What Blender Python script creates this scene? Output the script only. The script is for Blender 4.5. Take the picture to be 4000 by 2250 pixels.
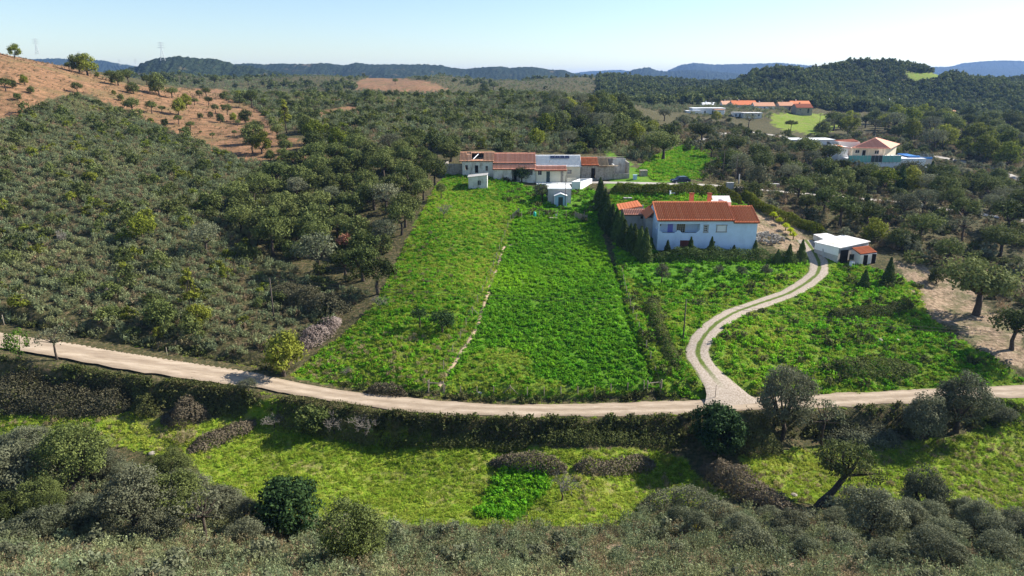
import bpy, math, random
import numpy as np
R = math.radians
scene = bpy.context.scene
for o in list(bpy.data.objects): bpy.data.objects.remove(o)
rng = np.random.default_rng(7)
random.seed(7)

# ---------------------------------------------------------------- camera, sky, sun
CAMZ = 38.0                      # metres above the dirt road
PITCH = R(17.0)
FD = 1717.5                      # focal length in units of the 2576 px wide picture
CX, CY = 1288.0, 724.5
CT, ST = math.cos(PITCH), math.sin(PITCH)
cam_d = bpy.data.cameras.new('camera'); cam = bpy.data.objects.new('camera', cam_d)
scene.collection.objects.link(cam); scene.camera = cam
cam_d.sensor_width = 36.0; cam_d.lens = 36.0 * FD / 2576.0
cam_d.clip_start = 0.5; cam_d.clip_end = 40000
cam.location = (0, 0, CAMZ); cam.rotation_euler = (R(90) - PITCH, 0, 0)

SUN_AZ = R(71); SUN_EL = R(36)   # azimuth measured from +Y towards +X
world = bpy.data.worlds.new('World'); scene.world = world; world.use_nodes = True
wn = world.node_tree.nodes; wl = world.node_tree.links
sky = wn.new('ShaderNodeTexSky'); sky.sky_type = 'NISHITA'; sky.sun_disc = False
sky.sun_elevation = SUN_EL; sky.sun_rotation = SUN_AZ; sky.altitude = 150
sky.air_density = 1.0; sky.dust_density = 0.3; sky.ozone_density = 3.0
bg = wn['Background']; bg.inputs['Strength'].default_value = 0.09
wl.new(sky.outputs[0], bg.inputs['Color'])
sd = bpy.data.lights.new('sun', 'SUN'); sd.energy = 5.0; sd.angle = R(0.5); sd.color = (1.0, 0.95, 0.86)
sun = bpy.data.objects.new('sun', sd); scene.collection.objects.link(sun)
sun.rotation_euler = (R(90) - SUN_EL, 0, -SUN_AZ + math.pi)
# lamp looks along its -Z: from the sun towards the scene
import mathutils
sdir = mathutils.Vector((math.sin(SUN_AZ)*math.cos(SUN_EL), math.cos(SUN_AZ)*math.cos(SUN_EL), math.sin(SUN_EL)))
sun.rotation_euler = sdir.to_track_quat('Z', 'Y').to_euler()
vs = scene.view_settings
vs.view_transform = 'Standard'; vs.look = 'None'; vs.gamma = 1.0; vs.use_curve_mapping = False
vs.exposure = 0.95
scene.cycles.max_bounces = 6; scene.cycles.transparent_max_bounces = 6
scene.cycles.diffuse_bounces = 3; scene.cycles.glossy_bounces = 2; scene.cycles.transmission_bounces = 3
scene.cycles.volume_bounces = 0
scene.cycles.use_denoising = True

# ---------------------------------------------------------------- material helpers
class NT:
    def __init__(s, name):
        s.m = bpy.data.materials.new(name); s.m.use_nodes = True
        s.t = s.m.node_tree; s.n = s.t.nodes; s.l = s.t.links
        s.b = s.n['Principled BSDF']; s.out = s.n['Material Output']
    def new(s, t, **k):
        n = s.n.new(t)
        for a, v in k.items(): setattr(n, a, v)
        return n
    def link(s, a, b): s.l.new(a, b)
    def noise(s, scale, detail=4, rough=0.6, coord='Object', dist=0.0, sc=None):
        c = s.new('ShaderNodeTexCoord'); n = s.new('ShaderNodeTexNoise')
        n.inputs['Scale'].default_value = scale; n.inputs['Detail'].default_value = detail
        n.inputs['Roughness'].default_value = rough; n.inputs['Distortion'].default_value = dist
        if sc:
            mp = s.new('ShaderNodeMapping'); mp.inputs['Scale'].default_value = sc
            s.link(c.outputs[coord], mp.inputs[0]); s.link(mp.outputs[0], n.inputs['Vector'])
        else: s.link(c.outputs[coord], n.inputs['Vector'])
        return n.outputs['Fac']
    def ramp(s, fac, stops):
        r = s.new('ShaderNodeValToRGB'); e = r.color_ramp.elements
        while len(e) < len(stops): e.new(0.5)
        for i, (p, c) in enumerate(stops):
            e[i].position = p; e[i].color = (*c, 1) if len(c) == 3 else c
        s.link(fac, r.inputs[0]); return r.outputs[0]
    def mix(s, fac, a, b, mode='MIX'):
        m = s.new('ShaderNodeMix', data_type='RGBA', blend_type=mode)
        if isinstance(fac, (int, float)): m.inputs[0].default_value = fac
        else: s.link(fac, m.inputs[0])
        for v, i in ((a, 6), (b, 7)):
            if isinstance(v, tuple): m.inputs[i].default_value = (*v, 1)
            else: s.link(v, m.inputs[i])
        return m.outputs[2]
    def math(s, op, a, b=0.0, clamp=False):
        m = s.new('ShaderNodeMath', operation=op, use_clamp=clamp)
        for v, i in ((a, 0), (b, 1)):
            if isinstance(v, (int, float)): m.inputs[i].default_value = v
            else: s.link(v, m.inputs[i])
        return m.outputs[0]
    def attr(s, name):
        a = s.new('ShaderNodeAttribute'); a.attribute_name = name; return a
    def bump(s, h, strength=0.5, dist=0.1):
        b = s.new('ShaderNodeBump'); b.inputs['Strength'].default_value = strength
        b.inputs['Distance'].default_value = dist; s.link(h, b.inputs['Height'])
        s.link(b.outputs[0], s.b.inputs['Normal']); return b
    def color(s, c):
        if isinstance(c, tuple): s.b.inputs['Base Color'].default_value = (*c, 1)
        else: s.link(c, s.b.inputs['Base Color'])
    def set(s, rough=0.8, spec=0.3, metal=0.0):
        s.b.inputs['Roughness'].default_value = rough
        s.b.inputs['Specular IOR Level'].default_value = spec
        s.b.inputs['Metallic'].default_value = metal
        return s.m

def simple_mat(name, col, var=0.15, scale=2.0, rough=0.8, spec=0.3, bump=0.0, metal=0.0, stain=None, stain_amt=0.5):
    t = NT(name)
    n = t.noise(scale, 5, 0.65)
    lo = tuple(max(0, c*(1-var)) for c in col); hi = tuple(min(1, c*(1+var)) for c in col)
    c = t.ramp(n, [(0.3, lo), (0.7, hi)])
    if stain:
        n2 = t.noise(scale*0.6, 6, 0.7, sc=(1, 1, 0.45))
        f = t.ramp(n2, [(0.5, (0, 0, 0)), (0.68, (stain_amt,)*3)])
        c = t.mix(f, c, stain)
    t.color(c)
    if bump: t.bump(t.noise(scale*6, 4), bump, 0.03)
    return t.set(rough, spec, metal)

def leaf_mat(name, dark, light, alt=None, trans=0.35, alt_amt=0.4, val=0.35):
    """foliage: per-leaf tint attribute, per-plant random; thin leaves let light through"""
    t = NT(name); g = 1.45; dark = tuple(x*g for x in dark); light = tuple(x*g for x in light); alt = tuple(x*g for x in alt) if alt else None
    ti = t.attr('tint').outputs['Fac']
    oi = t.new('ShaderNodeObjectInfo')
    c = t.mix(ti, dark, light)
    if alt:
        f = t.math('MULTIPLY', oi.outputs['Random'], alt_amt)
        c = t.mix(f, c, alt)
    r2 = t.math('FRACT', t.math('MULTIPLY', oi.outputs['Random'], 7.31))
    # plants of one kind differ from patch to patch
    pn = t.new('ShaderNodeTexNoise'); pn.inputs['Scale'].default_value = 0.045; pn.inputs['Detail'].default_value = 4.0; t.link(oi.outputs['Location'], pn.inputs['Vector'])
    pf = pn.outputs['Fac']
    if alt: c = t.mix(t.math('MULTIPLY', t.math('SUBTRACT', pf, 0.48, True), 2.6, True), c, alt)
    v = t.math('ADD', t.math('MULTIPLY', r2, val*2), 0.52 - val)
    v = t.math('ADD', v, pf)
    hsv = t.new('ShaderNodeHueSaturation'); t.link(c, hsv.inputs['Color']); t.link(v, hsv.inputs['Value'])
    c = hsv.outputs[0]
    t.color(c); t.set(0.75, 0.06)
    tr = t.new('ShaderNodeBsdfTranslucent'); t.link(c, tr.inputs['Color'])
    mx = t.new('ShaderNodeMixShader'); mx.inputs[0].default_value = trans
    t.link(t.b.outputs[0], mx.inputs[1]); t.link(tr.outputs[0], mx.inputs[2])
    t.link(mx.outputs[0], t.out.inputs['Surface'])
    return t.m

# ---------------------------------------------------------------- object helpers
COL = scene.collection
def tag(o, label=None, cat=None, group=None, kind=None):
    if label: o['label'] = label
    if cat: o['category'] = cat
    if group: o['group'] = group
    if kind: o['kind'] = kind
    return o
def empty(name, loc, rz=0, label=None, cat=None, group=None):
    o = bpy.data.objects.new(name, None); COL.objects.link(o)
    o.location = loc; o.rotation_euler = (0, 0, rz); o.empty_display_size = 0.5
    return tag(o, label, cat, group)
def mesh_np(name, V, F, smooth=False, attrs=None):
    """V (n,3) float, F (m,k) int -> mesh"""
    V = np.asarray(V, np.float32); F = np.asarray(F, np.int32)
    me = bpy.data.meshes.new(name); n, m, k = len(V), len(F), F.shape[1]
    me.vertices.add(n); me.vertices.foreach_set('co', V.ravel())
    me.loops.add(m*k); me.loops.foreach_set('vertex_index', F.ravel())
    me.polygons.add(m); me.polygons.foreach_set('loop_start', np.arange(0, m*k, k, dtype=np.int32))
    if smooth: me.polygons.foreach_set('use_smooth', np.ones(m, bool))
    for an, (typ, arr) in (attrs or {}).items():
        a = me.attributes.new(an, typ, 'POINT')
        a.data.foreach_set('color' if typ == 'FLOAT_COLOR' else 'vector' if typ == 'FLOAT_VECTOR' else 'value', np.ascontiguousarray(arr).ravel())
    me.update(calc_edges=True); me.validate()
    return me
def obj(name, me, mat=None, parent=None, link=True):
    o = bpy.data.objects.new(name, me)
    if mat is not None and not me.materials: me.materials.append(mat)
    if link: COL.objects.link(o)
    if parent is not None: o.parent = parent
    return o
class MB:
    """collects boxes, prisms, tubes; build() links ONE mesh object"""
    def __init__(s): s.v = []; s.f = []
    def add(s, vs, fs):
        b = len(s.v); s.v += [tuple(map(float, p)) for p in vs]; s.f += [tuple(b+i for i in f) for f in fs]; return s
    def box(s, x0, x1, y0, y1, z0, z1):
        return s.add([(x0,y0,z0),(x1,y0,z0),(x1,y1,z0),(x0,y1,z0),(x0,y0,z1),(x1,y0,z1),(x1,y1,z1),(x0,y1,z1)],
                     [(3,2,1,0),(4,5,6,7),(0,1,5,4),(1,2,6,5),(2,3,7,6),(3,0,4,7)])
    def slab(s, p, n, th):
        """polygon p (list of 3D), extruded by th along n"""
        k = len(p); q = [tuple(a[i]+n[i]*th for i in range(3)) for a in p]
        return s.add(list(p)+q, [tuple(range(k))[::-1], tuple(range(k, 2*k))] + [(i, (i+1) % k, k+(i+1) % k, k+i) for i in range(k)])
    def tube(s, pts, rad, n=6, cap=True):
        pts = [mathutils.Vector(p) for p in pts]; rings = []
        if isinstance(rad, (int, float)): rad = [rad]*len(pts)
        for i, p in enumerate(pts):
            d = (pts[min(i+1, len(pts)-1)] - pts[max(i-1, 0)]).normalized()
            a = d.cross(mathutils.Vector((0.31, 0.95, 0.1)));
            if a.length < 1e-3: a = d.cross(mathutils.Vector((1, 0, 0)))
            a.normalize(); b = d.cross(a)
            rings.append([p + (a*math.cos(t*2*math.pi/n) + b*math.sin(t*2*math.pi/n))*rad[i] for t in range(n)])
        base = len(s.v)
        for r in rings: s.v += [tuple(q) for q in r]
        for i in range(len(rings)-1):
            for j in range(n):
                s.f.append((base+i*n+j, base+i*n+(j+1) % n, base+(i+1)*n+(j+1) % n, base+(i+1)*n+j))
        if cap:
            s.f.append(tuple(base+j for j in range(n))[::-1]); s.f.append(tuple(base+(len(rings)-1)*n+j for j in range(n)))
        return s
    def mesh(s, name, smooth=False):
        me = bpy.data.meshes.new(name); me.from_pydata(s.v, [], s.f)
        if smooth: me.polygons.foreach_set('use_smooth', [True]*len(me.polygons))
        me.update(); return me
    def build(s, name, mat, parent=None, smooth=False):
        return obj(name, s.mesh(name, smooth), mat, parent)

# ---------------------------------------------------------------- value noise
_P = np.random.default_rng(3).random((256, 256))
def vnoise(x, y):
    xi = np.floor(x).astype(int); yi = np.floor(y).astype(int); fx = x-xi; fy = y-yi
    fx = fx*fx*(3-2*fx); fy = fy*fy*(3-2*fy)
    g = lambda a, b: _P[a & 255, b & 255]
    return (g(xi, yi)*(1-fx)+g(xi+1, yi)*fx)*(1-fy) + (g(xi, yi+1)*(1-fx)+g(xi+1, yi+1)*fx)*fy
def fbm(x, y, oct=4):
    s = 0; a = 0.5
    for i in range(oct): s = s + a*(vnoise(x*2**i+17*i, y*2**i+31*i)-0.5); a *= 0.5
    return s*2

# ---------------------------------------------------------------- terrain heights
# a pixel gives a direction: phi = X/Y and slope = drop/Y; Y (metres ahead) comes from what stands there
def ray(px, py):
    u = (np.asarray(px, float)-CX)/FD; v = (CY-np.asarray(py, float))/FD
    den = CT+v*ST
    return u/den, (ST-v*CT)/den
S = 2576/4000.
ctrl = []                                       # (phi, lnY, drop)
def cp(px, py, Y):
    ph, k = ray(px*S, py*S); ctrl.append((float(ph), math.log(Y), float(k)*Y))
def ce(px, Y, drop): ctrl.append((float((px*S-CX)/FD/1.02), math.log(Y), drop))
for px in (0, 1000, 2000, 3000, 4000):
    cp(px, 2250, 37); cp(px, 2130, 47); cp(px, 2000, 58)
    ce(px, 15, 17); ce(px, 26, 24.5)
for px, py, Y in [(300,1880,64),(1200,1900,63),(2000,1900,63),(3000,1900,63),(4000,1900,63.5),(1200,1800,68.3),(2000,1800,68.3),(3500,1800,68.5),
    (0,1640,75),(500,1650,74.3),(1000,1680,73.6),(1500,1740,71.5),(2000,1760,70),(2600,1760,70),(3200,1740,71.3),(4000,1740,71.8),
    (0,1340,85.8),(500,1405,83.7),(1000,1480,80.9),(1500,1552,77.6),(2200,1603,74.1),(2900,1580,75.6),(3300,1550,77.8),(4000,1525,79.6),
    (0,1200,94),(500,1270,92),(1000,1300,92),(1600,1520,78.5),(2000,1550,76.3),(2560,1540,76.8),(2000,1300,91.5),(2000,1100,108),(2000,960,124),(2100,830,140),
    (1400,1300,91),(1500,1100,107),(1700,900,130),(1850,740,155),(1800,690,165),(2100,715,165),(2400,690,168),
    (1900,600,190),(2000,560,210),(2000,480,265),(2000,400,330),(2000,375,360),
    (1300,480,240),(1300,390,340),(1000,450,262),(1000,385,380),(500,312,330),(250,262,295),(0,215,262),(0,340,215),(300,400,225),(0,480,190),(300,550,185),(600,500,215),(850,560,205),
    (0,700,150),(500,700,152),(0,1000,115),(500,900,125),(500,1150,100.5),(0,1150,99),(1000,700,167),(1300,900,137),(1100,1150,106),(1000,560,203),
    (2500,560,220),(2600,620,200),(2700,560,238),(2400,450,300),(2300,370,400),(2600,420,420),(2800,520,300),(3000,540,272),(3160,575,262),(3400,645,222),(3400,720,190),(3700,650,230),
    (3900,700,213),(3900,550,300),(3700,500,340),(3100,480,370),(2900,430,420),(3200,430,440),(3400,420,480),(3900,470,450),
    (3000,285,640),(3250,272,680),(3400,266,700),(3600,285,720),(3800,297,680),(4000,325,640),(3300,340,580),(3700,380,560),(3000,350,570),
    (2400,300,900),(2600,335,800),(2750,372,600),(2900,320,600),
    (3000,1180,102),(2750,1350,87),(3200,1050,116),(3350,1030,119),(2950,985,122.5),(2560,985,121),(3700,1200,104),(3700,1400,86.5),(3900,1100,114),(3200,1400,85.5),(3200,1300,93),
    (3500,1480,82),(3600,1000,122),(3800,900,139),(3500,850,146),(3200,775,160),(2850,735,162),(3600,835,151),(3950,855,150),(3950,760,190),(2700,800,139),(2600,735,154),
    (1500,330,600),(1000,335,600),(700,305,700),(1700,312,750)]: cp(px, py, Y)
for px, Y, d in [(2000,480,15),(0,420,6),(500,480,6),(1300,460,13),(2300,520,17),(3300,900,14),(3900,850,16),(2900,800,10),(1000,480,10)]: ce(px, Y, d)
for px in (-500, 700, 2000, 3300, 4500):
    for Y, d in ((1100, 26 if px < 3000 else 20), (1700, 42), (3000, 52), (12000, 70)): ce(px, Y, d)
for px in (-800,):
    for Y, d in ((37,31),(60,40),(75,38),(86,33),(100,29),(150,17),(215,2),(262,-12),(420,2),(700,16)): ce(px, Y, d)
for px in (4800,):
    for Y, d in ((37,31),(60,41),(75,41),(82,38),(100,35.5),(150,31),(215,30),(300,27),(450,25),(640,8),(720,4),(900,18)): ce(px, Y, d)
C = np.array(ctrl)
def _tps_k(r2): return np.where(r2 > 1e-12, 0.5*r2*np.log(np.maximum(r2, 1e-12)), 0)
SC = np.array([1.6, 1.0])                       # weight angle against log distance
A = C[:, :2]*SC; n = len(A)
d2 = ((A[:, None]-A[None])**2).sum(-1)
K = _tps_k(d2)+np.eye(n)*2e-4
Pm = np.c_[np.ones(n), A]
M = np.block([[K, Pm], [Pm.T, np.zeros((3, 3))]])
W = np.linalg.solve(M, np.r_[C[:, 2]/np.exp(C[:, 1]), np.zeros(3)])   # interpolate drop/Y (the view slope)
def tps(ph, ly):
    q = np.stack([ph, ly], -1)*SC; out = np.empty(q.shape[0])
    for i in range(0, len(q), 20000):
        p = q[i:i+20000]; r2 = ((p[:, None]-A[None])**2).sum(-1)
        out[i:i+20000] = _tps_k(r2)@W[:n] + W[n] + p@W[n+1:]
    return out
NPH = 680
PH = np.linspace(-1.05, 1.05, NPH)
LY = np.r_[np.arange(math.log(15), math.log(42), 0.012), np.arange(math.log(42), math.log(180), 0.0062), np.arange(math.log(180), math.log(500), 0.009), np.arange(math.log(500), math.log(11500), 0.025)]
NLY = len(LY); YV = np.exp(LY)
# coarse evaluation then bilinear refinement keeps the script quick
cph = np.linspace(-1.05, 1.05, 110); cly = np.linspace(LY[0], LY[-1], 320)
g0, g1 = np.meshgrid(cph, cly)
kc = tps(g0.ravel(), g1.ravel()).reshape(g0.shape)
def bil(G, gx, gy, x, y):
    ix = np.clip(np.searchsorted(gx, x, 'right')-1, 0, len(gx)-2); iy = np.clip(np.searchsorted(gy, y, 'right')-1, 0, len(gy)-2)
    fx = np.clip((x-gx[ix])/(gx[ix+1]-gx[ix]), 0, 1); fy = np.clip((y-gy[iy])/(gy[iy+1]-gy[iy]), 0, 1)
    return (G[iy, ix]*(1-fx)+G[iy, ix+1]*fx)*(1-fy)+(G[iy+1, ix]*(1-fx)+G[iy+1, ix+1]*fx)*fy
GP, GL = np.meshgrid(PH, LY)
GY = np.exp(GL); GX = GP*GY
KG = bil(kc, cph, cly, GP.ravel(), GL.ravel()).reshape(GP.shape)
ZG = CAMZ-KG*GY
# relief: small hummocks near, gullies and knolls on the far hills
ZG += 0.22*fbm(GX/3.1, GY/3.1, 3)*np.clip((GY-20)/30, 0, 1) + 0.5*fbm(GX/13, GY/13, 3)
ZG += np.clip((GY-170)/250, 0, 1)*(5.0*fbm(GX/70, GY/70, 4)) + np.clip((GY-470)/80, 0, 1)*np.clip((900-GY)/150, 0, 1)*np.clip((GX-100)/100, 0, 1)*13*fbm(GX/95+3, GY/240, 3) + np.clip((GY-500)/900, 0, 1)*16*fbm(GX/260, GY/260, 4)

def ground_xy(X, Y):
    X = np.atleast_1d(np.asarray(X, float)); Y = np.atleast_1d(np.asarray(Y, float))
    return bil(ZG, PH, LY, X/Y, np.log(np.maximum(Y, 1e-3)))
def gz(x, y): return float(ground_xy(x, y)[0])
def pix(px, py, far=1e9):
    """picture pixel (2576 wide) -> first ground point along its ray"""
    ph, k = ray(px, py)
    ph = np.clip(ph, -1.049, 1.049)
    j = min(max(int(np.searchsorted(PH, ph)-1), 0), NPH-2); f = (ph-PH[j])/(PH[j+1]-PH[j])
    z = ZG[:, j]*(1-f)+ZG[:, j+1]*f
    kk = (CAMZ-z)/YV
    hit = np.nonzero((kk <= k) & (YV > 24))[0]
    i = int(hit[0]) if len(hit) else NLY-1
    if i > 0 and kk[i-1] > k:
        t = (kk[i-1]-k)/(kk[i-1]-kk[i]); Y = YV[i-1]+(YV[i]-YV[i-1])*t
    else: Y = YV[i]
    return (float(ph*Y), float(Y), gz(ph*Y, Y))
def at(px, py, Y):
    """picture pixel at a known distance Y ahead"""
    ph, k = ray(px, py); return (float(ph*Y), float(Y), float(CAMZ-k*Y))
def topix(X, Y, Z):
    dz = CAMZ-np.asarray(Z, float); X = np.asarray(X, float); Y = np.asarray(Y, float)
    a = Y*CT+dz*ST; up = Y*ST-dz*CT
    return CX+FD*X/a, CY-FD*up/a
def depth(p): return p[1]*CT+(CAMZ-p[2])*ST
def inpoly(px, py, poly):
    px = np.asarray(px); py = np.asarray(py); c = np.zeros(px.shape, bool); n = len(poly)
    for i in range(n):
        x0, y0 = poly[i]; x1, y1 = poly[(i+1) % n]
        if y0 == y1: continue
        cond = ((y0 > py) != (y1 > py)) & (px < (x1-x0)*(py-y0)/(y1-y0)+x0)
        c ^= cond
    return c
def resample(pts, step):
    P = np.array(pts, float); d = np.r_[0, np.cumsum(np.linalg.norm(np.diff(P[:, :2], axis=0), axis=1))]
    m = max(2, int(d[-1]/step)+1); t = np.linspace(0, d[-1], m)
    return np.stack([np.interp(t, d, P[:, i]) for i in range(P.shape[1])], 1)
def smooth_line(P, it=6):
    P = P.copy()
    for _ in range(it): P[1:-1] = 0.25*P[:-2]+0.5*P[1:-1]+0.25*P[2:]
    return P

# ---------------------------------------------------------------- roads, laid from their edges in the picture
def road_from_edges(up, lo, step=0.8, it=14):
    U = resample([pix(*p) for p in up], step); L = resample([pix(*p) for p in lo], step)
    m = max(len(U), len(L)); t = np.linspace(0, 1, m)
    U = np.stack([np.interp(t, np.linspace(0, 1, len(U)), U[:, i]) for i in range(3)], 1)
    L = np.stack([np.interp(t, np.linspace(0, 1, len(L)), L[:, i]) for i in range(3)], 1)
    U = smooth_line(U, it); L = smooth_line(L, it)
    return U, L
def road_from_center(pts, width, step=0.8, it=14, flare=0.0):
    P = smooth_line(resample([pix(*p) for p in pts], step), it)
    d = np.gradient(P[:, :2], axis=0); d /= np.linalg.norm(d, axis=1)[:, None]
    nrm = np.stack([-d[:, 1], d[:, 0]], 1)
    width = (width*(1+flare*np.exp(-np.arange(len(P))*step/2.6)))[:, None]
    U = P.copy(); L = P.copy(); U[:, :2] += nrm*width/2; L[:, :2] -= nrm*width/2
    return U, L
def flatten(U, L, blend=1.6, cut=0.07, zsmooth=30, own=False):
    """level the terrain under a road and blend to the banks"""
    global ZG
    Cn = (U+L)/2; hw = np.linalg.norm(U[:, :2]-L[:, :2], axis=1)/2
    z = Cn[:, 2].copy() if own else ground_xy(Cn[:, 0], Cn[:, 1])
    z = smooth_line(np.stack([z, z, z], 1), zsmooth)[:, 0]
    U[:, 2] = z; L[:, 2] = z
    x0, x1 = Cn[:, 0].min()-8, Cn[:, 0].max()+8; y0, y1 = Cn[:, 1].min()-8, Cn[:, 1].max()+8
    m = (GX > x0) & (GX < x1) & (GY > y0) & (GY < y1)
    idx = np.nonzero(m.ravel())[0]; gx = GX.ravel()[idx]; gy = GY.ravel()[idx]; zz = ZG.ravel()
    for i in range(0, len(idx), 20000):
        s = slice(i, i+20000)
        d = np.hypot(gx[s, None]-Cn[None, :, 0], gy[s, None]-Cn[None, :, 1])
        k = d.argmin(1); dd = d[np.arange(len(k)), k]-hw[k]
        w = np.clip(1-(dd-0.45)/blend, 0, 1); w = w*w*(3-2*w)
        zz[idx[s]] = zz[idx[s]]*(1-w)+(z[k]-cut)*w
    ZG = zz.reshape(GX.shape)
ROADS = []
def strip(name, U, L, mat, nx=10, lift=0.0, crown=0.05, wob=0.25, attrs=True):
    m = len(U); t = np.linspace(0, 1, nx)
    d = np.hypot(*(U-L)[:, :2].T)
    wu = wob*fbm(np.arange(m)/3.0, np.zeros(m)+3.3, 3); wv = wob*fbm(np.arange(m)/3.0, np.zeros(m)+9.1, 3)
    V = []; TT = []
    for j, tt in enumerate(t):
        p = L+(U-L)*tt
        e = (L-U)/np.maximum(d, .01)[:, None]
        p = p + e*((wv*(1-tt)+wu*tt)*(abs(tt-.5)*2))[:, None]
        p[:, 2] += lift+crown*(1-(2*tt-1)**2) - (0.06 if j in (0, nx-1) else 0)
        V.append(p); TT.append(np.full(m, tt))
    V = np.stack(V, 1).reshape(-1, 3); TT = np.stack(TT, 1).ravel()
    I = np.arange(m*nx).reshape(m, nx)
    F = np.stack([I[:-1, :-1], I[:-1, 1:], I[1:, 1:], I[1:, :-1]], -1).reshape(-1, 4)[:, ::-1]
    S_ = np.repeat(np.arange(m)*0.8, nx)
    o = obj(name, mesh_np(name, V, F, True, {'across': ('FLOAT', TT.astype(np.float32)), 'along': ('FLOAT', S_.astype(np.float32))}), mat)
    return tag(o, kind='structure')
up_e = [(-160,803),(0,830),(161,853),(322,881),(500,910),(644,935),(769,966),(894,986),(1019,999.6),(1144,1011),(1288,1017),(1463,1017),(1613,1011),(1738,1006),(1838,1001),(1960,996),(2107,989.6),(2332,978.4),(2482,973),(2576,968),(2750,962)]
lo_e = [(-160,850),(0,874.6),(161,901),(322,931),(500,956),(644,976),(769,998),(894,1019.6),(1019,1036),(1144,1044.6),(1288,1048.4),(1463,1048),(1613,1044.6),(1738,1042),(1838,1036),(1960,1030),(2107,1022),(2332,1012),(2482,1002),(2576,999.6),(2750,993)]
def road_drop(px): return np.interp(px, [-160, 0, 322, 644, 966, 1300, 2700], [33.4, 34.0, 35.5, 37.0, 37.9, 38.0, 38.0])
def edge_on_plane(e):
    out = []
    for p in e:
        ph, k = ray(*p); d = float(road_drop(p[0])); out.append((float(ph)*d/float(k), d/float(k), CAMZ-d))
    return resample(out, 0.8)
def match(U, L, it=14):
    m = max(len(U), len(L)); t = np.linspace(0, 1, m); f = lambda Q: smooth_line(np.stack([np.interp(t, np.linspace(0, 1, len(Q)), Q[:, i]) for i in range(3)], 1), it)
    return f(U), f(L)
main_road = match(edge_on_plane(up_e), edge_on_plane(lo_e))
track_c = [(1846,1022),(1818,975),(1785,938),(1757,905),(1751,882),(1763,856),(1793,820),(1850,785),(1932,757),(1980,741),(2022,717),(2057,691),(2063,668),(2052,640),(2036,618),(2026,604)]
track = road_from_center(track_c, 3.3, 0.6, 10, 1.5)
lane = road_from_center([(1470,458),(1563,459),(1690,462),(1805,466),(1932,478),(1994,484),(2052,489),(2140,497),(2219,504),(2282,510),(2344,520),(2457,536),(2544,550),(2640,563)], 3.4, 1.0)
far_lane = road_from_center([(1735,360),(1775,352),(1810,336),(1853,326),(1900,333),(1950,340),(2000,345),(2100,352)], 4.5, 2.0)
side_lane = road_from_center([(2350,392),(2382,398),(2430,406),(2469,415),(2497,424),(2532,438),(2576,455),(2640,478)], 4.2, 2.0)
for r, bl in ((lane, 2.2), (far_lane, 3.0), (side_lane, 3.0), (track, 1.6)): flatten(*r, blend=bl)
flatten(*main_road, blend=1.5, own=True)

def ditch(pts, w, d):
    global ZG
    P = resample([pix(*p) for p in pts], .4); m = (GX > P[:, 0].min()-4) & (GX < P[:, 0].max()+4) & (GY > P[:, 1].min()-4) & (GY < P[:, 1].max()+4)
    dd = np.hypot(GX[m][:, None]-P[None, :, 0], GY[m][:, None]-P[None, :, 1]).min(1); z = ZG.copy(); z[m] -= d*np.exp(-(dd/w)**2); ZG = z
ditch([(1540,650),(1560,730),(1580,800),(1612,880),(1655,985)], .55, .7)
ditch([(1600,740),(1625,790),(1650,850),(1680,910)], .6, .6)
# level pads for the buildings (px polygon centre, half sizes in metres, Y plane)
def pad(x0, x1, y0, y1, z, blend=2.0):
    global ZG
    dx = np.maximum(np.maximum(x0-GX, GX-x1), 0); dy = np.maximum(np.maximum(y0-GY, GY-y1), 0)
    w = np.clip(1-np.hypot(dx, dy)/blend, 0, 1); w = w*w*(3-2*w)
    ZG = ZG*(1-w)+z*w
# ---------------------------------------------------------------- ground cover zones (outlines read in the picture, laid on the terrain)
Z_FIELD = [(1118,965),(1160,895),(1210,800),(1255,670),(1280,600),(1292,552),(1420,545),(1500,560),(1535,660),(1572,760),(1640,975),(1600,990),(1400,1003),(1250,1003),(1110,990)]
Z_LEFT = [(735,948),(800,890),(880,830),(950,760),(995,665),(1050,560),(1095,470),(1135,432),(1240,445),(1330,470),(1292,555),(1268,620),(1205,800),(1118,955),(1095,985),(960,985),(830,965)]
Z_UPPER = [(1240,445),(1330,470),(1480,470),(1530,500),(1510,560),(1420,560),(1292,560)]
Z_LAWN = [(1538,482),(1830,492),(1880,520),(1850,540),(1640,545),(1570,560),(1538,520)]
Z_BANK = [(1545,640),(1600,715),(1750,735),(1960,690),(2080,650),(2140,660),(2250,690),(2310,720),(2330,790),(2400,850),(2500,900),(2570,950),(2576,970),(2110,992),(1900,995),(1760,1005),(1655,990),(1600,860),(1570,760)]
Z_SLOPE = [(1530,520),(1640,560),(1650,640),(1960,655),(2060,655),(2080,650),(1960,690),(1750,735),(1600,715),(1545,640)]
Z_GARDEN = [(1490,350),(1600,420),(1700,440),(1760,470),(1520,470),(1560,420)]
Z_GULLY = [(1640,395),(1720,365),(1790,372),(1830,420),(1760,450),(1650,455),(1600,430)]
Z_VALLEY = [(0,1045),(250,1050),(330,1035),(500,1070),(640,1010),(700,1002),(1020,1090),(1250,1120),(1480,1130),(1640,1125),(1720,1155),(1740,1190),(1830,1245),(1700,1290),(1560,1320),(1300,1330),(990,1320),(800,1310),(640,1285),(540,1230),(480,1170),(300,1120),(0,1140)]
Z_VALLEY2 = [(1860,1150),(2000,1130),(2130,1125),(2260,1110),(2400,1100),(2576,1065),(2700,1060),(2700,1380),(2576,1340),(2400,1270),(2230,1270),(2010,1265),(1900,1230)]
Z_VERGE = [(2480,1005),(2640,1000),(2640,1090),(2450,1090)]
Z_RED = [(-60,120),(60,140),(180,168),(260,195),(350,216),(450,222),(560,224),(640,268),(690,320),(700,350),(640,372),(600,395),(520,380),(430,330),(375,312),(330,285),(280,262),(235,240),(190,236),(120,246),(60,282),(0,315),(-60,340)]
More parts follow.
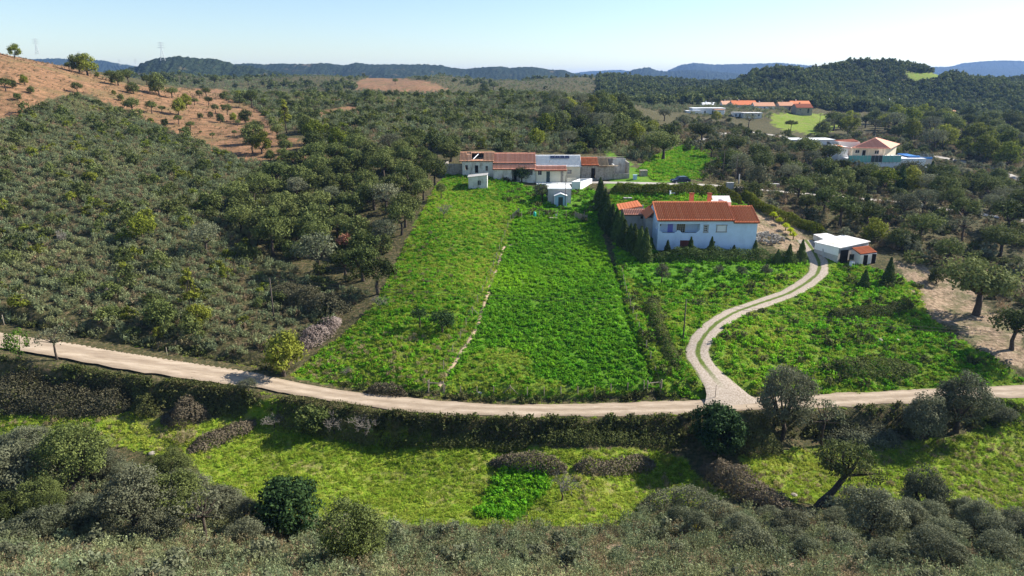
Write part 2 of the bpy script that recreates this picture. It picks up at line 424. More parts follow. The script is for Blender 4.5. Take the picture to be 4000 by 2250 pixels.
Z_TRACKRED = [(560,395),(700,345),(740,350),(800,370),(840,405),(640,410)]
Z_REDB = [(760,290),(900,262),(900,282),(790,300)]
Z_REDC = [(890,205),(960,190),(1080,205),(1140,228),(1000,232),(900,225)]
Z_GREENB = [(1935,290),(2010,282),(2130,290),(2140,310),(2060,340),(1980,330),(1945,315)]
Z_GREENC = [(2260,180),(2380,185),(2370,205),(2300,210)]
Z_STONY = [(2250,650),(2420,690),(2480,770),(2576,820),(2576,930),(2480,880),(2350,800),(2290,740)]
Z_DIRT = [(1860,540),(1960,530),(2010,570),(2060,640),(2000,640),(1900,600)]
Z_FORE = [(0,1365),(500,1350),(900,1400),(1400,1360),(2000,1375),(2200,1400),(2576,1430),(2576,1500),(0,1500)]
Z_CREST = [(1480,250),(1530,290),(1570,320),(1560,325),(1500,290),(1470,255)]
VX, VY = GX.ravel(), GY.ravel(); VZ = ZG.ravel()
TPX, TPY = topix(VX, VY, VZ)
jx = TPX+fbm(VX/2.2, VY/2.2, 3)*16; jy = TPY+fbm(VX/2.2+50, VY/2.2+9, 3)*10
def zone(polys, ymax=1e9, ymin=0): 
    m = np.zeros(len(VX), bool)
    for p in polys: m |= inpoly(jx, jy, p)
    return (m & (VY < ymax) & (VY > ymin)).astype(np.float32)
zl = zone([Z_FIELD, Z_UPPER, Z_LAWN, Z_BANK, Z_GULLY, Z_GARDEN, Z_SLOPE], 320)
Z_WORN = [(1125,965),(1190,890),(1260,870),(1330,885),(1345,945),(1480,975),(1600,985),(1250,1003),(1110,990)]
Z_DRY = [(760,930),(880,850),(1060,850),(1170,840),(1110,955),(960,970)]
zl = np.clip(zl+zone([Z_LEFT], 240), 0, 1)
zm = zone([Z_VALLEY, Z_VALLEY2, Z_VERGE], 240) + 0.35*zone([Z_LEFT], 240) + 0.5*zone([Z_BANK], 240) + 0.5*zone([Z_WORN, Z_DRY], 200) + zone([Z_GREENB], 500) + zone([Z_GREENC], 1000)
zr = zone([Z_RED], 520) + zone([Z_TRACKRED], 300) + zone([Z_REDB, Z_REDC], 1200) + zone([Z_CREST], 500)
zt = zone([Z_STONY, Z_DIRT, Z_FORE], 200)
ZONE = np.stack([np.clip(zl, 0, 1), np.clip(zm, 0, 1), np.clip(zr, 0, 1), np.clip(zt, 0, 1)], 1)

def ground_material():
    t = NT('ground_cover')
    za = t.attr('zone'); sep = t.new('ShaderNodeSeparateColor'); t.link(za.outputs['Color'], sep.inputs[0])
    n1 = t.noise(0.35, 6, 0.65); n2 = t.noise(1.7, 5, 0.65); n3 = t.noise(0.055, 5, 0.6); n4 = t.noise(6.0, 3, 0.6)
    # scrub floor: brown-olive leaf litter, bare tan patches
    scrub = t.ramp(n2, [(0.30, (0.030, 0.032, 0.014)), (0.50, (0.075, 0.072, 0.030)), (0.62, (0.14, 0.105, 0.055)), (0.78, (0.26, 0.165, 0.095))])
    lush = t.ramp(n2, [(0.28, (0.030, 0.10, 0.006)), (0.5, (0.075, 0.20, 0.012)), (0.72, (0.16, 0.29, 0.02))])
    lush = t.mix(t.ramp(n3, [(0.42, (0, 0, 0)), (0.62, (0.7, 0.7, 0.7))]), lush, (0.13, 0.21, 0.025))
    mead = t.ramp(n2, [(0.28, (0.06, 0.12, 0.008)), (0.5, (0.15, 0.23, 0.016)), (0.64, (0.24, 0.27, 0.03)), (0.8, (0.34, 0.28, 0.09))])
    mead = t.mix(t.ramp(n1, [(0.48, (0, 0, 0)), (0.66, (0.75, 0.75, 0.75))]), mead, (0.25, 0.20, 0.085))
    red = t.ramp(n1, [(0.30, (0.075, 0.060, 0.030)), (0.42, (0.19, 0.105, 0.055)), (0.58, (0.31, 0.165, 0.088)), (0.8, (0.42, 0.25, 0.15))])
    red = t.mix(t.ramp(n2, [(0.50, (0, 0, 0)), (0.64, (0.75, 0.75, 0.75))]), red, (0.10, 0.085, 0.04)); red = t.mix(t.ramp(n3, [(0.5, (0, 0, 0)), (0.66, (0.6, 0.6, 0.6))]), red, (0.14, 0.12, 0.05))
    tan = t.ramp(n2, [(0.32, (0.12, 0.09, 0.055)), (0.5, (0.30, 0.21, 0.135)), (0.7, (0.47, 0.35, 0.24))])
    tan = t.mix(t.ramp(n1, [(0.45, (0, 0, 0)), (0.62, (0.8, 0.8, 0.8))]), tan, (0.09, 0.10, 0.035))
    c = scrub
    c = t.mix(sep.outputs['Red'], c, lush)
    c = t.mix(sep.outputs['Green'], c, mead)
    c = t.mix(sep.outputs['Blue'], c, red)
    c = t.mix(za.outputs['Alpha'], c, tan)
    t.color(c)
    h = t.math('ADD', t.math('MULTIPLY', n2, 1.0), t.math('MULTIPLY', n4, 0.35))
    t.bump(h, 0.9, 0.25)
    return t.set(0.95, 0.1)

I = np.arange(NPH*NLY).reshape(NLY, NPH)
F = np.stack([I[:-1, :-1], I[:-1, 1:], I[1:, 1:], I[1:, :-1]], -1).reshape(-1, 4)
ground = obj('ground', mesh_np('ground', np.stack([VX, VY, VZ], 1), F, True, {'zone': ('FLOAT_COLOR', ZONE)}), ground_material())
tag(ground, kind='structure')

# ---------------------------------------------------------------- road surfaces
def road_material(name, pale, mid, dark, tracks=True):
    t = NT(name)
    ac = t.attr('across').outputs['Fac']
    n1 = t.noise(0.5, 6, 0.65); n2 = t.noise(7, 4, 0.65); n3 = t.noise(0.9, 5, 0.7, sc=(0.35, 1.6, 1))
    c = t.ramp(n3, [(0.30, dark), (0.48, mid), (0.66, pale)])
    c = t.mix(t.ramp(n2, [(0.35, (0.35,)*3), (0.6, (0, 0, 0))]), c, mid)
    # the wheels pack two paler lanes; loose grey gravel lies between them and at the edges
    w = t.math('ABSOLUTE', t.math('SUBTRACT', t.math('ABSOLUTE', t.math('SUBTRACT', ac, 0.5)), 0.23))
    w = t.math('ADD', w, t.math('MULTIPLY', t.math('SUBTRACT', n1, 0.5), 0.22))
    c = t.mix(t.ramp(w, [(0.05, (0, 0, 0)), (0.20, (0.55,)*3)]), c, dark)
    t.color(c); t.bump(t.math('ADD', n2, t.math('MULTIPLY', n1, 2.0)), 0.5, 0.06)
    return t.set(0.95, 0.1)
M_ROAD = road_material('packed_dirt', (0.50, 0.405, 0.305), (0.39, 0.305, 0.22), (0.24, 0.18, 0.125))
M_LANE = road_material('pale_gravel', (0.52, 0.47, 0.42), (0.44, 0.40, 0.35), (0.33, 0.29, 0.25))
def track_material():
    t = NT('wheel_track')
    ac = t.attr('across').outputs['Fac']
    n1 = t.noise(0.7, 5, 0.65); n2 = t.noise(5, 5, 0.65)
    dirt = t.ramp(n2, [(0.3, (0.24, 0.18, 0.13)), (0.5, (0.40, 0.33, 0.26)), (0.7, (0.54, 0.46, 0.38))])
    grass = t.ramp(n2, [(0.3, (0.04, 0.08, 0.012)), (0.55, (0.12, 0.16, 0.03)), (0.75, (0.22, 0.2, 0.07))])
    w = t.math('ABSOLUTE', t.math('SUBTRACT', t.math('ABSOLUTE', t.math('SUBTRACT', ac, 0.5)), 0.27))
    w = t.math('ADD', w, t.math('MULTIPLY', t.math('SUBTRACT', n1, 0.5), 0.16))
    f = t.ramp(w, [(0.15, (0, 0, 0)), (0.21, (1, 1, 1))])
    # the strip turns to bare gravel where it meets the road
    al = t.attr('along').outputs['Fac']
    near = t.ramp(t.math('DIVIDE', al, 40.0), [(0.10, (0, 0, 0)), (0.26, (1, 1, 1))])
    t.color(t.mix(t.math('MULTIPLY', f, near), dirt, grass)); t.bump(n2, 0.35, 0.04)
    return t.set(0.95, 0.1)
strip('dirt_road', *main_road, M_ROAD, 14, lift=0.04, wob=0.6)
strip('farm_track', *track, track_material(), 10, lift=0.035, crown=0.03)
strip('lane', *lane, M_LANE, 6)
strip('far_lane', *far_lane, M_LANE, 5)
strip('side_lane', *side_lane, M_LANE, 5)
path = road_from_center([(1330,605),(1288,615),(1266,620),(1251.5,674),(1234,716),(1216,771),(1204,813),(1179,858),(1151,903),(1119,948),(1104,972)], 0.55, 0.5, 4)
for e in path: e[:, 2] = ground_xy(e[:, 0], e[:, 1])
strip('footpath', *path, simple_mat('trodden_earth', (0.38, 0.28, 0.18), 0.35, 1.5, 0.95, 0.1), 4, lift=0.06, crown=0.02, wob=0.12)

# ---------------------------------------------------------------- far hill ranges, each with its own skyline and distance
def hill_mat(name, a, b, bare):
    t = NT(name)
    n1 = t.noise(0.02, 6, 0.65); n2 = t.noise(0.11, 4, 0.7)
    c = t.ramp(n2, [(0.35, a), (0.62, b)])
    c = t.mix(t.ramp(n1, [(0.60, (0, 0, 0)), (0.70, (0.8,)*3)]), c, bare)
    t.color(c); t.bump(n2, 1.0, 6.0); return t.set(0.95, 0.05)
M_HILL = hill_mat('wooded_hill', (0.012, 0.02, 0.012), (0.035, 0.05, 0.025), (0.20, 0.15, 0.09))
M_FAR = hill_mat('far_wooded_hill', (0.012, 0.02, 0.014), (0.03, 0.045, 0.025), (0.06, 0.065, 0.04))
def hill_range(name, sky_pts, Y0, mat, depth_m, rough=10, gul=220, tree=3.0):
    P = sorted(sky_pts); px = np.array([p[0]*S for p in P]); py = np.array([p[1]*S for p in P])
    m = 420; xs = np.linspace(px[0], px[-1], m); ys = np.interp(xs, px, py)
    for _ in range(2): ys[1:-1] = (ys[:-2]+2*ys[1:-1]+ys[2:])/4
    k = 46; T = np.linspace(-1, 1, k); V = np.zeros((k, m, 3))
    ph, sl = ray(xs, ys)
    for i, tt in enumerate(T):
        Y = Y0+tt*depth_m
        X = ph*Y0*(1+0.15*tt)
        top = CAMZ-sl*Y0
        base = -60.
        prof = (1-abs(tt)**1.25)
        spur = fbm(X/gul+2.7, np.full(m, Y)/gul/2.5, 4)
        z = base+(top-base)*prof*(1+0.0*spur) + spur*(rough*6)*prof*(1-prof)*2
        z = z+tree*fbm(X/7.0, np.full(m, Y)/7.0, 2)*(prof > .05)
        V[i, :, 0] = X; V[i, :, 1] = Y+fbm(X/gul/1.5, X*0+tt*2+5, 3)*depth_m*0.25*(1-abs(tt)); V[i, :, 2] = z
    # sink both ends into the land
    e = np.clip(np.minimum(np.arange(m), np.arange(m)[::-1])/26., 0, 1)**0.6
    V[:, :, 2] = -60+(V[:, :, 2]+60)*e[None]
    Iq = np.arange(k*m).reshape(k, m)
    Fq = np.stack([Iq[:-1, :-1], Iq[:-1, 1:], Iq[1:, 1:], Iq[1:, :-1]], -1).reshape(-1, 4)
    return tag(obj(name, mesh_np(name, V.reshape(-1, 3), Fq, True), mat), kind='structure')
hill_range('wooded_knoll', [(300,300),(430,285),(535,256),(582,235),(637,221),(683,217),(757,223),(815,227),(881,248),(932,252),(1050,275),(1200,300)], 1250, M_HILL, 330, 8, 120, 5)
hill_range('ridge', [(560,290),(760,262),(932,244),(1000,248),(1070,245),(1194,250),(1264,243),(1334,252),(1380,243),(1446,250),(1543,250),(1637,250),(1714,252),(1761,262),(1815,268),(1893,262),(1951,258),(2000,265),(2078,260),(2155,274),(2194,270),(2233,285),(2280,290),(2400,305),(2560,330)], 2100, M_HILL, 520, 10, 190, 5)
hill_range('blue_ridge', [(2150,300),(2280,289),(2390,290),(2446,278),(2505,264),(2532,264),(2563,274),(2598,278),(2700,272),(2850,285),(3000,300)], 3300, M_FAR, 700, 10, 300, 6)
hill_range('high_blue_ridge', [(2480,300),(2598,278),(2660,252),(2703,245),(2776,252),(2893,250),(2970,248),(3039,245),(3155,254),(3217,262),(3330,262),(3500,260),(3720,262),(3900,270),(4100,280)], 4700, M_FAR, 1000, 12, 420, 8)
hill_range('flat_blue_ridge', [(2200,290),(2303,278),(2427,272),(2460,280),(2560,290)], 6200, M_FAR, 800, 8, 420, 6)
hill_range('plateau', [(3560,275),(3660,264),(3707,256),(3738,247),(3815,239),(3932,236),(4000,236),(4200,232),(4400,240)], 5200, M_FAR, 1100, 12, 420, 8)
hill_range('western_ridge', [(-300,250),(0,235),(200,225),(300,236),(373,235),(408,237),(446,245),(520,256),(600,270)], 3400, M_FAR, 700, 10, 300, 6)

# ---------------------------------------------------------------- air
def haze():
    o = MB().box(-11000, 11000, -60, 10500, -175, 150).build('haze', None)
    m = bpy.data.materials.new('haze_air'); m.use_nodes = True; nt = m.node_tree
    nt.nodes.remove(nt.nodes['Principled BSDF'])
    v = nt.nodes.new('ShaderNodeVolumePrincipled')
    v.inputs['Color'].default_value = (0.30, 0.52, 1.0, 1); v.inputs['Density'].default_value = HAZE_D
    v.inputs['Anisotropy'].default_value = 0.2
    nt.links.new(v.outputs[0], nt.nodes['Material Output'].inputs['Volume'])
    o.data.materials.append(m); tag(o, kind='stuff')
HAZE_D = 0.00009
haze()
# ---------------------------------------------------------------- plants: prototypes
M_BARK = simple_mat('bark', (0.075, 0.058, 0.045), 0.4, 6, 0.95, 0.1, bump=0.6)
M_GREYBARK = simple_mat('grey_bark', (0.23, 0.20, 0.175), 0.3, 6, 0.95, 0.1)
M_OAK = leaf_mat('cork_oak_leaf', (0.026, 0.04, 0.011), (0.092, 0.112, 0.032), (0.115, 0.125, 0.04), 0.25)
M_OAKY = leaf_mat('olive_green_leaf', (0.045, 0.068, 0.008), (0.15, 0.175, 0.022), (0.16, 0.15, 0.025), 0.3)
M_GREY = leaf_mat('grey_green_leaf', (0.045, 0.055, 0.028), (0.135, 0.145, 0.085), (0.12, 0.115, 0.07), 0.25)
M_DARK = leaf_mat('glossy_dark_leaf', (0.008, 0.020, 0.007), (0.034, 0.060, 0.018), None, 0.2, val=0.2)
M_CYP = leaf_mat('cypress_spray', (0.014, 0.030, 0.010), (0.055, 0.085, 0.022), (0.07, 0.085, 0.02), 0.2)
M_HEDGE = leaf_mat('thuja_spray', (0.028, 0.042, 0.005), (0.115, 0.135, 0.014), (0.12, 0.115, 0.01), 0.3)
M_CIST = leaf_mat('rockrose_leaf', (0.065, 0.092, 0.045), (0.185, 0.22, 0.12), (0.17, 0.16, 0.065), 0.25, 0.5, 0.3)
M_CISTB = leaf_mat('brown_scrub_leaf', (0.07, 0.065, 0.028), (0.185, 0.16, 0.085), (0.2, 0.135, 0.085), 0.2, 0.6, 0.3)
M_BRAM = leaf_mat('bramble_leaf', (0.030, 0.034, 0.016), (0.115, 0.105, 0.060), (0.12, 0.085, 0.065), 0.2, 0.5, 0.25)
M_BRAMG = leaf_mat('green_bramble_leaf', (0.026, 0.044, 0.01), (0.105, 0.125, 0.035), (0.12, 0.1, 0.045), 0.25, 0.4, 0.25)
M_DRY = leaf_mat('dry_twig', (0.12, 0.09, 0.075), (0.24, 0.19, 0.165), None, 0.15, val=0.15)
M_RUST = leaf_mat('rust_brown_leaf', (0.13, 0.055, 0.035), (0.26, 0.13, 0.085), None, 0.2, val=0.1)
M_LUSH = leaf_mat('lush_weed_leaf', (0.03, 0.13, 0.006), (0.115, 0.31, 0.018), (0.2, 0.31, 0.015), 0.4, 0.45, 0.25)
M_GRASS = leaf_mat('meadow_grass', (0.085, 0.17, 0.01), (0.22, 0.33, 0.022), (0.3, 0.28, 0.06), 0.4, 0.6, 0.25)
M_STRAW = leaf_mat('straw_tuft', (0.20, 0.15, 0.075), (0.40, 0.32, 0.19), (0.16, 0.16, 0.06), 0.3, 0.5, 0.25)
M_YEL = leaf_mat('gorse_flower', (0.14, 0.14, 0.012), (0.52, 0.42, 0.015), None, 0.3, val=0.15)
M_BRIGHT = leaf_mat('bright_green_leaf', (0.04, 0.085, 0.01), (0.12, 0.20, 0.025), None, 0.4, val=0.2)
M_YUC = leaf_mat('yucca_leaf', (0.18, 0.22, 0.012), (0.42, 0.45, 0.03), None, 0.35, val=0.15)

def unit(v): return v/np.maximum(np.linalg.norm(v, axis=-1, keepdims=True), 1e-9)
def leaf_quads(Cn, N, size, asp=0.5, rg=None, up=0.0):
    """leaf-shaped quads at Cn facing N"""
    rg = rg or rng; m = len(Cn)
    t = rg.normal(size=(m, 3)); t[:, 2] += up; t = unit(t-N*(t*N).sum(1, keepdims=True)); b = np.cross(N, t)
    L = np.asarray(size)[:, None]*t; B = np.asarray(size)[:, None]*asp*b
    V = np.stack([Cn-L, Cn-B*1.0+L*0.1, Cn+L, Cn+B*1.0+L*0.1], 1).reshape(-1, 3)
    F = np.arange(m*4).reshape(m, 4)
    return V, F
def tint4(t): return np.repeat(np.clip(t, 0, 1), 4).astype(np.float32)
def crown_np(seed, clumps, per, leaf, cr, asp=0.55, up=0.35):
    """clumps (k,3) centres; per leaves each within radius cr"""
    rg = np.random.default_rng(seed); k = len(clumps)
    cr = np.broadcast_to(cr, (k,))
    d = unit(rg.normal(size=(k, per, 3))); r = rg.random((k, per, 1))**0.45
    P = clumps[:, None]+d*r*cr[:, None, None]*np.array([1, 1, 0.75])
    N = unit(d+rg.normal(size=d.shape)*0.55+np.array([0, 0, up]))
    tn = 0.5+0.30*rg.normal(size=(k, 1))+0.22*rg.normal(size=(k, per))
    V, F = leaf_quads(P.reshape(-1, 3), N.reshape(-1, 3), (leaf*(0.7+0.6*rg.random(k*per))), asp, rg)
    return V, F, tint4(tn.ravel())
def leaf_mesh(name, V, F, T): return mesh_np(name, V, F, False, {'tint': ('FLOAT', T)})
def clump_shell(seed, k, rx, ry, rz, zc, lump=0.25, bottom=-0.55, inner=0.25):
    rg = np.random.default_rng(seed); out = []
    ax = rg.normal(size=(5, 3)); ax = unit(ax); am = 0.6+0.4*rg.random(5)
    while len(out) < k:
        d = unit(rg.normal(size=3))
        if d[2] < bottom: continue
        f = 1-lump+lump*2*max(0, max((ax@d)**3*am)) if True else 1
        r = f*(rg.random()**0.4 if rg.random() < inner else 0.82+0.18*rg.random())
        out.append((d[0]*rx*r, d[1]*ry*r, zc+d[2]*rz*r))
    return np.array(out)
def trunk_mesh(name, seed, h, r, clumps, limbs=7, lean=(0, 0), n=6):
    rg = np.random.default_rng(seed); b = MB()
    top = np.array([lean[0], lean[1], h])
    mid = top*0.5+np.array([rg.normal()*0.12*h*0.5, rg.normal()*0.12*h*0.5, 0])
    b.tube([(0, 0, -0.4), tuple(mid*0.3), tuple(mid), tuple(top)], [r*1.35, r*1.1, r*0.9, r*0.75], n)
    idx = rg.choice(len(clumps), min(limbs, len(clumps)), replace=False)
    for i in idx:
        c = clumps[i]; m = top*0.45+c*0.55; m[2] = top[2]*0.55+c[2]*0.45
        b.tube([tuple(top*0.97), tuple(m), tuple(c)], [r*0.55, r*0.33, r*0.12], 5, False)
    return b.mesh(name, True)
PROTO = {}
def oak_proto(key, seed, w, h, mat, k=46, per=42, leaf=0.17, trunk=0.32, cl=0.19, flat=0.62, lump=0.22, lean=(0, 0), bottom=-0.5, limbs=8, bark=None, wide=1.0):
    """w crown width, h total height, trunk = bare trunk share"""
    rx = w/2*0.86; rz = h*(1-trunk)/2*0.9; zc = h-rz*1.08
    cl_ = clump_shell(seed, k, rx, rx*0.95, rz, zc, lump, bottom)
    cl_[:, 0] += lean[0]; cl_[:, 1] += lean[1]
    V, F, T = crown_np(seed+1, cl_, per, leaf, cl*w*(0.75+0.5*np.random.default_rng(seed).random(k)))
    PROTO[key] = dict(w=w, h=h, crown=(leaf_mesh(key+'_crown', V, F, T), mat),
                      trunk=(trunk_mesh(key+'_trunk', seed+2, h*trunk*1.1+0.3, 0.045*w*wide, cl_, limbs, lean), bark or M_BARK))
for i in range(4): oak_proto('oak%d' % i, 100+i*7, 5.2, 4.6+0.3*(i % 2), M_OAK, trunk=0.30+0.05*(i % 2))
for i in range(3): oak_proto('bushoak%d' % i, 150+i*7, 4.2, 3.6, M_OAK, trunk=0.10, bottom=-0.8, limbs=4)
for i in range(2): oak_proto('olivegreen%d' % i, 180+i*7, 4.4, 4.2, M_OAKY, trunk=0.12, bottom=-0.8, limbs=4)
for i in range(3): oak_proto('greyoak%d' % i, 210+i*7, 5.2, 4.8, M_GREY, k=60, per=34, leaf=0.13, trunk=0.3, cl=0.16)
for i in range(2): oak_proto('fineoak%d' % i, 240+i*7, 5.6, 5.4, M_GREY if i else M_OAK, k=120, per=84, leaf=0.09, trunk=0.14, cl=0.12, lump=0.32, bottom=-0.75, limbs=12)
for i in range(2): oak_proto('finebush%d' % i, 260+i*7, 4.6, 3.4, M_GREY, k=100, per=84, leaf=0.085, trunk=0.05, cl=0.13, lump=0.32, bottom=-0.7, limbs=8)
oak_proto('carob', 280, 4.6, 4.4, M_DARK, k=110, per=90, leaf=0.115, trunk=0.08, cl=0.14, bottom=-0.85, limbs=4)
oak_proto('domed', 290, 3.4, 2.6, M_DARK, k=40, per=50, leaf=0.10, trunk=0.12, cl=0.2, lump=0.1)
oak_proto('standard', 295, 1.9, 2.3, M_DARK, k=22, per=44, leaf=0.08, trunk=0.42, cl=0.22, lump=0.1)
oak_proto('spreading', 300, 7.5, 5.0, M_OAK, k=70, per=44, leaf=0.17, trunk=0.32, cl=0.14, lump=0.35, limbs=14, wide=0.9)
oak_proto('leaning', 310, 6.4, 5.2, M_OAK, k=56, per=56, leaf=0.12, trunk=0.42, cl=0.13, lump=0.4, lean=(2.8, 0.6), limbs=14, wide=1.1)
oak_proto('olive', 320, 3.2, 3.2, M_GREY, k=30, per=44, leaf=0.11, trunk=0.22, cl=0.2)
oak_proto('rust', 325, 3.0, 3.6, M_RUST, k=26, per=36, leaf=0.13, trunk=0.1, cl=0.2, limbs=5)
oak_proto('umbrella', 330, 7.0, 6.5, M_OAK, k=40, per=44, leaf=0.2, trunk=0.62, cl=0.14, lump=0.05, bottom=0.0, limbs=12, wide=0.6)
oak_proto('sapling', 335, 2.6, 3.4, M_BRIGHT, k=24, per=34, leaf=0.12, trunk=0.1, cl=0.2, bottom=-0.8, limbs=4)
oak_proto('thin', 340, 4.2, 4.4, M_GREY, k=26, per=26, leaf=0.11, trunk=0.4, cl=0.13, lump=0.4, limbs=14, wide=0.7)

def bare_proto(key, seed, w, h, levels=5, r0=0.10, twig=0.012):
    rg = np.random.default_rng(seed); bt = MB(); bb = MB()
    def grow(p, d, L, r, lv):
        q = p+d*L; m = (p+q)/2+rg.normal(size=3)*L*0.07
        (bt if lv == 0 else bb).tube([tuple(p), tuple(m), tuple(q)], [r, r*0.85, r*0.66], 5 if lv < 2 else 3, False)
        if lv >= levels: return
        for _ in range(3 if lv else 5):
            nd = unit(d*0.75+rg.normal(size=3)*0.62+np.array([0, 0, 0.18])); nd[2] = abs(nd[2])*0.9+0.03 if lv < 2 else nd[2]
            grow(q if rg.random() < 0.7 else m, unit(nd), L*(0.62+0.2*rg.random()), max(r*0.55, twig), lv+1)
    grow(np.array([0, 0, -0.3]), unit(np.array([0.05, 0, 1.])), h*0.33, r0, 0)
    PROTO[key] = dict(w=w, h=h, trunk=(bt.mesh(key+'_trunk', True), M_BARK), crown=(bb.mesh(key+'_crown'), M_GREYBARK))
bare_proto('bare0', 400, 3.4, 4.0); bare_proto('bare1', 411, 3.2, 3.6)
def whitebare(): 
    bare_proto('snag', 417, 4.2, 4.2, 4, 0.12, 0.03); PROTO['snag']['trunk'] = (PROTO['snag']['trunk'][0], M_GREYBARK)
whitebare()
def cypress_proto(key, seed, w, h, mat, n=2600, leaf=0.13, gaps=0.25):
    rg = np.random.default_rng(seed); z = rg.random(n)**1.25; a = rg.random(n)*2*math.pi
    layer = 0.72+0.28*np.sin(z*h*5.2+a*2+rg.random(n)*0.8)
    r = (w/2)*(1-z)**0.8*(0.55+0.45*np.sqrt(rg.random(n)))*(1-gaps+gaps*layer)+0.02
    P = np.stack([r*np.cos(a), r*np.sin(a), 0.12*h*0+z*h+0.05], 1)
    N = unit(np.stack([np.cos(a), np.sin(a), np.full(n, 0.45)], 1)+rg.normal(size=(n, 3))*0.45)
    V, F = leaf_quads(P, N, leaf*(0.7+0.6*rg.random(n)), 0.4, rg, up=1.3)
    T = tint4(0.45+0.28*rg.normal(size=n))
    PROTO[key] = dict(w=w, h=h, crown=(leaf_mesh(key+'_crown', V, F, T), mat), trunk=(MB().tube([(0,0,-0.3),(0,0,h*0.9)], [w*0.05, 0.02], 5).mesh(key+'_trunk'), M_BARK))
cypress_proto('cypress0', 501, 2.0, 4.4, M_CYP); cypress_proto('cypress1', 502, 2.2, 4.0, M_CYP); cypress_proto('conifer0', 503, 2.6, 3.2, M_CYP, 1800, 0.16, 0.4)
cypress_proto('conifer1', 504, 3.4, 4.2, M_CYP, 2000, 0.2, 0.4)
def pine_proto(key, seed, w, h):
    rg = np.random.default_rng(seed)
    k = 34; z = 0.35+0.65*rg.random(k); a = rg.random(k)*6.28; r = w/2*(1.05-z)*1.3*(0.4+0.6*rg.random(k))
    c = np.stack([r*np.cos(a), r*np.sin(a), z*h], 1)
    V, F, T = crown_np(seed, c, 30, 0.2, w*0.13)
    PROTO[key] = dict(w=w, h=h, crown=(leaf_mesh(key+'_crown', V, F, T), M_OAKY), trunk=(trunk_mesh(key+'_trunk', seed, h*0.85, 0.12, c, 16), M_BARK))
pine_proto('pine', 520, 3.6, 8.0)

TREES = []
def place(kind, p, width, label, cat='tree', group=None, name=None, hs=1.0, rz=None):
    P_ = PROTO[kind]; s = width/P_['w']
    root = empty(name or 'tree', p, random.uniform(0, 6.28) if rz is None else rz, label, cat, group)
    root.scale = (s, s, s*hs)
    for part in ('trunk', 'crown'):
        me, mat = P_[part]; obj(part, me, mat, root)
    TREES.append((p[0], p[1], width/2))
    return root
def tree(kind, px, py, wpx, label, cat='tree', group=None, name=None, hs=1.0, rz=None):
    p = pix(px, py); w = wpx*depth(p)/FD
    if kind[-1] == '*': 
        ks = [k for k in PROTO if k[:-1] == kind[:-1]]; kind = random.choice(ks)
    return place(kind, p, w, label, cat, group, name, hs, rz)
def near_road(X, Y, extra=0.3):
    m = np.zeros(len(X), bool)
    for U, L in (main_road, track, lane, far_lane, side_lane):
        Cn = (U+L)/2; hw = np.linalg.norm(U[:, :2]-L[:, :2], axis=1)/2; s = Cn[::3]; h = hw[::3]
        for i in range(0, len(X), 20000):
            d = np.hypot(X[i:i+20000, None]-s[None, :, 0], Y[i:i+20000, None]-s[None, :, 1])-h[None]
            m[i:i+20000] |= d.min(1) < extra
    return m
BLD = []                                         # building footprints (x0,x1,y0,y1)
def in_bld(X, Y, e=0.3):
    m = np.zeros(len(X), bool)
    for x0, x1, y0, y1 in BLD: m |= (X > x0-e) & (X < x1+e) & (Y > y0-e) & (Y < y1+e)
    return m
def sample(polys, dens, ymax=1e9, ymin=20, excl=(), road=0.3, seed=1, jit=0, cap=400000):
    """random ground points whose picture position lies in the outlines"""
    rg = np.random.default_rng(seed); out = []
    for poly in polys:
        q = np.array([pix(*p) for p in poly]); q = q[(q[:, 1] <= ymax*1.6)]
        x0, x1, y0, y1 = q[:, 0].min()-6, q[:, 0].max()+6, max(ymin, q[:, 1].min()-6), min(ymax, q[:, 1].max()+10)
        m = int(min(cap, (x1-x0)*(y1-y0)*dens))
        X = rg.uniform(x0, x1, m); Y = rg.uniform(y0, y1, m)
        ok = np.abs(X/Y) < 1.04; X = X[ok]; Y = Y[ok]
        Zz = ground_xy(X, Y); a, b = topix(X, Y, Zz)
        if jit: a = a+fbm(X/2.5, Y/2.5, 2)*jit; b = b+fbm(X/2.5+9, Y/2.5, 2)*jit*0.6
        k = inpoly(a, b, poly)
        for e in excl: k &= ~inpoly(a, b, e)
        X, Y, Zz = X[k], Y[k], Zz[k]
        k = ~in_bld(X, Y)
        if road: k &= ~near_road(X, Y, road)
        out.append(np.stack([X[k], Y[k], Zz[k]], 1))
    return np.concatenate(out) if out else np.zeros((0, 3))
def spaced(P, dmin):
    """thin a point list to a minimum spacing"""
    keep = []; cell = {}
    for p in P:
        c = (int(p[0]//dmin), int(p[1]//dmin)); ok = True
        for i in (-1, 0, 1):
            for j in (-1, 0, 1):
                for q in cell.get((c[0]+i, c[1]+j), ()):
                    if (p[0]-q[0])**2+(p[1]-q[1])**2 < dmin*dmin: ok = False
        if ok: keep.append(p); cell.setdefault(c, []).append(p)
    return keep

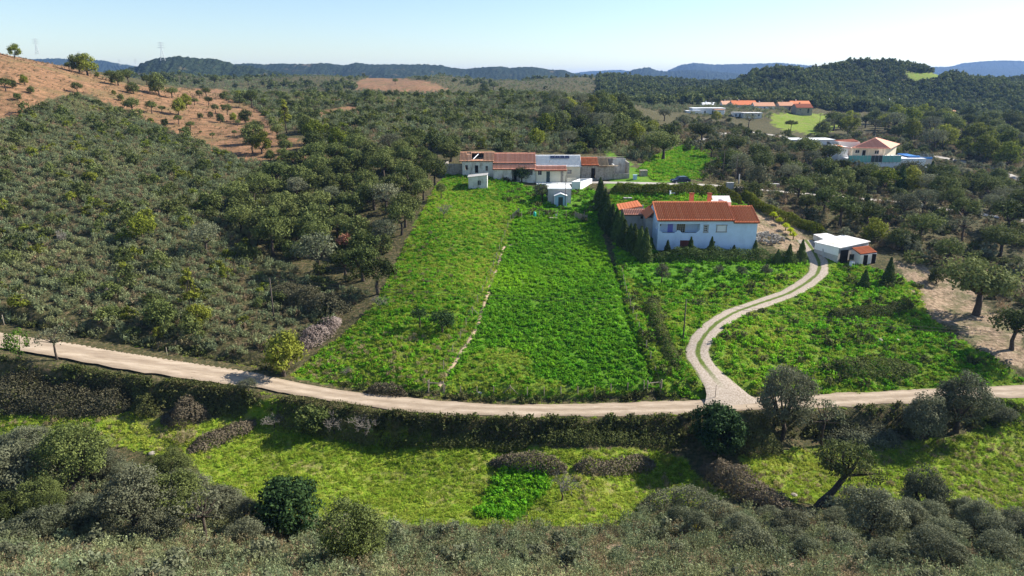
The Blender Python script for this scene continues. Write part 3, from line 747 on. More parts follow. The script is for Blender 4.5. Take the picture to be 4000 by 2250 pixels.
# small plants, scattered as uncountable cover
def plant_np(seed, n, r, h, leaf, asp=0.4, up=0.8, stems=0, spread=0.5):
    rg = np.random.default_rng(seed); k = max(4, n//10)
    a = rg.random(k)*6.28; rr = r*np.sqrt(rg.random(k)); tip = np.stack([rr*np.cos(a), rr*np.sin(a), h*(0.55+0.45*rg.random(k))*(1-0.35*(rr/r)**2)], 1)
    t = 0.25+0.75*rg.random((k, 10))**0.7
    P = tip[:, None]*np.stack([t**0.7, t**0.7, t], -1)+rg.normal(size=(k, 10, 3))*leaf*spread
    N = unit(rg.normal(size=P.shape)+np.array([0, 0, 0.5]))
    T = 0.5+0.25*rg.normal(size=(k, 1))+0.2*rg.normal(size=(k, 10))
    V, F = leaf_quads(P.reshape(-1, 3), N.reshape(-1, 3), leaf*(0.6+0.8*rg.random(k*10)), asp, rg, up)
    V[:, 2] = np.maximum(V[:, 2], -0.02)
    return V, F, tint4(T.ravel())
def proto_coll(name, items, mat):
    c = bpy.data.collections.new(name)
    for i, (V, F, T) in enumerate(items):
        o = bpy.data.objects.new('%s_plant' % name, leaf_mesh('%s_plant' % name, V, F, T)); o.data.materials.append(mat); c.objects.link(o)
    return c
def mound_np(seed, w, h, k, per, leaf):
    cl = clump_shell(seed, k, w/2*0.85, w/2*0.85, h*0.62, h*0.28, 0.2, -0.3)
    return crown_np(seed, cl, per, leaf, w*0.17)
C_CIST = proto_coll('rockrose', [plant_np(600+i, 130, 0.55, 1.15, 0.10, 0.38, 1.0) for i in range(4)], M_CIST)
C_CISTB = proto_coll('brown_scrub', [plant_np(620+i, 130, 0.6, 0.95, 0.10, 0.35, 0.9) for i in range(3)], M_CISTB)
C_FINE = proto_coll('fine_rockrose', [plant_np(640+i, 320, 0.6, 1.1, 0.062, 0.36, 1.0) for i in range(4)], M_CIST)
C_FINEB = proto_coll('fine_brown_scrub', [plant_np(660+i, 320, 0.65, 0.95, 0.058, 0.3, 1.0) for i in range(3)], M_CISTB)
C_MOUND = proto_coll('scrub_mound', [mound_np(680+i, 3.0, 2.2, 20, 26, 0.16) for i in range(4)], M_OAK)
C_MOUNDG = proto_coll('grey_mound', [mound_np(690+i, 2.6, 2.0, 20, 26, 0.14) for i in range(3)], M_GREY)
C_MOUNDY = proto_coll('yellow_mound', [mound_np(695+i, 2.2, 1.6, 16, 26, 0.14) for i in range(3)], M_OAKY)
C_FAR = proto_coll('far_tree', [mound_np(700+i, 5.0, 4.6, 16, 14, 0.55) for i in range(5)], M_OAK)
C_LUSH = proto_coll('lush_weed', [plant_np(720+i, 90, 0.42, 0.34, 0.085, 0.55, 0.2) for i in range(4)], M_LUSH)
C_GRASS = proto_coll('meadow_grass', [plant_np(740+i, 80, 0.45, 0.17, 0.085, 0.25, 0.5) for i in range(4)], M_GRASS)
C_STRAW = proto_coll('straw_tuft', [plant_np(760+i, 110, 0.42, 0.42, 0.13, 0.14, 1.4) for i in range(3)], M_STRAW)
C_WEED = proto_coll('bank_weed', [plant_np(780+i, 120, 0.6, 0.6, 0.11, 0.5, 0.3) for i in range(3)], M_BRAMG)

def gn_group(coll):
    g = bpy.data.node_groups.new('scatter_'+coll.name, 'GeometryNodeTree')
    g.interface.new_socket('Geometry', in_out='INPUT', socket_type='NodeSocketGeometry'); g.interface.new_socket('Geometry', in_out='OUTPUT', socket_type='NodeSocketGeometry')
    N = g.nodes; L = g.links
    gi = N.new('NodeGroupInput'); go = N.new('NodeGroupOutput'); ip = N.new('GeometryNodeInstanceOnPoints'); ci = N.new('GeometryNodeCollectionInfo')
    ci.inputs['Collection'].default_value = coll; ci.inputs['Separate Children'].default_value = True; ci.inputs['Reset Children'].default_value = True
    def na(name, typ):
        n = N.new('GeometryNodeInputNamedAttribute'); n.data_type = typ; n.inputs['Name'].default_value = name; return n.outputs[0]
    L.new(gi.outputs[0], ip.inputs['Points']); L.new(ci.outputs[0], ip.inputs['Instance']); ip.inputs['Pick Instance'].default_value = True
    L.new(na('pick', 'INT'), ip.inputs['Instance Index']); L.new(na('rot', 'FLOAT_VECTOR'), ip.inputs['Rotation']); L.new(na('size', 'FLOAT_VECTOR'), ip.inputs['Scale'])
    L.new(ip.outputs[0], go.inputs[0]); return g
def scatter(name, P, coll, smin, smax, label=None, cat=None, sink=0.03, hv=0.3, seed=5, tilt=0.12):
    rg = np.random.default_rng(seed); m = len(P)
    if not m: return
    me = bpy.data.meshes.new(name); me.vertices.add(m)
    Q = np.array(P, np.float32); Q[:, 2] -= sink; me.vertices.foreach_set('co', Q.ravel())
    s = (smin+(smax-smin)*rg.random(m)**1.3)[:, None]*np.stack([np.ones(m), np.ones(m), 1-hv+2*hv*rg.random(m)], 1)
    rot = np.stack([rg.normal(size=m)*tilt, rg.normal(size=m)*tilt, rg.random(m)*6.283], 1)
    for an, typ, arr in (('pick', 'INT', rg.integers(0, len(coll.objects), m)), ('rot', 'FLOAT_VECTOR', rot), ('size', 'FLOAT_VECTOR', s)):
        a = me.attributes.new(an, typ, 'POINT'); a.data.foreach_set('vector' if typ == 'FLOAT_VECTOR' else 'value', np.ascontiguousarray(arr, np.int32 if typ == 'INT' else np.float32).ravel())
    o = obj(name, me); md = o.modifiers.new('scatter', 'NODES'); md.node_group = gn_group(coll)
    return tag(o, label, cat, None, 'stuff')

def hedge(name, line, width, height, mat, label, cat='hedge', group=None, dens=90, leaf=0.12, lump=0.35, taper=True, world=False, seed=None):
    """a hedge or bramble bank: leaf clumps filling a lumpy bank along a line on the ground"""
    seed = seed or int(abs(line[0][0]*7+line[0][1])); rg = np.random.default_rng(seed)
    P = resample(line if world else [pix(*p) for p in line], 0.4); m = len(P)
    d = np.gradient(P[:, :2], axis=0); d = unit(d); nr = np.stack([-d[:, 1], d[:, 0]], 1)
    t = np.linspace(0, 1, m); end = np.clip(np.minimum(t, 1-t)*m*0.4/max(width, .5)*1.2+0.35, 0, 1) if taper else np.ones(m)
    hh = height*end*(1+lump*2*fbm(np.arange(m)*0.4/2.2, np.full(m, seed*0.37), 3)); ww = width*end*(1+lump*fbm(np.arange(m)*0.4/2.8+40, np.full(m, seed*0.37), 3))
    k = int(m*0.4*dens*4.0*(width*0.5+height)/2.0)
    i = rg.integers(0, m, k); a = rg.random(k)*math.pi; r = 0.78+0.22*rg.random(k)
    fl = rg.random(k) < 0.12; r[fl] = rg.random(fl.sum())
    off = np.cos(a)*ww[i]/2*r; z = np.sin(a)**0.75*hh[i]*r
    x = P[i, 0]+nr[i, 0]*off+rg.normal(size=k)*0.15; y = P[i, 1]+nr[i, 1]*off+rg.normal(size=k)*0.15
    clump = fbm(x/0.8, y/0.8+z, 2)
    z = z*(1+0.18*clump)
    z = ground_xy(x, y)+np.maximum(z, 0.03)
    Nn = unit(np.stack([nr[i, 0]*np.cos(a), nr[i, 1]*np.cos(a), np.sin(a)], 1)+rg.normal(size=(k, 3))*0.55)
    o = P[0]
    V, F = leaf_quads(np.stack([x-o[0], y-o[1], z-o[2]], 1), Nn, leaf*(0.65+0.7*rg.random(k)), 0.5, rg, 0.4)
    T = tint4(0.48+0.6*clump+0.2*rg.normal(size=k))
    ob = obj(name, leaf_mesh(name, V, F, T), mat); ob.location = tuple(o)
    TREES.extend([(p[0], p[1], width/2) for p in P[::4]])
    return tag(ob, label, cat, group)
# ---------------------------------------------------------------- building materials
M_WHITE = simple_mat('white_render', (0.80, 0.79, 0.77), 0.05, 0.8, 0.9, 0.2, stain=(0.52, 0.50, 0.47), stain_amt=0.35)
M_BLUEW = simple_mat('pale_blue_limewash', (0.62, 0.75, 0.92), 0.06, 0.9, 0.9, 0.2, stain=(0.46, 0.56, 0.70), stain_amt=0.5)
M_OLDW = simple_mat('weathered_whitewash', (0.66, 0.63, 0.57), 0.12, 1.2, 0.95, 0.1, stain=(0.26, 0.22, 0.17), stain_amt=0.8)
M_STONE = simple_mat('rough_rubble_wall', (0.34, 0.30, 0.25), 0.35, 2.5, 0.95, 0.1, bump=0.8, stain=(0.14, 0.11, 0.085), stain_amt=0.7)
M_CREAM = simple_mat('cream_render', (0.74, 0.66, 0.50), 0.05, 0.8, 0.9, 0.2, stain=(0.55, 0.48, 0.36), stain_amt=0.3)
M_PINKW = simple_mat('pale_pink_render', (0.78, 0.70, 0.64), 0.05, 0.8, 0.9, 0.2)
M_GREYW = simple_mat('grey_render', (0.46, 0.44, 0.42), 0.12, 1.0, 0.95, 0.1, stain=(0.26, 0.24, 0.22), stain_amt=0.5)
M_CONC = simple_mat('concrete', (0.42, 0.40, 0.37), 0.15, 1.5, 0.95, 0.1, stain=(0.22, 0.2, 0.18), stain_amt=0.5)
def tile_mat(name, a, b, moss, amt=0.35):
    t = NT(name); oi = t.new('ShaderNodeObjectInfo')
    n = t.noise(3.0, 5, 0.7); c = t.mix(oi.outputs['Random'], a, b)
    c = t.mix(t.ramp(n, [(0.5, (0, 0, 0)), (0.68, (amt,)*3)]), c, moss)
    t.color(c); return t.set(0.85, 0.2)
M_TILE = tile_mat('terracotta_tile', (0.66, 0.19, 0.075), (0.74, 0.26, 0.115), (0.45, 0.16, 0.08))
M_TILEO = tile_mat('old_terracotta_tile', (0.62, 0.30, 0.17), (0.70, 0.39, 0.25), (0.26, 0.19, 0.13), 0.7)
M_TILEP = tile_mat('pale_terracotta_tile', (0.70, 0.31, 0.20), (0.75, 0.37, 0.26), (0.55, 0.27, 0.19))
M_TILEM = tile_mat('mossy_tile', (0.34, 0.25, 0.16), (0.46, 0.33, 0.2), (0.17, 0.15, 0.085), 0.8)
M_TILEUND = simple_mat('tile_bed', (0.24, 0.075, 0.042), 0.2, 2, 0.95, 0.1)
M_OLDUND = simple_mat('old_tile_bed', (0.20, 0.13, 0.09), 0.25, 2, 0.95, 0.1)
M_SHEET = simple_mat('white_roof_sheet', (0.82, 0.81, 0.79), 0.04, 1.0, 0.6, 0.3, stain=(0.62, 0.60, 0.57), stain_amt=0.3)
M_RUSTY = simple_mat('pale_sheet_with_rust', (0.78, 0.76, 0.73), 0.06, 0.8, 0.7, 0.3, stain=(0.42, 0.22, 0.12), stain_amt=0.85)
M_GLASS = NT('window_glass'); M_GLASS.color((0.02, 0.025, 0.03)); M_GLASS = M_GLASS.set(0.08, 0.6)
M_DARK_IN = simple_mat('dark_interior', (0.025, 0.022, 0.02), 0.2, 2, 0.95, 0.05)
M_WOODD = simple_mat('dark_green_door', (0.03, 0.05, 0.045), 0.15, 3, 0.5, 0.4)
M_GARAGE = simple_mat('maroon_steel_door', (0.14, 0.035, 0.028), 0.12, 3, 0.5, 0.4)
M_LILAC = simple_mat('lilac_door', (0.22, 0.22, 0.62), 0.08, 3, 0.6, 0.3)
M_STONEF = simple_mat('grey_stone_surround', (0.36, 0.34, 0.32), 0.15, 4, 0.9, 0.2)
M_WFRAME = simple_mat('white_frame', (0.8, 0.8, 0.8), 0.03, 3, 0.5, 0.4)
M_SOLAR = NT('solar_cell'); M_SOLAR.color((0.012, 0.018, 0.05)); M_SOLAR = M_SOLAR.set(0.15, 0.6)
M_METAL = simple_mat('galvanised_metal', (0.45, 0.46, 0.47), 0.1, 4, 0.45, 0.5, metal=0.6)
M_WOOD = simple_mat('weathered_timber', (0.30, 0.25, 0.19), 0.3, 8, 0.9, 0.2)
M_POLE = simple_mat('dark_timber_pole', (0.10, 0.08, 0.065), 0.3, 6, 0.9, 0.2)
M_BLUEP = simple_mat('blue_pool_liner', (0.05, 0.22, 0.55), 0.1, 2, 0.4, 0.5)
M_MESH = simple_mat('green_mesh_panel', (0.20, 0.46, 0.38), 0.12, 2, 0.8, 0.2)
M_BRICK = simple_mat('orange_brick', (0.55, 0.24, 0.13), 0.15, 3, 0.9, 0.2)
M_PLBLUE = simple_mat('pale_blue_paint', (0.35, 0.50, 0.62), 0.1, 2, 0.7, 0.3)
M_CARBODY = NT('navy_car_paint'); M_CARBODY.color((0.012, 0.02, 0.05)); M_CARBODY = M_CARBODY.set(0.2, 0.6)
M_TYRE = simple_mat('tyre_rubber', (0.02, 0.02, 0.02), 0.1, 4, 0.9, 0.2)
M_TEAL = simple_mat('teal_plastic', (0.02, 0.42, 0.33), 0.05, 2, 0.4, 0.5)

def atz(px, py, z):
    ph, k = ray(px, py); Y = (CAMZ-z)/float(k); return (float(ph)*Y, Y, z)
class Bld:
    """a building: parts are given in world metres, stored relative to the Empty at its base"""
    def __init__(s, name, base, label, cat='house', group=None):
        s.o = empty(name, base, 0, label, cat, group); s.b = base
        s.x = []; s.y = []
    def part(s, name, mb, mat, parent=None, smooth=False, foot=False, label=None):
        if foot or name in ('wall', 'walls'):
            s.x += [v[0] for v in mb.v]; s.y += [v[1] for v in mb.v]
        off = s.b
        if parent is not None and parent is not s.o:
            pl = parent.location; off = tuple(s.b[i]+pl[i] for i in range(3))
        mb.v = [(v[0]-off[0], v[1]-off[1], v[2]-off[2]) for v in mb.v]
        o = mb.build(name, mat, parent or s.o, smooth)
        if label: o['label'] = label
        return o
    def done(s): BLD.append((min(s.x), max(s.x), min(s.y), max(s.y)))
def wall_x(mb, x0, x1, y0, y1, z0, z1, ops=()):
    """wall in the x-z plane with real openings (xa, xb, za, zb)"""
    zs = sorted({z0, z1, *[o[2] for o in ops], *[o[3] for o in ops]})
    zs = [z for z in zs if z0 <= z <= z1]
    for a, b in zip(zs[:-1], zs[1:]):
        cut = sorted([(o[0], o[1]) for o in ops if o[2] < b-1e-6 and o[3] > a+1e-6]); x = x0
        for c, d in cut:
            if c > x: mb.box(x, c, y0, y1, a, b)
            x = max(x, d)
        if x < x1: mb.box(x, x1, y0, y1, a, b)
    return mb
def wall_y(mb, x0, x1, y0, y1, z0, z1, ops=()):
    m2 = wall_x(MB(), y0, y1, x0, x1, z0, z1, ops)
    m2.v = [(v[1], v[0], v[2]) for v in m2.v]; m2.f = [f[::-1] for f in m2.f]
    return mb.add(m2.v, m2.f)
def tile_col_mesh(vec, side, r, courses, up):
    """one run of barrel tiles from eave to ridge: overlapping courses, half-round section"""
    vec = mathutils.Vector(vec); side = mathutils.Vector(side).normalized(); up = mathutils.Vector(up).normalized()
    b = MB(); n = 4; rings = []
    for c in range(courses):
        for t, rr in ((c/courses, r*1.08), ((c+1)/courses+0.0, r*0.9)):
            p = vec*t; rings.append([p+side*math.cos(math.pi*j/n)*rr+up*math.sin(math.pi*j/n)*rr*0.95 for j in range(n+1)])
    for rg_ in rings: b.v += [tuple(q) for q in rg_]
    for i in range(len(rings)-1):
        for j in range(n): b.f.append((i*(n+1)+j, (i+1)*(n+1)+j, (i+1)*(n+1)+j+1, i*(n+1)+j+1))
    return b.mesh('tile_run', True)
def tiled(B, roof, A, E, Rg, n, mat, courses=7, name='tile', skip=None, r=None):
    """barrel-tile runs between eave A-E, each rising by (Rg-A)"""
    A, E, Rg = map(mathutils.Vector, (A, E, Rg)); side = E-A; vec = Rg-A
    up = side.cross(vec).normalized()
    if up.z < 0: up = -up
    pitch = side.length/n; me = tile_col_mesh(vec, side, r or pitch*0.42, courses, up)
    base = mathutils.Vector(B.b)
    short = {}
    for i in range(n):
        if skip and skip(i) is not None:
            lo, hi = skip(i)
            for a, b_ in ((0, lo), (hi, 1)):
                if b_-a < 0.08: continue
                key = (round(a, 2), round(b_, 2))
                if key not in short: short[key] = tile_col_mesh(vec*(b_-a), side, r or pitch*0.42, max(1, int(courses*(b_-a))), up)
                o = obj(name, short[key], mat, roof); o.location = A+side*((i+0.5)/n)+vec*a+up*0.02-base
            continue
        o = obj(name, me, mat, roof); o.location = A+side*((i+0.5)/n)+up*0.02-base
def slab4(pts, th=0.12):
    """roof slab from 4 corner points, thickness downwards"""
    return MB().slab([tuple(p) for p in pts], (0, 0, -1), th)
def window(B, x0, x1, y, z0, z1, nx=2, nz=2, fr=None, th=0.06, pane=None, name='window', face=-1):
    """framed window set in the wall plane y; face=-1 looks toward -y"""
    f = MB(); w = 0.07
    f.box(x0-w, x1+w, y-th, y+th, z0-w, z0); f.box(x0-w, x1+w, y-th, y+th, z1, z1+w)
    f.box(x0-w, x0, y-th, y+th, z0, z1); f.box(x1, x1+w, y-th, y+th, z0, z1)
    for i in range(1, nx): xx = x0+(x1-x0)*i/nx; f.box(xx-.025, xx+.025, y-th*.6, y+th*.6, z0, z1)
    for i in range(1, nz): zz = z0+(z1-z0)*i/nz; f.box(x0, x1, y-th*.5, y+th*.5, zz-.025, zz+.025)
    wo = B.part(name, f, fr or M_WFRAME)
    B.part('pane', MB().box(x0, x1, y+.012, y+.03, z0, z1), pane or M_GLASS, wo)
    return wo
def door(B, x0, x1, y, z0, z1, mat, frame=None, glass=False):
    d = B.part('door', MB().box(x0, x1, y-0.03, y+0.03, z0, z1), mat)
    if frame:
        w = 0.08
        B.part('door_frame', MB().box(x0-w, x0, y-.05, y+.05, z0, z1+w).box(x1, x1+w, y-.05, y+.05, z0, z1+w).box(x0, x1, y-.05, y+.05, z1, z1+w), frame)
    B.part('handle', MB().box(x1-0.14, x1-0.08, y-0.07, y-0.03, z0+(z1-z0)*.45, z0+(z1-z0)*.52), M_METAL, d)
    return d

# ================================================================ the white two-storey house
P0 = at(1652, 631.4, 121.6); HX, HY, HZ = P0
H = Bld('blue_house', P0, 'large two-storey pale blue house with terracotta roof and recessed veranda', 'house')
xw = HX+13.45; xe = HX+17.95; EZ = HZ+5.7; RZ = HZ+8.15; RY = HY+5.0; DY = HY+10.0
wm = MB()
wall_x(wm, HX, xw, HY, HY+.3, HZ-1.5, EZ, [(HX+.3, HX+7.6, HZ+3.35, HZ+5.04), (HX+8.3, HX+9.05, HZ+3.45, HZ+4.85), (HX+10.6, HX+12.4, HZ+3.55, HZ+4.85), (HX+4.15, HX+6.6, HZ-.4, HZ+2.0)])
wall_y(wm, HX, HX+.3, HY+.3, DY, HZ-1.5, EZ, [(HY+.45, HY+2.3, HZ+3.7, HZ+5.0), (HY+5.2, HY+6.1, HZ+3.6, HZ+4.9)])
wm.slab([(HX+.02, HY+.02, EZ), (HX+.02, DY, EZ), (HX+.02, RY, RZ-.1)], (1, 0, 0), .28)
wm.box(HX+.3, xw, DY-.3, DY, HZ-1.5, EZ); wm.slab([(xw-.3, HY+.02, EZ), (xw-.3, DY, EZ), (xw-.3, RY, RZ-.1)], (1, 0, 0), .28)
wall_y(wm, xw-.3, xw, HY+.3, DY-.3, HZ-1.5, EZ)
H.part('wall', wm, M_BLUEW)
we = MB(); EZ2 = HZ+5.32; RZ2 = HZ+7.5; RY2 = HY+4.7
we.box(xw, xe, HY, HY+.3, HZ-1.5, EZ2); we.box(xe-.3, xe, HY+.3, HY+9.4, HZ-1.5, EZ2); we.box(xw, xe-.3, HY+9.1, HY+9.4, HZ-1.5, EZ2)
we.slab([(xe-.3, HY+.02, EZ2), (xe-.3, HY+9.4, EZ2), (xe-.3, RY2, RZ2-.1)], (1, 0, 0), .28)
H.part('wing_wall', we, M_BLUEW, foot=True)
# veranda
H.part('veranda_floor', MB().box(HX+.3, HX+7.9, HY+.3, HY+2.6, HZ+2.8, HZ+3.0), M_CONC)
H.part('veranda_ceiling', MB().box(HX+.3, HX+7.9, HY+.3, HY+2.6, HZ+5.1, HZ+5.2), M_WHITE)
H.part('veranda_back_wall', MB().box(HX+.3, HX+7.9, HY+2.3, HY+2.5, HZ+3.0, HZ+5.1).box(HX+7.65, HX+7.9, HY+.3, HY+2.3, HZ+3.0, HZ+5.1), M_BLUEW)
for q in ([(.3, 3.35), (.9, 3.35), (.45, 3.8), (.3, 3.8)], [(3.05, 3.35), (4.45, 3.35), (3.95, 3.82), (3.55, 3.82)], [(7.0, 3.35), (7.6, 3.35), (7.6, 3.8), (7.45, 3.8)]):
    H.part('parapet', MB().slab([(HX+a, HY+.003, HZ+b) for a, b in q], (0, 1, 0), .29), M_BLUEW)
H.part('lilac_panel', MB().box(HX+2.25, HX+3.2, HY+2.22, HY+2.297, HZ+3.05, HZ+4.85), M_LILAC)
window(H, HX+.45, HX+1.0, HY+2.24, HZ+4.2, HZ+4.95, 1, 1)
window(H, HX+3.95, HX+5.4, HY+2.22, HZ+3.05, HZ+4.95, 4, 5, M_CREAM, name='glazed_door')
# windows with stone surrounds, shutter, garage door
def surround(x0, x1, z0, z1):
    b = MB(); w = .17
    b.box(x0-w, x0, HY-.05, HY+.1, z0, z1); b.box(x1, x1+w, HY-.05, HY+.1, z0, z1)
    b.box(x0-w-.06, x1+w+.06, HY-.08, HY+.1, z1, z1+w); b.box(x0-w-.06, x1+w+.06, HY-.08, HY+.1, z0-w, z0)
    return b
H.part('window_surround', surround(HX+8.4, HX+8.95, HZ+3.6, HZ+4.75), M_STONEF)
window(H, HX+8.45, HX+8.9, HY+.1, HZ+3.65, HZ+4.7, 2, 3)
H.part('window_surround', surround(HX+10.7, HX+12.3, HZ+3.65, HZ+4.75), M_STONEF)
sh = MB()
for i in range(11): sh.box(HX+10.7, HX+12.3, HY+.02, HY+.06, HZ+3.65+i*.1, HZ+3.65+i*.1+.094)
H.part('roller_shutter', sh, M_WFRAME)
gd = H.part('garage_door', MB().box(HX+4.17, HX+6.58, HY+.1, HY+.16, HZ-.4, HZ+1.98), M_GARAGE)
for i in range(6): H.part('panel', MB().box(HX+4.22+i*.4, HX+4.56+i*.4, HY+.07, HY+.097, HZ-.3, HZ+1.9), M_GARAGE, gd)
H.part('wall_box', MB().box(HX+10.05, HX+10.5, HY-.22, HY-.005, HZ+1.5, HZ+1.85), M_DARK_IN)
H.part('side_window', MB().box(HX+.1, HX+.16, HY+5.2, HY+6.1, HZ+3.6, HZ+4.9), M_GLASS)
# roofs
ro = H.part('roof', slab4([(HX-.25, HY-.35, EZ-.02), (xw+.1, HY-.35, EZ-.02), (xw+.1, RY, RZ), (HX-.25, RY, RZ)]), M_TILEUND)
tiled(H, ro, (HX-.25, HY-.38, EZ), (xw+.1, HY-.38, EZ), (HX-.25, RY, RZ+.02), 42, M_TILE, 12)
H.part('back_roof', slab4([(HX-.25, RY, RZ), (xw+.1, RY, RZ), (xw+.1, DY+.35, EZ-.02), (HX-.25, DY+.35, EZ-.02)]), M_TILE)
H.part('ridge_cap', MB().tube([(HX-.3, RY, RZ+.04), (xw+.15, RY, RZ+.04)], .14, 8), M_TILE, ro)
H.part('verge', MB().tube([(xw+.12, HY-.4, EZ+.05), (xw+.12, RY, RZ+.07)], .11, 6), M_TILEUND, ro)
H.part('verge', MB().tube([(HX-.27, HY-.4, EZ+.05), (HX-.27, RY, RZ+.07)], .09, 6), M_TILE, ro)
r2 = H.part('wing_roof', slab4([(xw+.16, HY-.35, EZ2-.02), (xe+.2, HY-.35, EZ2-.02), (xe+.2, RY2, RZ2), (xw+.16, RY2, RZ2)]), M_TILEUND)
tiled(H, r2, (xw+.2, HY-.38, EZ2), (xe+.2, HY-.38, EZ2), (xw+.2, RY2, RZ2+.02), 15, M_TILE, 11)
H.part('verge', MB().tube([(xe+.22, HY-.4, EZ2+.05), (xe+.22, RY2, RZ2+.07)], .12, 6), M_TILEUND, r2)
H.part('wing_back_roof', slab4([(xw+.16, RY2, RZ2), (xe+.2, RY2, RZ2), (xe+.2, HY+9.7, EZ2-.02), (xw+.16, HY+9.7, EZ2-.02)]), M_TILE)
for a, b, yy in ((1736.5, 1746.5, 8.0), (1782, 1791, 7.2)):
    q0 = at(a, 489, HY+yy); q1 = at(b, 489, HY+yy)
    ch = H.part('chimney', MB().box(q0[0], q1[0], HY+yy, HY+yy+.7, HZ+5.9, q0[2]), M_BRICK)
    H.part('chimney_cap', MB().box(q0[0]-.08, q1[0]+.08, HY+yy-.08, HY+yy+.78, q0[2]+.06, q0[2]+.22).box(q0[0]+.05, q1[0]-.05, HY+yy+.05, HY+yy+.65, q0[2], q0[2]+.06), M_TILEUND, ch)
q0 = at(1790, 512, HY+11); q1 = at(1835, 512, HY+11)
H.part('rear_wing', MB().box(q0[0], q1[0], HY+10, HY+13, HZ+2, HZ+7.2).slab([(q0[0], HY+9.9, HZ+7.3), (q1[0], HY+9.9, HZ+7.3), (q1[0], HY+11.5, HZ+8.3), (q0[0], HY+11.5, HZ+8.3)], (0, 0, -1), .1), M_PINKW)
qt = at(1816, 505, HY+8.6)
H.part('water_tank', MB().tube([(qt[0]-.6, HY+8.6, qt[2]), (qt[0]+.7, HY+8.6, qt[2])], .3, 10), M_WFRAME, smooth=True)
# lean-to roof joining the outbuilding
lj = [at(1634, 541, HY+4.5), at(1645, 541, HY+4.5)]
H.part('side_roof', slab4([(HX-1.5, HY+4.2, HZ+5.2), (HX-.05, HY+4.2, HZ+6.5), (HX-.05, HY+9, HZ+6.9), (HX-1.5, HY+9, HZ+5.6)]), M_TILE)
H.part('side_wall', MB().box(HX-1.2, HX-.02, HY+5, HY+8.8, HZ-1, HZ+5.2), M_GREYW)
H.done()
# stone outbuilding behind its left side
q0 = at(1571, 566, HY+8.5); q1 = at(1631, 566, HY+8.5); zt = at(1571, 541, HY+8.5)[2]
O = Bld('outbuilding', (q0[0], HY+8.5, q0[2]), 'grey rendered outbuilding with red corrugated roof left of the blue house', 'outbuilding')
ow = wall_x(MB(), q0[0], q1[0]-.1, HY+8.5, HY+8.8, q0[2]-3, zt, [(q1[0]-1.6, q1[0]-1.1, zt-.75, zt-.2)]); ow.box(q0[0], q0[0]+.3, HY+8.8, HY+14, q0[2]-3, zt).box(q0[0]+.3, q1[0]-.1, HY+13.7, HY+14, q0[2]-3, zt+1)
O.part('wall', ow, M_GREYW)
window(O, q1[0]-1.6, q1[0]-1.1, HY+8.6, zt-.75, zt-.2, 1, 1)
ro = O.part('roof', slab4([(q0[0]-.3, HY+8.2, zt+.05), (q1[0]-.15, HY+8.2, zt+.05), (q1[0]-.15, HY+10.5, zt+.75), (q0[0]-.3, HY+10.5, zt+.75)]), M_OLDUND)
tiled(O, ro, (q0[0]-.3, HY+8.17, zt+.06), (q1[0]-.15, HY+8.17, zt+.06), (q0[0]-.3, HY+10.5, zt+.77), 14, M_TILEP, 5)
r2 = O.part('upper_roof', slab4([(q0[0]-.9, HY+10.7, zt+.55), (q0[0]+3.7, HY+10.7, zt+1.35), (q0[0]+3.3, HY+14.2, zt+1.9), (q0[0]-.9, HY+14.2, zt+1.1)]), M_TILE)
for i in range(8): O.part('roof_panel', MB().slab([(q0[0]-.85+i*.55, HY+10.65, zt+.60+i*.096), (q0[0]-.4+i*.55, HY+10.65, zt+.68+i*.096), (q0[0]-.4+i*.53, HY+14.1, zt+1.22+i*.096), (q0[0]-.85+i*.53, HY+14.1, zt+1.14+i*.096)], (0, 0, 1), .04), M_TILE, r2)
O.done()

# ================================================================ the row of old cottages on the hill
YC = 166.0
def cz(py, Y=YC): return at(1300, py, Y)[2]
def cx(px, Y=YC, py=420): return at(px, py, Y)[0]
GB = cz(434)
# ruined house with a hole in its roof
x0, x1 = cx(1163), cx(1241); zt = cz(405.5); rz = zt+1.75; yr = YC+3.6
B = Bld('ruined_house', (x0, YC, GB), 'abandoned whitewashed house with a hole in its tiled roof', 'house')
w = wall_x(MB(), x0, x1, YC, YC+.4, GB-2, zt, [(cx(1170), cx(1177), cz(427.5), cz(415.5)), (cx(1194.5), cx(1203), cz(435), cz(416)), (cx(1221.4), cx(1227.4), cz(429.5), cz(417.5))])
w.box(x0, x0+.4, YC+.4, YC+7.2, GB-2, zt).box(x1-.4, x1, YC+.4, YC+7.2, GB-2, zt).box(x0+.4, x1-.4, YC+6.8, YC+7.2, GB-2, zt+.2)
w.slab([(x0+.01, YC+.05, zt), (x0+.01, YC+7.1, zt), (x0+.01, yr, rz-.1)], (1, 0, 0), .38); w.slab([(x1-.4, YC+.05, zt), (x1-.4, YC+7.1, zt), (x1-.4, yr, rz-.1)], (1, 0, 0), .38)
B.part('wall', w, M_OLDW)
B.part('door', MB().box(cx(1195), cx(1202.5), YC+.2, YC+.26, GB-.4, cz(416)), M_DARK_IN)
window(B, cx(1221.6), cx(1227.2), YC+.15, cz(429.5), cz(417.5), 2, 2, M_WOOD)
ax, bx = x0-.7, x1+.15; n = 26
hole = lambda i: (0.18, 0.86) if 9 <= i <= 17 else ((0.75, 0.95) if 5 <= i < 8 else None)
ra = MB()   # roof deck left and right of the hole, strips above and below it
def deck(t0, t1, v0, v1):
    p = lambda t, v: (ax+(bx-ax)*t, YC-.35+(yr-YC+.35)*v, zt+(rz-zt)*v)
    ra.slab([p(t0, v0), p(t1, v0), p(t1, v1), p(t0, v1)], (0, 0, -1), .08)
deck(0, .345, 0, 1); deck(.345, .69, 0, .18); deck(.345, .69, .87, 1); deck(.69, 1, 0, 1)
ro = B.part('roof', ra, M_OLDUND)
tiled(B, ro, (ax, YC-.38, zt+.02), (bx, YC-.38, zt+.02), (ax, yr, rz+.04), n, M_TILEO, 8, skip=hole)
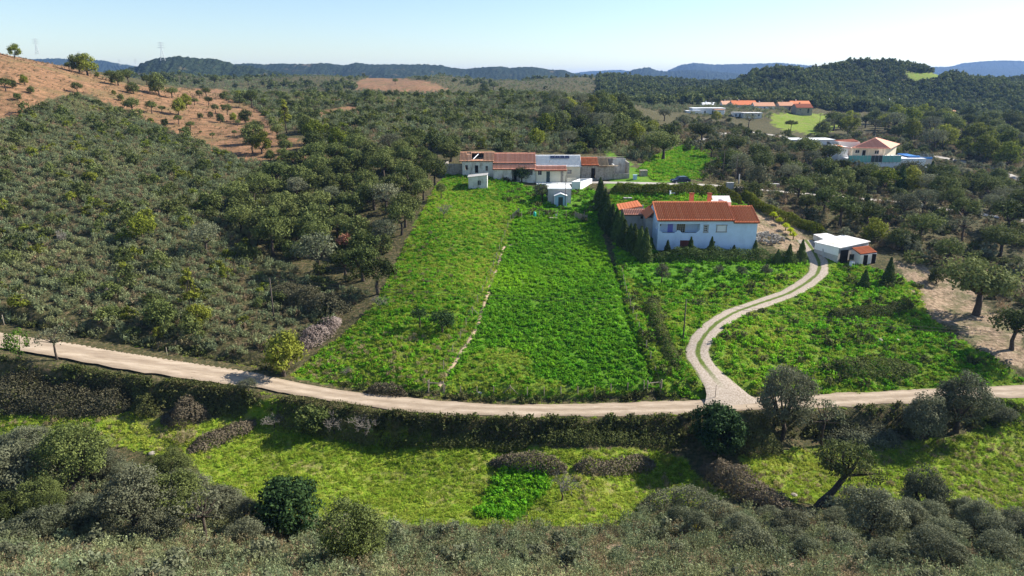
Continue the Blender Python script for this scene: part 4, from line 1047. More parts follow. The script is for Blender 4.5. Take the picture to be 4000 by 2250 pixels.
B.part('back_roof', slab4([(ax, yr, rz), (bx, yr, rz), (bx, YC+7.6, zt), (ax, YC+7.6, zt)]), M_OLDUND)
B.part('beam', MB().tube([(x0+2.6, YC+.9, zt+.35), (x0+4.0, YC+3.4, rz-.15)], .1, 5), M_WFRAME)
B.part('rafter', MB().tube([(x0+3.2, YC+3.3, GB+.2), (x0+3.2, YC+3.4, rz-.1)], .09, 5), M_POLE); B.part('rafter', MB().tube([(x0+4.6, YC+3.3, GB+.2), (x0+4.6, YC+3.4, rz-.1)], .09, 5), M_POLE)
B.part('ridge_cap', MB().tube([(ax, yr, rz+.05), (bx, yr, rz+.05)], .14, 6), M_TILEO, ro)
B.done()
# dark ruined side yard wall left of it
xa = cx(1118); 
Bw = Bld('stone_wall', (xa, YC+1, cz(430)), 'dark crumbling stone yard wall left of the ruined house', 'wall')
Bw.part('wall', MB().box(xa, x0-.05, YC+1.2, YC+1.8, cz(436)-1, cz(414)).box(xa, xa+.5, YC+1.8, YC+6, cz(436)-1, cz(413)), M_STONE); Bw.done()
# whitewashed cottage with a lean-to porch roof
x0, x1 = cx(1241)+.05, cx(1347.5); zt = cz(411); zl = cz(422.5); GB2 = cz(450)
B = Bld('porch_cottage', (x0, YC-1.6, GB2), 'old whitewashed cottage with terracotta roof and pillared porch', 'house')
YF = YC-1.6
w = wall_x(MB(), x0, x1, YF, YF+.3, GB2-1.5, zl, [(cx(1288, YF), cx(1308, YF), GB2-.3, cz(424.5, YF)), (cx(1315.5, YF), cx(1340, YF), cz(440, YF), cz(425, YF))])
w.box(x0, x0+.3, YF+.3, YC+7, GB2-1.5, zl).box(x1-.3, x1, YF+.3, YC+7, GB2-1.5, zl).box(x0+.3, x1-.3, YC+6.7, YC+7, GB2-1.5, zt)
w.box(x0+.3, x1-.3, YF+1.6, YF+1.8, GB2-1.5, zt)
B.part('wall', w, M_OLDW)
door(B, cx(1293), cx(1300), YF+1.55, GB2-.3, cz(426), M_DARK_IN, M_OLDW)
window(B, cx(1321), cx(1328), YF+1.56, cz(432), cz(426), 1, 1)
ax, bx = x0-.2, x1; rz = zt+2.0; yr = YC+3.8
lo = B.part('porch_roof', slab4([(ax, YF-.35, zl-.1), (bx, YF-.35, zl-.1), (bx, YC, zt-.25), (ax, YC, zt-.25)]), M_TILEUND)
tiled(B, lo, (ax, YF-.38, zl-.08), (bx, YF-.38, zl-.08), (ax, YC, zt-.22), 34, M_TILEP, 4)
ro = B.part('roof', slab4([(ax, YC-.2, zt+.1), (bx, YC-.2, zt+.1), (bx, yr, rz), (ax, yr, rz)]), M_TILEUND)
tiled(B, ro, (ax, YC-.25, zt+.12), (bx, YC-.25, zt+.12), (ax, yr, rz+.02), 34, M_TILEP, 9)
B.part('back_roof', slab4([(ax, yr, rz), (bx, yr, rz), (bx, YC+7.3, zt), (ax, YC+7.3, zt)]), M_TILEO)
B.part('ridge_cap', MB().tube([(ax, yr, rz+.05), (bx, yr, rz+.05)], .13, 6), M_TILEP, ro); B.done()
# cream cottage, white roof, solar panels
x0, x1 = cx(1348)+.05, cx(1460.5); xm = cx(1423.5); YF = YC-1.8; zt = cz(418.5); zl = cz(428, YF); GB3 = cz(458, YF)
B = Bld('cream_cottage', (x0, YF, GB3), 'cream cottage with bright white roof and four solar panels', 'house')
w = wall_x(MB(), x0, xm, YF, YF+.3, GB3-1.5, zl, [(cx(1353.5, YF), cx(1363, YF), cz(440.5, YF), cz(430, YF)), (cx(1374.5, YF), cx(1384, YF), GB3-.2, cz(431, YF))])
w.box(xm-.3, xm, YF+.3, YC, GB3-1.5, zl)
wall_x(w, xm, x1, YC, YC+.3, GB3-1.5, zt, [(cx(1428), cx(1438), cz(437), cz(427.5))]); w.box(x0, xm, YC, YC+.3, GB3-1.5, zt)
w.box(x1-.3, x1, YC+.3, YC+7.4, GB3-1.5, zt).box(x0, x0+.3, YC+.3, YC+7.4, GB3-1.5, zt).box(x0+.3, x1-.3, YC+7.1, YC+7.4, GB3-1.5, zt)
rz = zt+2.3; yr = YC+3.8
w.slab([(x1-.3, YC+.05, zt), (x1-.3, YC+7.3, zt), (x1-.3, yr, rz-.1)], (1, 0, 0), .28); w.slab([(x0, YC+.05, zt), (x0, YC+7.3, zt), (x0, yr, rz-.1)], (1, 0, 0), .28)
B.part('wall', w, M_CREAM)
window(B, cx(1353.8, YF), cx(1362.7, YF), YF+.1, cz(440.3, YF), cz(430.2, YF), 2, 1)
window(B, cx(1428.2), cx(1437.8), YC+.1, cz(436.8), cz(427.7), 4, 3)
door(B, cx(1374.7, YF), cx(1383.8, YF), YF+.08, GB3-.2, cz(431.2, YF), M_WOODD, M_WFRAME)
B.part('brick_pier', MB().box(cx(1411, YF), cx(1417, YF), YF-.12, YF-.003, GB3-.3, cz(430, YF)), M_STONE)
lo = B.part('porch_roof', slab4([(x0-.5, YF-.4, zl-.05), (xm+.1, YF-.4, zl-.05), (xm+.1, YC, zl+.85), (x0-.5, YC, zl+.85)]), M_TILEUND)
tiled(B, lo, (x0-.5, YF-.43, zl-.03), (xm+.1, YF-.43, zl-.03), (x0-.5, YC, zl+.88), 27, M_TILEP, 4)
ro = B.part('roof', slab4([(x0-.15, YC-.3, zt), (x1+.2, YC-.3, zt), (x1+.2, yr, rz), (x0-.15, yr, rz)]), M_SHEET)
tiled(B, ro, (x0-.15, YC-.33, zt+.02), (x1+.2, YC-.33, zt+.02), (x0-.15, yr, rz+.02), 38, M_SHEET, 8, r=.09)
B.part('back_roof', slab4([(x0-.15, yr, rz), (x1+.2, yr, rz), (x1+.2, YC+7.7, zt), (x0-.15, YC+7.7, zt)]), M_SHEET)
for i in range(4):
    a = cx(1385.5+i*12.4); b = a+1.08; v0, v1 = .60, .84
    f = lambda v: (YC-.3+(yr-YC+.3)*v, zt+.24+(rz-zt)*v)
    sp = B.part('solar_panel', MB().slab([(a, *f(v0)), (b, *f(v0)), (b, *f(v1)), (a, *f(v1))], (0, 0, 1), .05), M_SOLAR)
    fr = MB()
    for p, q in ((f(v0), f(v0+.015)), (f(v1-.015), f(v1))):
        fr.slab([(a, p[0], p[1]+.052), (b, p[0], p[1]+.052), (b, q[0], q[1]+.052), (a, q[0], q[1]+.052)], (0, 0, 1), .015)
    B.part('frame', fr, M_METAL, sp)
B.part('vent_pipe', MB().tube([(cx(1384), YC+1.2, zt+.6), (cx(1384), YC+1.2, zt+1.3)], .06, 6), M_POLE)
B.part('step', MB().box(x0, xm+1.5, YF-2.2, YF-.02, GB3-1, GB3-.05), M_SHEET)
B.part('porch_wall', MB().box(xm+.1, xm+2.4, YF-.4, YF-.15, GB3-.3, GB3+1.0), M_CREAM)
B.done()
# ruined barn at the right end of the row
x0, x1 = cx(1461.5)+.1, cx(1584); xh = cx(1505.5); xr = cx(1546); zt = cz(416); GB4 = cz(446); rz = zt+1.5; yr = YC+3.6
B = Bld('ruined_barn', (x0, YC, GB4), 'ruined stone barn with half its tiled roof fallen in', 'barn')
w = wall_x(MB(), x0, xr, YC, YC+.4, GB4-1.5, zt, [(cx(1487.7), cx(1498.5), GB4-.3, cz(423))])
w.box(xr, x1, YC-.2, YC+.3, GB4-1.5, cz(436)).box(x1-.4, x1, YC+.3, YC+7, GB4-1.5, zt+.6).box(x0, x0+.4, YC+.4, YC+7, GB4-1.5, zt).box(x0+.4, x1-.4, YC+6.6, YC+7, GB4-1.5, zt+1.3)
B.part('wall', w, M_STONE)
B.part('inner_wall', MB().box(xr+.1, x1-.4, YC+4.0, YC+4.2, GB4-1, zt+1.2).box(xr-.2, xr+.1, YC+.5, YC+4.2, GB4-1, zt), M_OLDW)
B.part('door', MB().box(cx(1488), cx(1497), YC+.2, YC+.26, GB4-.3, cz(423.5)), M_DARK_IN)
ro = B.part('roof', slab4([(x0-.05, YC-.35, zt+.05), (xh, YC-.35, zt+.05), (xh, yr, rz), (x0-.05, yr, rz)]), M_TILEUND)
tiled(B, ro, (x0-.05, YC-.38, zt+.07), (xh, YC-.38, zt+.07), (x0-.05, yr, rz+.02), 14, M_TILE, 8, r=.12)
r2 = B.part('old_roof', slab4([(xh+.02, YC-.35, zt-.25), (xh+2.0, YC-.35, zt-.25), (xh+2.0, yr, rz-.1), (xh+.02, yr, rz-.1)]), M_OLDUND)
hole2 = lambda i: (0.1, 0.9) if 8 <= i <= 14 else ((0.0, 0.92) if i > 14 else None)
tiled(B, r2, (xh+.02, YC-.38, zt-.23), (x1, YC-.38, zt-.23), (xh+.02, yr, rz-.08), 24, M_TILEM, 8, skip=hole2)
rub = MB(); rg = np.random.default_rng(4)
for _ in range(40):
    a, b, c = rg.uniform(xr-.3, x1-.4), rg.uniform(YC-.2, YC+1.2), rg.uniform(GB4-.1, GB4+.9); q = rg.uniform(.12, .3)
    rub.box(a, a+q, b, b+q*.8, c, c+q*.6)
B.part('fallen_stones', rub, M_STONE); B.done()
# small lean-to shed in front of the row
q0 = pix(1179, 473); q1 = at(1226, 476, q0[1]-.8); ys = q0[1]-.6; z0 = q0[2]
B = Bld('small_shed', (q0[0], ys, z0), 'small weathered white shed standing alone on the grass below the cottages', 'shed')
xs0, xs1 = q0[0], at(1225.5, 470, ys)[0]
zl, zr = at(1179, 446.5, ys)[2], at(1225.5, 441, ys)[2]
w = wall_x(MB(), xs0, xs1, ys, ys+.25, z0-1, zl, [(at(1201.5, 460, ys)[0], at(1209.5, 460, ys)[0], at(1205, 466.5, ys)[2], at(1205, 454, ys)[2])])
w.slab([(xs0, ys+.002, zl), (xs1, ys+.002, zl), (xs1, ys+.002, zr)], (0, 1, 0), .246)
w.box(xs0, xs0+.25, ys+.25, ys+3.6, z0-1, zl).box(xs0+.25, xs1-.25, ys+3.35, ys+3.6, z0-1, zl)
B.part('wall', w, M_OLDW)
B.part('end_wall', wall_y(MB(), xs1-.25, xs1+.004, ys+.25, ys+3.6, z0-1, zr, [(ys+1.7, ys+2.6, z0-.2, z0+1.75)]), M_WHITE)
B.part('door', MB().box(xs1-.16, xs1-.1, ys+1.7, ys+2.6, z0-.2, z0+1.75), M_WOOD)
window(B, at(1201.7, 460, ys)[0], at(1209.3, 460, ys)[0], ys+.1, at(1205, 466.3, ys)[2], at(1205, 454.2, ys)[2], 2, 1, M_WFRAME)
B.part('roof', slab4([(xs0-.2, ys-.15, zl+.1), (xs1+.15, ys-.15, zr+.1), (xs1+.15, ys+3.8, zr+.1), (xs0-.2, ys+3.8, zl+.1)], .09), M_CONC); B.done()
# white cistern walls
pa = at(1438, 475, YC-9.5); pb = at(1460, 475, YC-9.5); zc = at(1448, 457, YC-9.5)[2]
B = Bld('cistern', (pa[0], pa[1], pa[2]), 'open white-walled water tank beside the cream cottage', 'tank')
pc = (at(1487, 457, YC-4)[0], YC-4.0); b = MB()
b.box(pa[0], pb[0], YC-9.5, YC-9.25, pa[2]-1.5, zc)
for (ax, ay), (bx, by) in (((pb[0]-.25, YC-9.5), pc), ((pa[0], YC-9.25), (pa[0]+(pc[0]-pb[0])*.72, YC-4.6)), ((pa[0]+(pc[0]-pb[0])*.72, YC-4.6), (pc[0]-.1, YC-4.0))):
    dx, dy = bx-ax, by-ay; L = math.hypot(dx, dy); nx, ny = -dy/L*.25, dx/L*.25
    b.slab([(ax, ay, pa[2]-1.5), (bx, by, pa[2]-1.0), (bx, by, zc), (ax, ay, zc)], (-nx*4, -ny*4, 0), .25)
B.part('wall', b, M_WHITE); B.part('water', MB().box(pa[0]+.6, pb[0]-.3, YC-9, YC-6, zc-.8, zc-.7), M_GLASS); B.done()
# flat-roofed store with the plastic garden shed in front
yg = pix(1400, 520)[1]; z0 = pix(1400, 520)[2]; a, b = at(1379, 480, yg+1.8)[0], at(1437, 480, yg+1.8)[0]; zt = at(1400, 476, yg+1.8)[2]
B = Bld('flat_store', (a, yg+1.8, z0), 'flat-roofed grey store built into the slope below the cream cottage', 'store')
B.part('wall', MB().box(a, b, yg+1.8, yg+7.5, z0-1.5, zt), M_GREYW)
B.part('roof', MB().box(a-.15, b+.1, yg+1.65, yg+7.6, zt+.003, zt+.2), M_SHEET); B.done()
a, b = at(1395, 500, yg+.1)[0], at(1426, 500, yg+.1)[0]; ze = at(1400, 493, yg+.1)[2]; am = (a+b)/2
B = Bld('garden_shed', (a, yg+.1, z0), 'small white plastic garden shed with gabled roof against the grey store', 'shed')
B.part('wall', wall_x(MB(), a, b, yg+.1, yg+.2, z0-.3, ze, [(am-.5, am+.5, z0-.3, ze-.25)]).box(a, a+.1, yg+.2, yg+1.6, z0-.3, ze).box(b-.1, b, yg+.2, yg+1.6, z0-.3, ze).slab([(a, yg+.1, ze), (b, yg+.1, ze), (am, yg+.1, ze+.42)], (0, 1, 0), .1), M_PLBLUE)
B.part('door', MB().box(am-.48, am+.48, yg+.22, yg+.26, z0-.3, ze-.27), M_WOODD)
for s_, e_ in ((a-.12, am), (b+.12, am)): B.part('roof', MB().slab([(s_, yg-.1, ze-.03), (e_, yg-.1, ze+.5), (e_, yg+1.7, ze+.5), (s_, yg+1.7, ze-.03)], (0, 0, 1), .06), M_SHEET)
for xx in (a-.02, b-.08): B.part('corner_trim', MB().box(xx, xx+.1, yg+.04, yg+.097, z0-.3, ze), M_WFRAME)
B.done()

# ================================================================ shed by the farm track
g = pix(2111, 659); zr = g[2]+2.7
Lp, Fp, Rp, Kp = (atz(2051, 609.6, zr), atz(2111, 623.9, zr), atz(2186, 610.5, zr), atz(2122.5, 594.5, zr))
B = Bld('track_shed', (Fp[0], Fp[1], g[2]), 'ramshackle white-roofed shed beside the farm track', 'shed')
dn = lambda p, z: (p[0], p[1], z)
b = MB(); zb = g[2]-1.2
for p, q in ((Lp, Fp), (Fp, Rp), (Rp, Kp), (Kp, Lp)):
    dx, dy = q[0]-p[0], q[1]-p[1]; L = math.hypot(dx, dy); b.slab([dn(p, zb), dn(q, zb), dn(q, zr-.02), dn(p, zr-.02)], (-dy/L, dx/L, 0), .15)
B.part('wall', b, M_GREYW)
B.part('side_sheet', MB().slab([dn(Lp, zr-1.25), dn(Fp, zr-1.45), dn(Fp, zr-.05), dn(Lp, zr-.05)], ((Lp[1]-Fp[1])/8*-1, -1.0, 0), .06), M_SHEET)
rf = B.part('roof', MB().slab([(Lp[0]-.3, Lp[1], zr), (Fp[0], Fp[1]-.35, zr), (Rp[0]+.3, Rp[1], zr+.15), (Kp[0], Kp[1]+.3, zr+.15)], (0, 0, 1), .12), M_RUSTY)
lean = mathutils.Vector(Lp).lerp(mathutils.Vector(Fp), .3)
B.part('leaning_sheet', MB().slab([(lean.x, lean.y-.9, zb+.9), (lean.x+2.2, lean.y-1.8, zb+.6), (lean.x+2.2, lean.y-1.1, zr-.9), (lean.x, lean.y-.3, zr-.8)], (0, -1, 0), .04), M_GREYW)
B.part('doorway', MB().slab([(Fp[0]+.3, Fp[1]-.1, zb), (Fp[0]+2.0, Fp[1]+.5, zb), (Fp[0]+2.0, Fp[1]+.5, zr-.4), (Fp[0]+.3, Fp[1]-.1, zr-.4)], (.3, -1, 0), .06), M_DARK_IN)
# tiled lean-to at its right corner
ze = zr-.95; A1 = atz(2164.5, 640, ze); A2 = atz(2206.5, 634.5, ze); zr2 = zr-.25; A3 = atz(2184.5, 618.5, zr2)
A0 = (A1[0]-(A2[0]-A3[0]), A1[1]-(A2[1]-A3[1]), zr2)
lw = B.part('lean_to', MB().slab([dn(A1, zb), dn(A2, zb), dn(A2, ze-.1), dn(A1, ze-.1)], (0, 1, 0), .15).slab([dn(A1, zb), dn(A0, zb), dn(A0, zr2-.3), dn(A1, ze-.1)], (1, 0, 0), .15).slab([dn(A2, zb), dn(A3, zb), dn(A3, zr2-.3), dn(A2, ze-.1)], (-1, 0, 0), .15), M_PINKW)
lt = B.part('tiled_roof', MB().slab([A1, A2, A3, A0], (0, 0, -1), .08), M_TILEUND)
tiled(B, lt, A1, A2, A0, 16, M_TILE, 8)
for t in (.22, .72):
    p = mathutils.Vector(A1).lerp(mathutils.Vector(A2), t); B.part('door', MB().box(p.x, p.x+.75, p.y-.06, p.y-.01, zb+.5, ze-.2), M_DARK_IN)
B.part('window', MB().box(A1[0]-1.6, A1[0]-.8, A1[1]+.55, A1[1]+.65, zb+1.8, ze-.1), M_GLASS)
b0, b1, b2, b3 = atz(2046.5, 588.5, zr+.1), atz(2074, 601, zr+.1), atz(2107, 594, zr+.1), atz(2080, 585.5, zr+.1)
B.part('back_block', MB().slab([dn(b0, zb), dn(b1, zb), dn(b2, zb), dn(b3, zb)], (0, 0, 1), zr-.1-zb), M_OLDW)
B.part('back_roof', MB().slab([dn(b0, zr-.08), dn(b1, zr-.08), dn(b2, zr-.08), dn(b3, zr-.08)], (0, 0, 1), .12), M_RUSTY)
B.done()
wm_ = empty('washing_machine', (at(2140, 660, A1[1]+.2)[0], A1[1]-.3, gz(A1[0]-1.4, A1[1]-.3)), .3, 'white appliance standing outside the ramshackle shed', 'appliance')
MB().box(-.32, .32, -.3, .3, -.1, .85).build('body', M_WFRAME, wm_); MB().tube([(0, -.31, .42), (0, -.33, .42)], .2, 12).build('door', M_GLASS, wm_); MB().box(-.3, .3, -.315, -.3, .7, .82).build('control_panel', M_GREYW, wm_)

# ================================================================ villa with the pale hip roof
def vx(zx): return 2060.8+.2212*zx
def vy(zy): return 322+.2212*zy
YV_ = 222.0; g0 = at(vx(360), vy(328), YV_); ze = at(vx(360), vy(232), YV_)[2]; zb = g0[2]
E0 = atz(vx(352), vy(228), ze); E1 = atz(vx(812), vy(236), ze); E2 = atz(vx(922), vy(181), ze)
E3 = (E0[0]+E2[0]-E1[0], E0[1]+E2[1]-E1[1], ze); zr = ze+2.6
R1 = ((E0[0]+E1[0])/2+(E2[0]-E1[0])*.45, E0[1]+(E2[1]-E1[1])*.45, zr); R2 = (R1[0]+(E2[0]-E1[0])*.12, R1[1]+(E2[1]-E1[1])*.12, zr)
B = Bld('villa', (E0[0], E0[1], zb), 'cream villa with pale pink hipped roof on a raised terrace', 'house')
i_ = lambda p, q, t: (p[0]+(q[0]-p[0])*t, p[1]+(q[1]-p[1])*t)
b = MB()
ins = lambda p: (R1[0]+(p[0]-R1[0])*.9, R1[1]+(p[1]-R1[1])*.9)
c0, c1, c2, c3 = map(ins, (E0, E1, E2, E3))
yb = c0[1]+1.6
b.slab([(c0[0], yb, zb-1), (c1[0]-1.4, yb, zb-1), (c2[0]-.2, c2[1], zb-1), (c3[0], c3[1], zb-1)], (0, 0, 1), ze-.02-zb+1)
B.part('wall', b, M_CREAM)
B.part('porch_beam', MB().box(c0[0], c1[0], c0[1], c0[1]+.3, ze-.35, ze-.02), M_CREAM)
for t in (0.0, .5, .97): xx = c0[0]+(c1[0]-c0[0])*t; B.part('pillar', MB().box(xx, xx+.3, c0[1], c0[1]+.3, zb-.2, ze-.35), M_CREAM)
for a0, a1, z_0, z_1, kind in ((405, 452, 285, 250, 'w'), (485, 523, 322, 252, 'd'), (625, 672, 295, 257, 'w')):
    xa, xb = at(vx(a0), vy(300), yb)[0], at(vx(a1), vy(300), yb)[0]; za, zz = at(vx(a0), vy(z_0), yb)[2], at(vx(a0), vy(z_1), yb)[2]
    if kind == 'w': window(B, xa, xb, yb-.05, za, zz, 2, 1)
    else: door(B, xa, xb, yb-.04, za, zz, M_DARK_IN, M_WFRAME)
for t in (.25, .6):
    p = i_((c1[0]-1.4, yb), (c2[0]-.2, c2[1]), t); B.part('window', MB().slab([(p[0]-.1, p[1], zb+1.0), (p[0]+.55, p[1]+1.1, zb+1.0), (p[0]+.55, p[1]+1.1, ze-.4), (p[0]-.1, p[1], ze-.4)], (1, -.3, 0), .12), M_GLASS)
ro = B.part('roof', MB().add([E0, E1, E2, E3, R1, R2], [(0, 1, 4), (1, 2, 5, 4), (2, 3, 5), (3, 0, 4, 5), (3, 2, 1, 0)]), M_TILEP)
def hip_tiles(e0, e1, apex, n):
    e0, e1, ap = map(mathutils.Vector, (e0, e1, apex)); nrm = (e1-e0).cross(ap-e0).normalized(); h = ap-(e0+(e1-e0)*((ap-e0).dot(e1-e0)/(e1-e0).length_squared)); tpk = (ap-e0).dot(e1-e0)/(e1-e0).length_squared
    for i in range(n):
        t = (i+.5)/n; f = t/tpk if t < tpk else (1-t)/(1-tpk)
        if f < .06: continue
        me = tile_col_mesh(h*f, e1-e0, (e1-e0).length/n*.36, max(1, int(12*f)), nrm if nrm.z > 0 else -nrm)
        o = obj('tile', me, M_TILEP, ro); o.location = e0+(e1-e0)*t-mathutils.Vector(B.b)+mathutils.Vector((0, 0, .02))
hip_tiles(E0, E1, R1, 34)
B.part('hip_ridge', MB().tube([E1, R1], .13, 5), M_TILEO, ro); B.part('weather_vane', MB().tube([R1, (R1[0], R1[1], zr+1.3)], .05, 5), M_METAL)
# annexes at its left
an = [at(vx(215), vy(325), YV_-1), at(vx(318), vy(325), YV_-1)]; zt = at(vx(215), vy(205), YV_-1)[2]
B.part('annex', MB().box(an[0][0], an[1][0], YV_-1, YV_+7, zb-1.5, zt-.3), M_PINKW)
B.part('annex_roof', MB().slab([(an[0][0]-.2, YV_-1.3, zt-.1), (an[1][0]+.3, YV_-1.3, zt-.75), (an[1][0]+.3, YV_+3, zt-.55), (an[0][0]-.2, YV_+3, zt+.2)], (0, 0, 1), .12), M_TILE)
a0, a1 = at(vx(225), vy(200), YV_+7)[0], at(vx(465), vy(200), YV_+7)[0]; z7 = at(vx(300), vy(160), YV_+7)[2]
B.part('rear_annex', MB().box(a0, a1, YV_+7.2, YV_+12, zb-1, z7), M_PINKW); B.part('rear_annex_roof', MB().slab([(a0+.3, YV_+7.4, z7-.3), (a1-.3, YV_+7.4, z7+.1), (a1-.3, YV_+11.8, z7+.5), (a0+.3, YV_+11.8, z7+.1)], (0, 0, 1), .15), M_TILEUND)
# terrace with mesh fence
f0, f1 = at(vx(325), vy(385), YV_-4.5), at(vx(925), vy(388), YV_-4.5); zterr = zb-.05
B.part('terrace', MB().box(f0[0], f1[0]+8, YV_-4.4, YV_+6, f0[2]-2.5, zterr), M_WHITE, foot=True)
n = 14
for i in range(n):
    a, b_ = f0[0]+(f1[0]-f0[0])*i/n, f0[0]+(f1[0]-f0[0])*(i+1)/n
    B.part('mesh_panel', MB().box(a+.05, b_-.05, YV_-4.62, YV_-4.56, zterr-1.1, zterr+.95), M_MESH if i not in (6, 7, 8) else M_WOODD); B.part('fence_post', MB().box(a-.03, a+.03, YV_-4.66, YV_-4.42, zterr-1.6, zterr+1.1), M_METAL)
B.done()
# above-ground pool on block piers
a = [at(vx(1030), vy(330), YV_-2), at(vx(1290), vy(330), YV_-2)]; zt = at(vx(1100), vy(318), YV_-2)[2]; zg = gz(a[0][0]+6, YV_-2)-1
B = Bld('swimming_pool', (a[0][0], YV_-2, zg+1), 'raised swimming pool with blue rim on grey block walls beside the villa', 'pool')
B.part('wall', MB().box(a[0][0], a[1][0], YV_-2, YV_+5, zg-2, zt-1.0), M_GREYW)
B.part('pool_rim', MB().box(a[0][0]-.2, a[1][0]-4.2, YV_-2.2, YV_-1.6, zt-.35, zt+.1), M_BLUEP); B.part('pool_rim', MB().box(a[0][0]-.2, a[1][0]-4.2, YV_+4.4, YV_+5, zt-.35, zt+.1), M_BLUEP)
B.part('pool_side', MB().box(a[0][0], a[1][0], YV_-2.05, YV_-1.65, zt-.99, zt-.36), M_BLUEP); B.part('water', MB().box(a[0][0], a[1][0]-4, YV_-1.59, YV_+4.39, zt-.3, zt-.1), M_BLUEP)
for i in range(10): B.part('railing_post', MB().box(a[1][0]-4+i*.45, a[1][0]-3.94+i*.45, YV_-2.0, YV_-1.94, zt-.36, zt+.75), M_METAL)
B.part('store_box', MB().box(a[0][0]-2.4, a[0][0]-.2, YV_-3.2, YV_-1.2, zg-1, zt-2.4).box(a[0][0]+2.0, a[0][0]+4.6, YV_-4.2, YV_-2.2, zg-2, zt-3.1), M_WHITE); B.done()

# ================================================================ farther houses
def simple_house(name, px0, px1, py0, py1, Y, dep, label, wallm, roofm, kind='gable', roof_h=1.6, wins=3, cat='house', group=None, doors=1, wside=.62):
    """a far house: walls with window openings, roof, doors"""
    p = at(px0, py1, Y); q = at(px1, py1, Y); z0 = p[2]; zt = at(px0, py0, Y)[2]; x0, x1 = p[0], q[0]; W_ = x1-x0
    B = Bld(name, (x0, Y, z0), label, cat, group); ops = []
    h = zt-z0; k = wins+doors
    for i in range(k):
        c = x0+W_*(i+.5)/k; ww = min(.55, W_/k*.25)
        ops.append((c-ww, c+ww, z0-.3 if i == k//2 and doors else z0+h*.38, z0+h*.80))
    b = wall_x(MB(), x0, x1, Y, Y+.3, z0-3, zt, ops); b.box(x0, x0+.3, Y+.3, Y+dep, z0-3, zt).box(x1-.3, x1, Y+.3, Y+dep, z0-3, zt).box(x0+.3, x1-.3, Y+dep-.3, Y+dep, z0-3, zt)
    if kind == 'gable':
        for xx in (x0, x1-.28): b.slab([(xx, Y+.02, zt), (xx, Y+dep, zt), (xx, Y+dep/2, zt+roof_h-.08)], (1, 0, 0), .28)
    B.part('wall', b, wallm)
    for i, o in enumerate(ops):
        if i == k//2 and doors: B.part('door', MB().box(o[0], o[1], Y+.15, Y+.2, o[2], o[3]), M_WOODD)
        else: window(B, o[0]+.07, o[1]-.07, Y+.15, o[2]+.07, o[3]-.07, 2, 1)
    if kind == 'gable':
        B.part('roof', MB().slab([(x0-.3, Y-.4, zt-.1), (x1+.3, Y-.4, zt-.1), (x1+.3, Y+dep/2, zt+roof_h), (x0-.3, Y+dep/2, zt+roof_h)], (0, 0, 1), .15), roofm)
        B.part('back_roof', MB().slab([(x0-.3, Y+dep/2, zt+roof_h), (x1+.3, Y+dep/2, zt+roof_h), (x1+.3, Y+dep+.4, zt-.1), (x0-.3, Y+dep+.4, zt-.1)], (0, 0, 1), .15), roofm)
        B.part('chimney', MB().box(x0+W_*.3, x0+W_*.3+.6, Y+dep*.5, Y+dep*.5+.6, zt+roof_h-.2, zt+roof_h+.9), wallm)
    elif kind == 'hip':
        m = dep/2; B.part('roof', MB().add([(x0-.4, Y-.4, zt), (x1+.4, Y-.4, zt), (x1+.4, Y+dep+.4, zt), (x0-.4, Y+dep+.4, zt), (x0+m, Y+m, zt+roof_h), (x1-m, Y+m, zt+roof_h)], [(0, 1, 5, 4), (1, 2, 5), (2, 3, 4, 5), (3, 0, 4), (3, 2, 1, 0)]), roofm)
    else:
        B.part('roof', MB().box(x0-.3, x1+.3, Y-.35, Y+dep+.2, zt+.003, zt+.3), roofm)
    B.done(); return B
simple_house('flat_white_house', 1981, 2097, 353, 368, 258, 8, 'long low white house with flat roof and wide blue-tinted windows', M_WHITE, M_SHEET, 'flat', wins=4, doors=0)
simple_house('blue_outhouse', 1812, 1868, 353, 366, 262, 6, 'pale blue and white low outhouse behind the dark trees', M_PLBLUE, M_RUSTY, 'flat', wins=2)
simple_house('carport', 1872, 1955, 347, 362, 276, 7, 'low flat-roofed store with blue-grey roof behind trees', M_GREYW, M_PLBLUE, 'flat', wins=2, cat='store')
mh = simple_house('modern_house', 1742, 1822, 273, 300, 395, 9, 'modern white cubic house with flat roofs at the hamlet', M_WHITE, M_SHEET, 'flat', wins=3)
simple_house('modern_wing', 1727, 1760, 280, 300, 392, 6, 'low white wing at the left of the cubic house', M_WHITE, M_SHEET, 'flat', wins=1)
simple_house('glass_wing', 1799, 1820, 277, 299, 390, 5, 'white block with large glazed front at the right of the cubic house', M_WHITE, M_TILEO, 'flat', wins=1, doors=0)
simple_house('pergola_house', 1762, 1798, 291, 301, 389, 4, 'single-storey front with terracotta porch roof below the cubic house', M_WHITE, M_TILEO, 'flat', wins=2)
row = 'row of old red-roofed hamlet houses'
simple_house('white_farmhouse', 1768, 1800, 265, 275, 440, 7, 'small white farmhouse with pale roof at the left end of the hamlet', M_WHITE, M_SHEET, 'gable', wins=2)
simple_house('hamlet_house', 1817, 1845, 263, 278, 436, 8, 'small hamlet house with faded tiled roof behind the palm', M_OLDW, M_TILEO, 'gable', 2.0, 1, group=row)
simple_house('hamlet_house', 1842, 1902, 264, 280, 432, 8, 'long hamlet house with the brightest red roof', M_OLDW, M_TILE, 'gable', 2.4, 2, group=row)
simple_house('hamlet_house', 1897, 1948, 267, 280, 425, 7, 'white hamlet house with brownish tiled roof at the middle of the row', M_WHITE, M_TILEO, 'gable', 2.0, 2, group=row)
simple_house('hamlet_barn', 1960, 1995, 266, 280, 430, 7, 'brown stone barn in the hamlet row', M_STONE, M_TILEO, 'gable', 2.0, 1, cat='barn', group=row)
simple_house('hamlet_house', 1990, 2037, 263, 277, 436, 7, 'hamlet house with orange roof at the right end of the row', M_WHITE, M_TILE, 'gable', 2.0, 2, group=row)
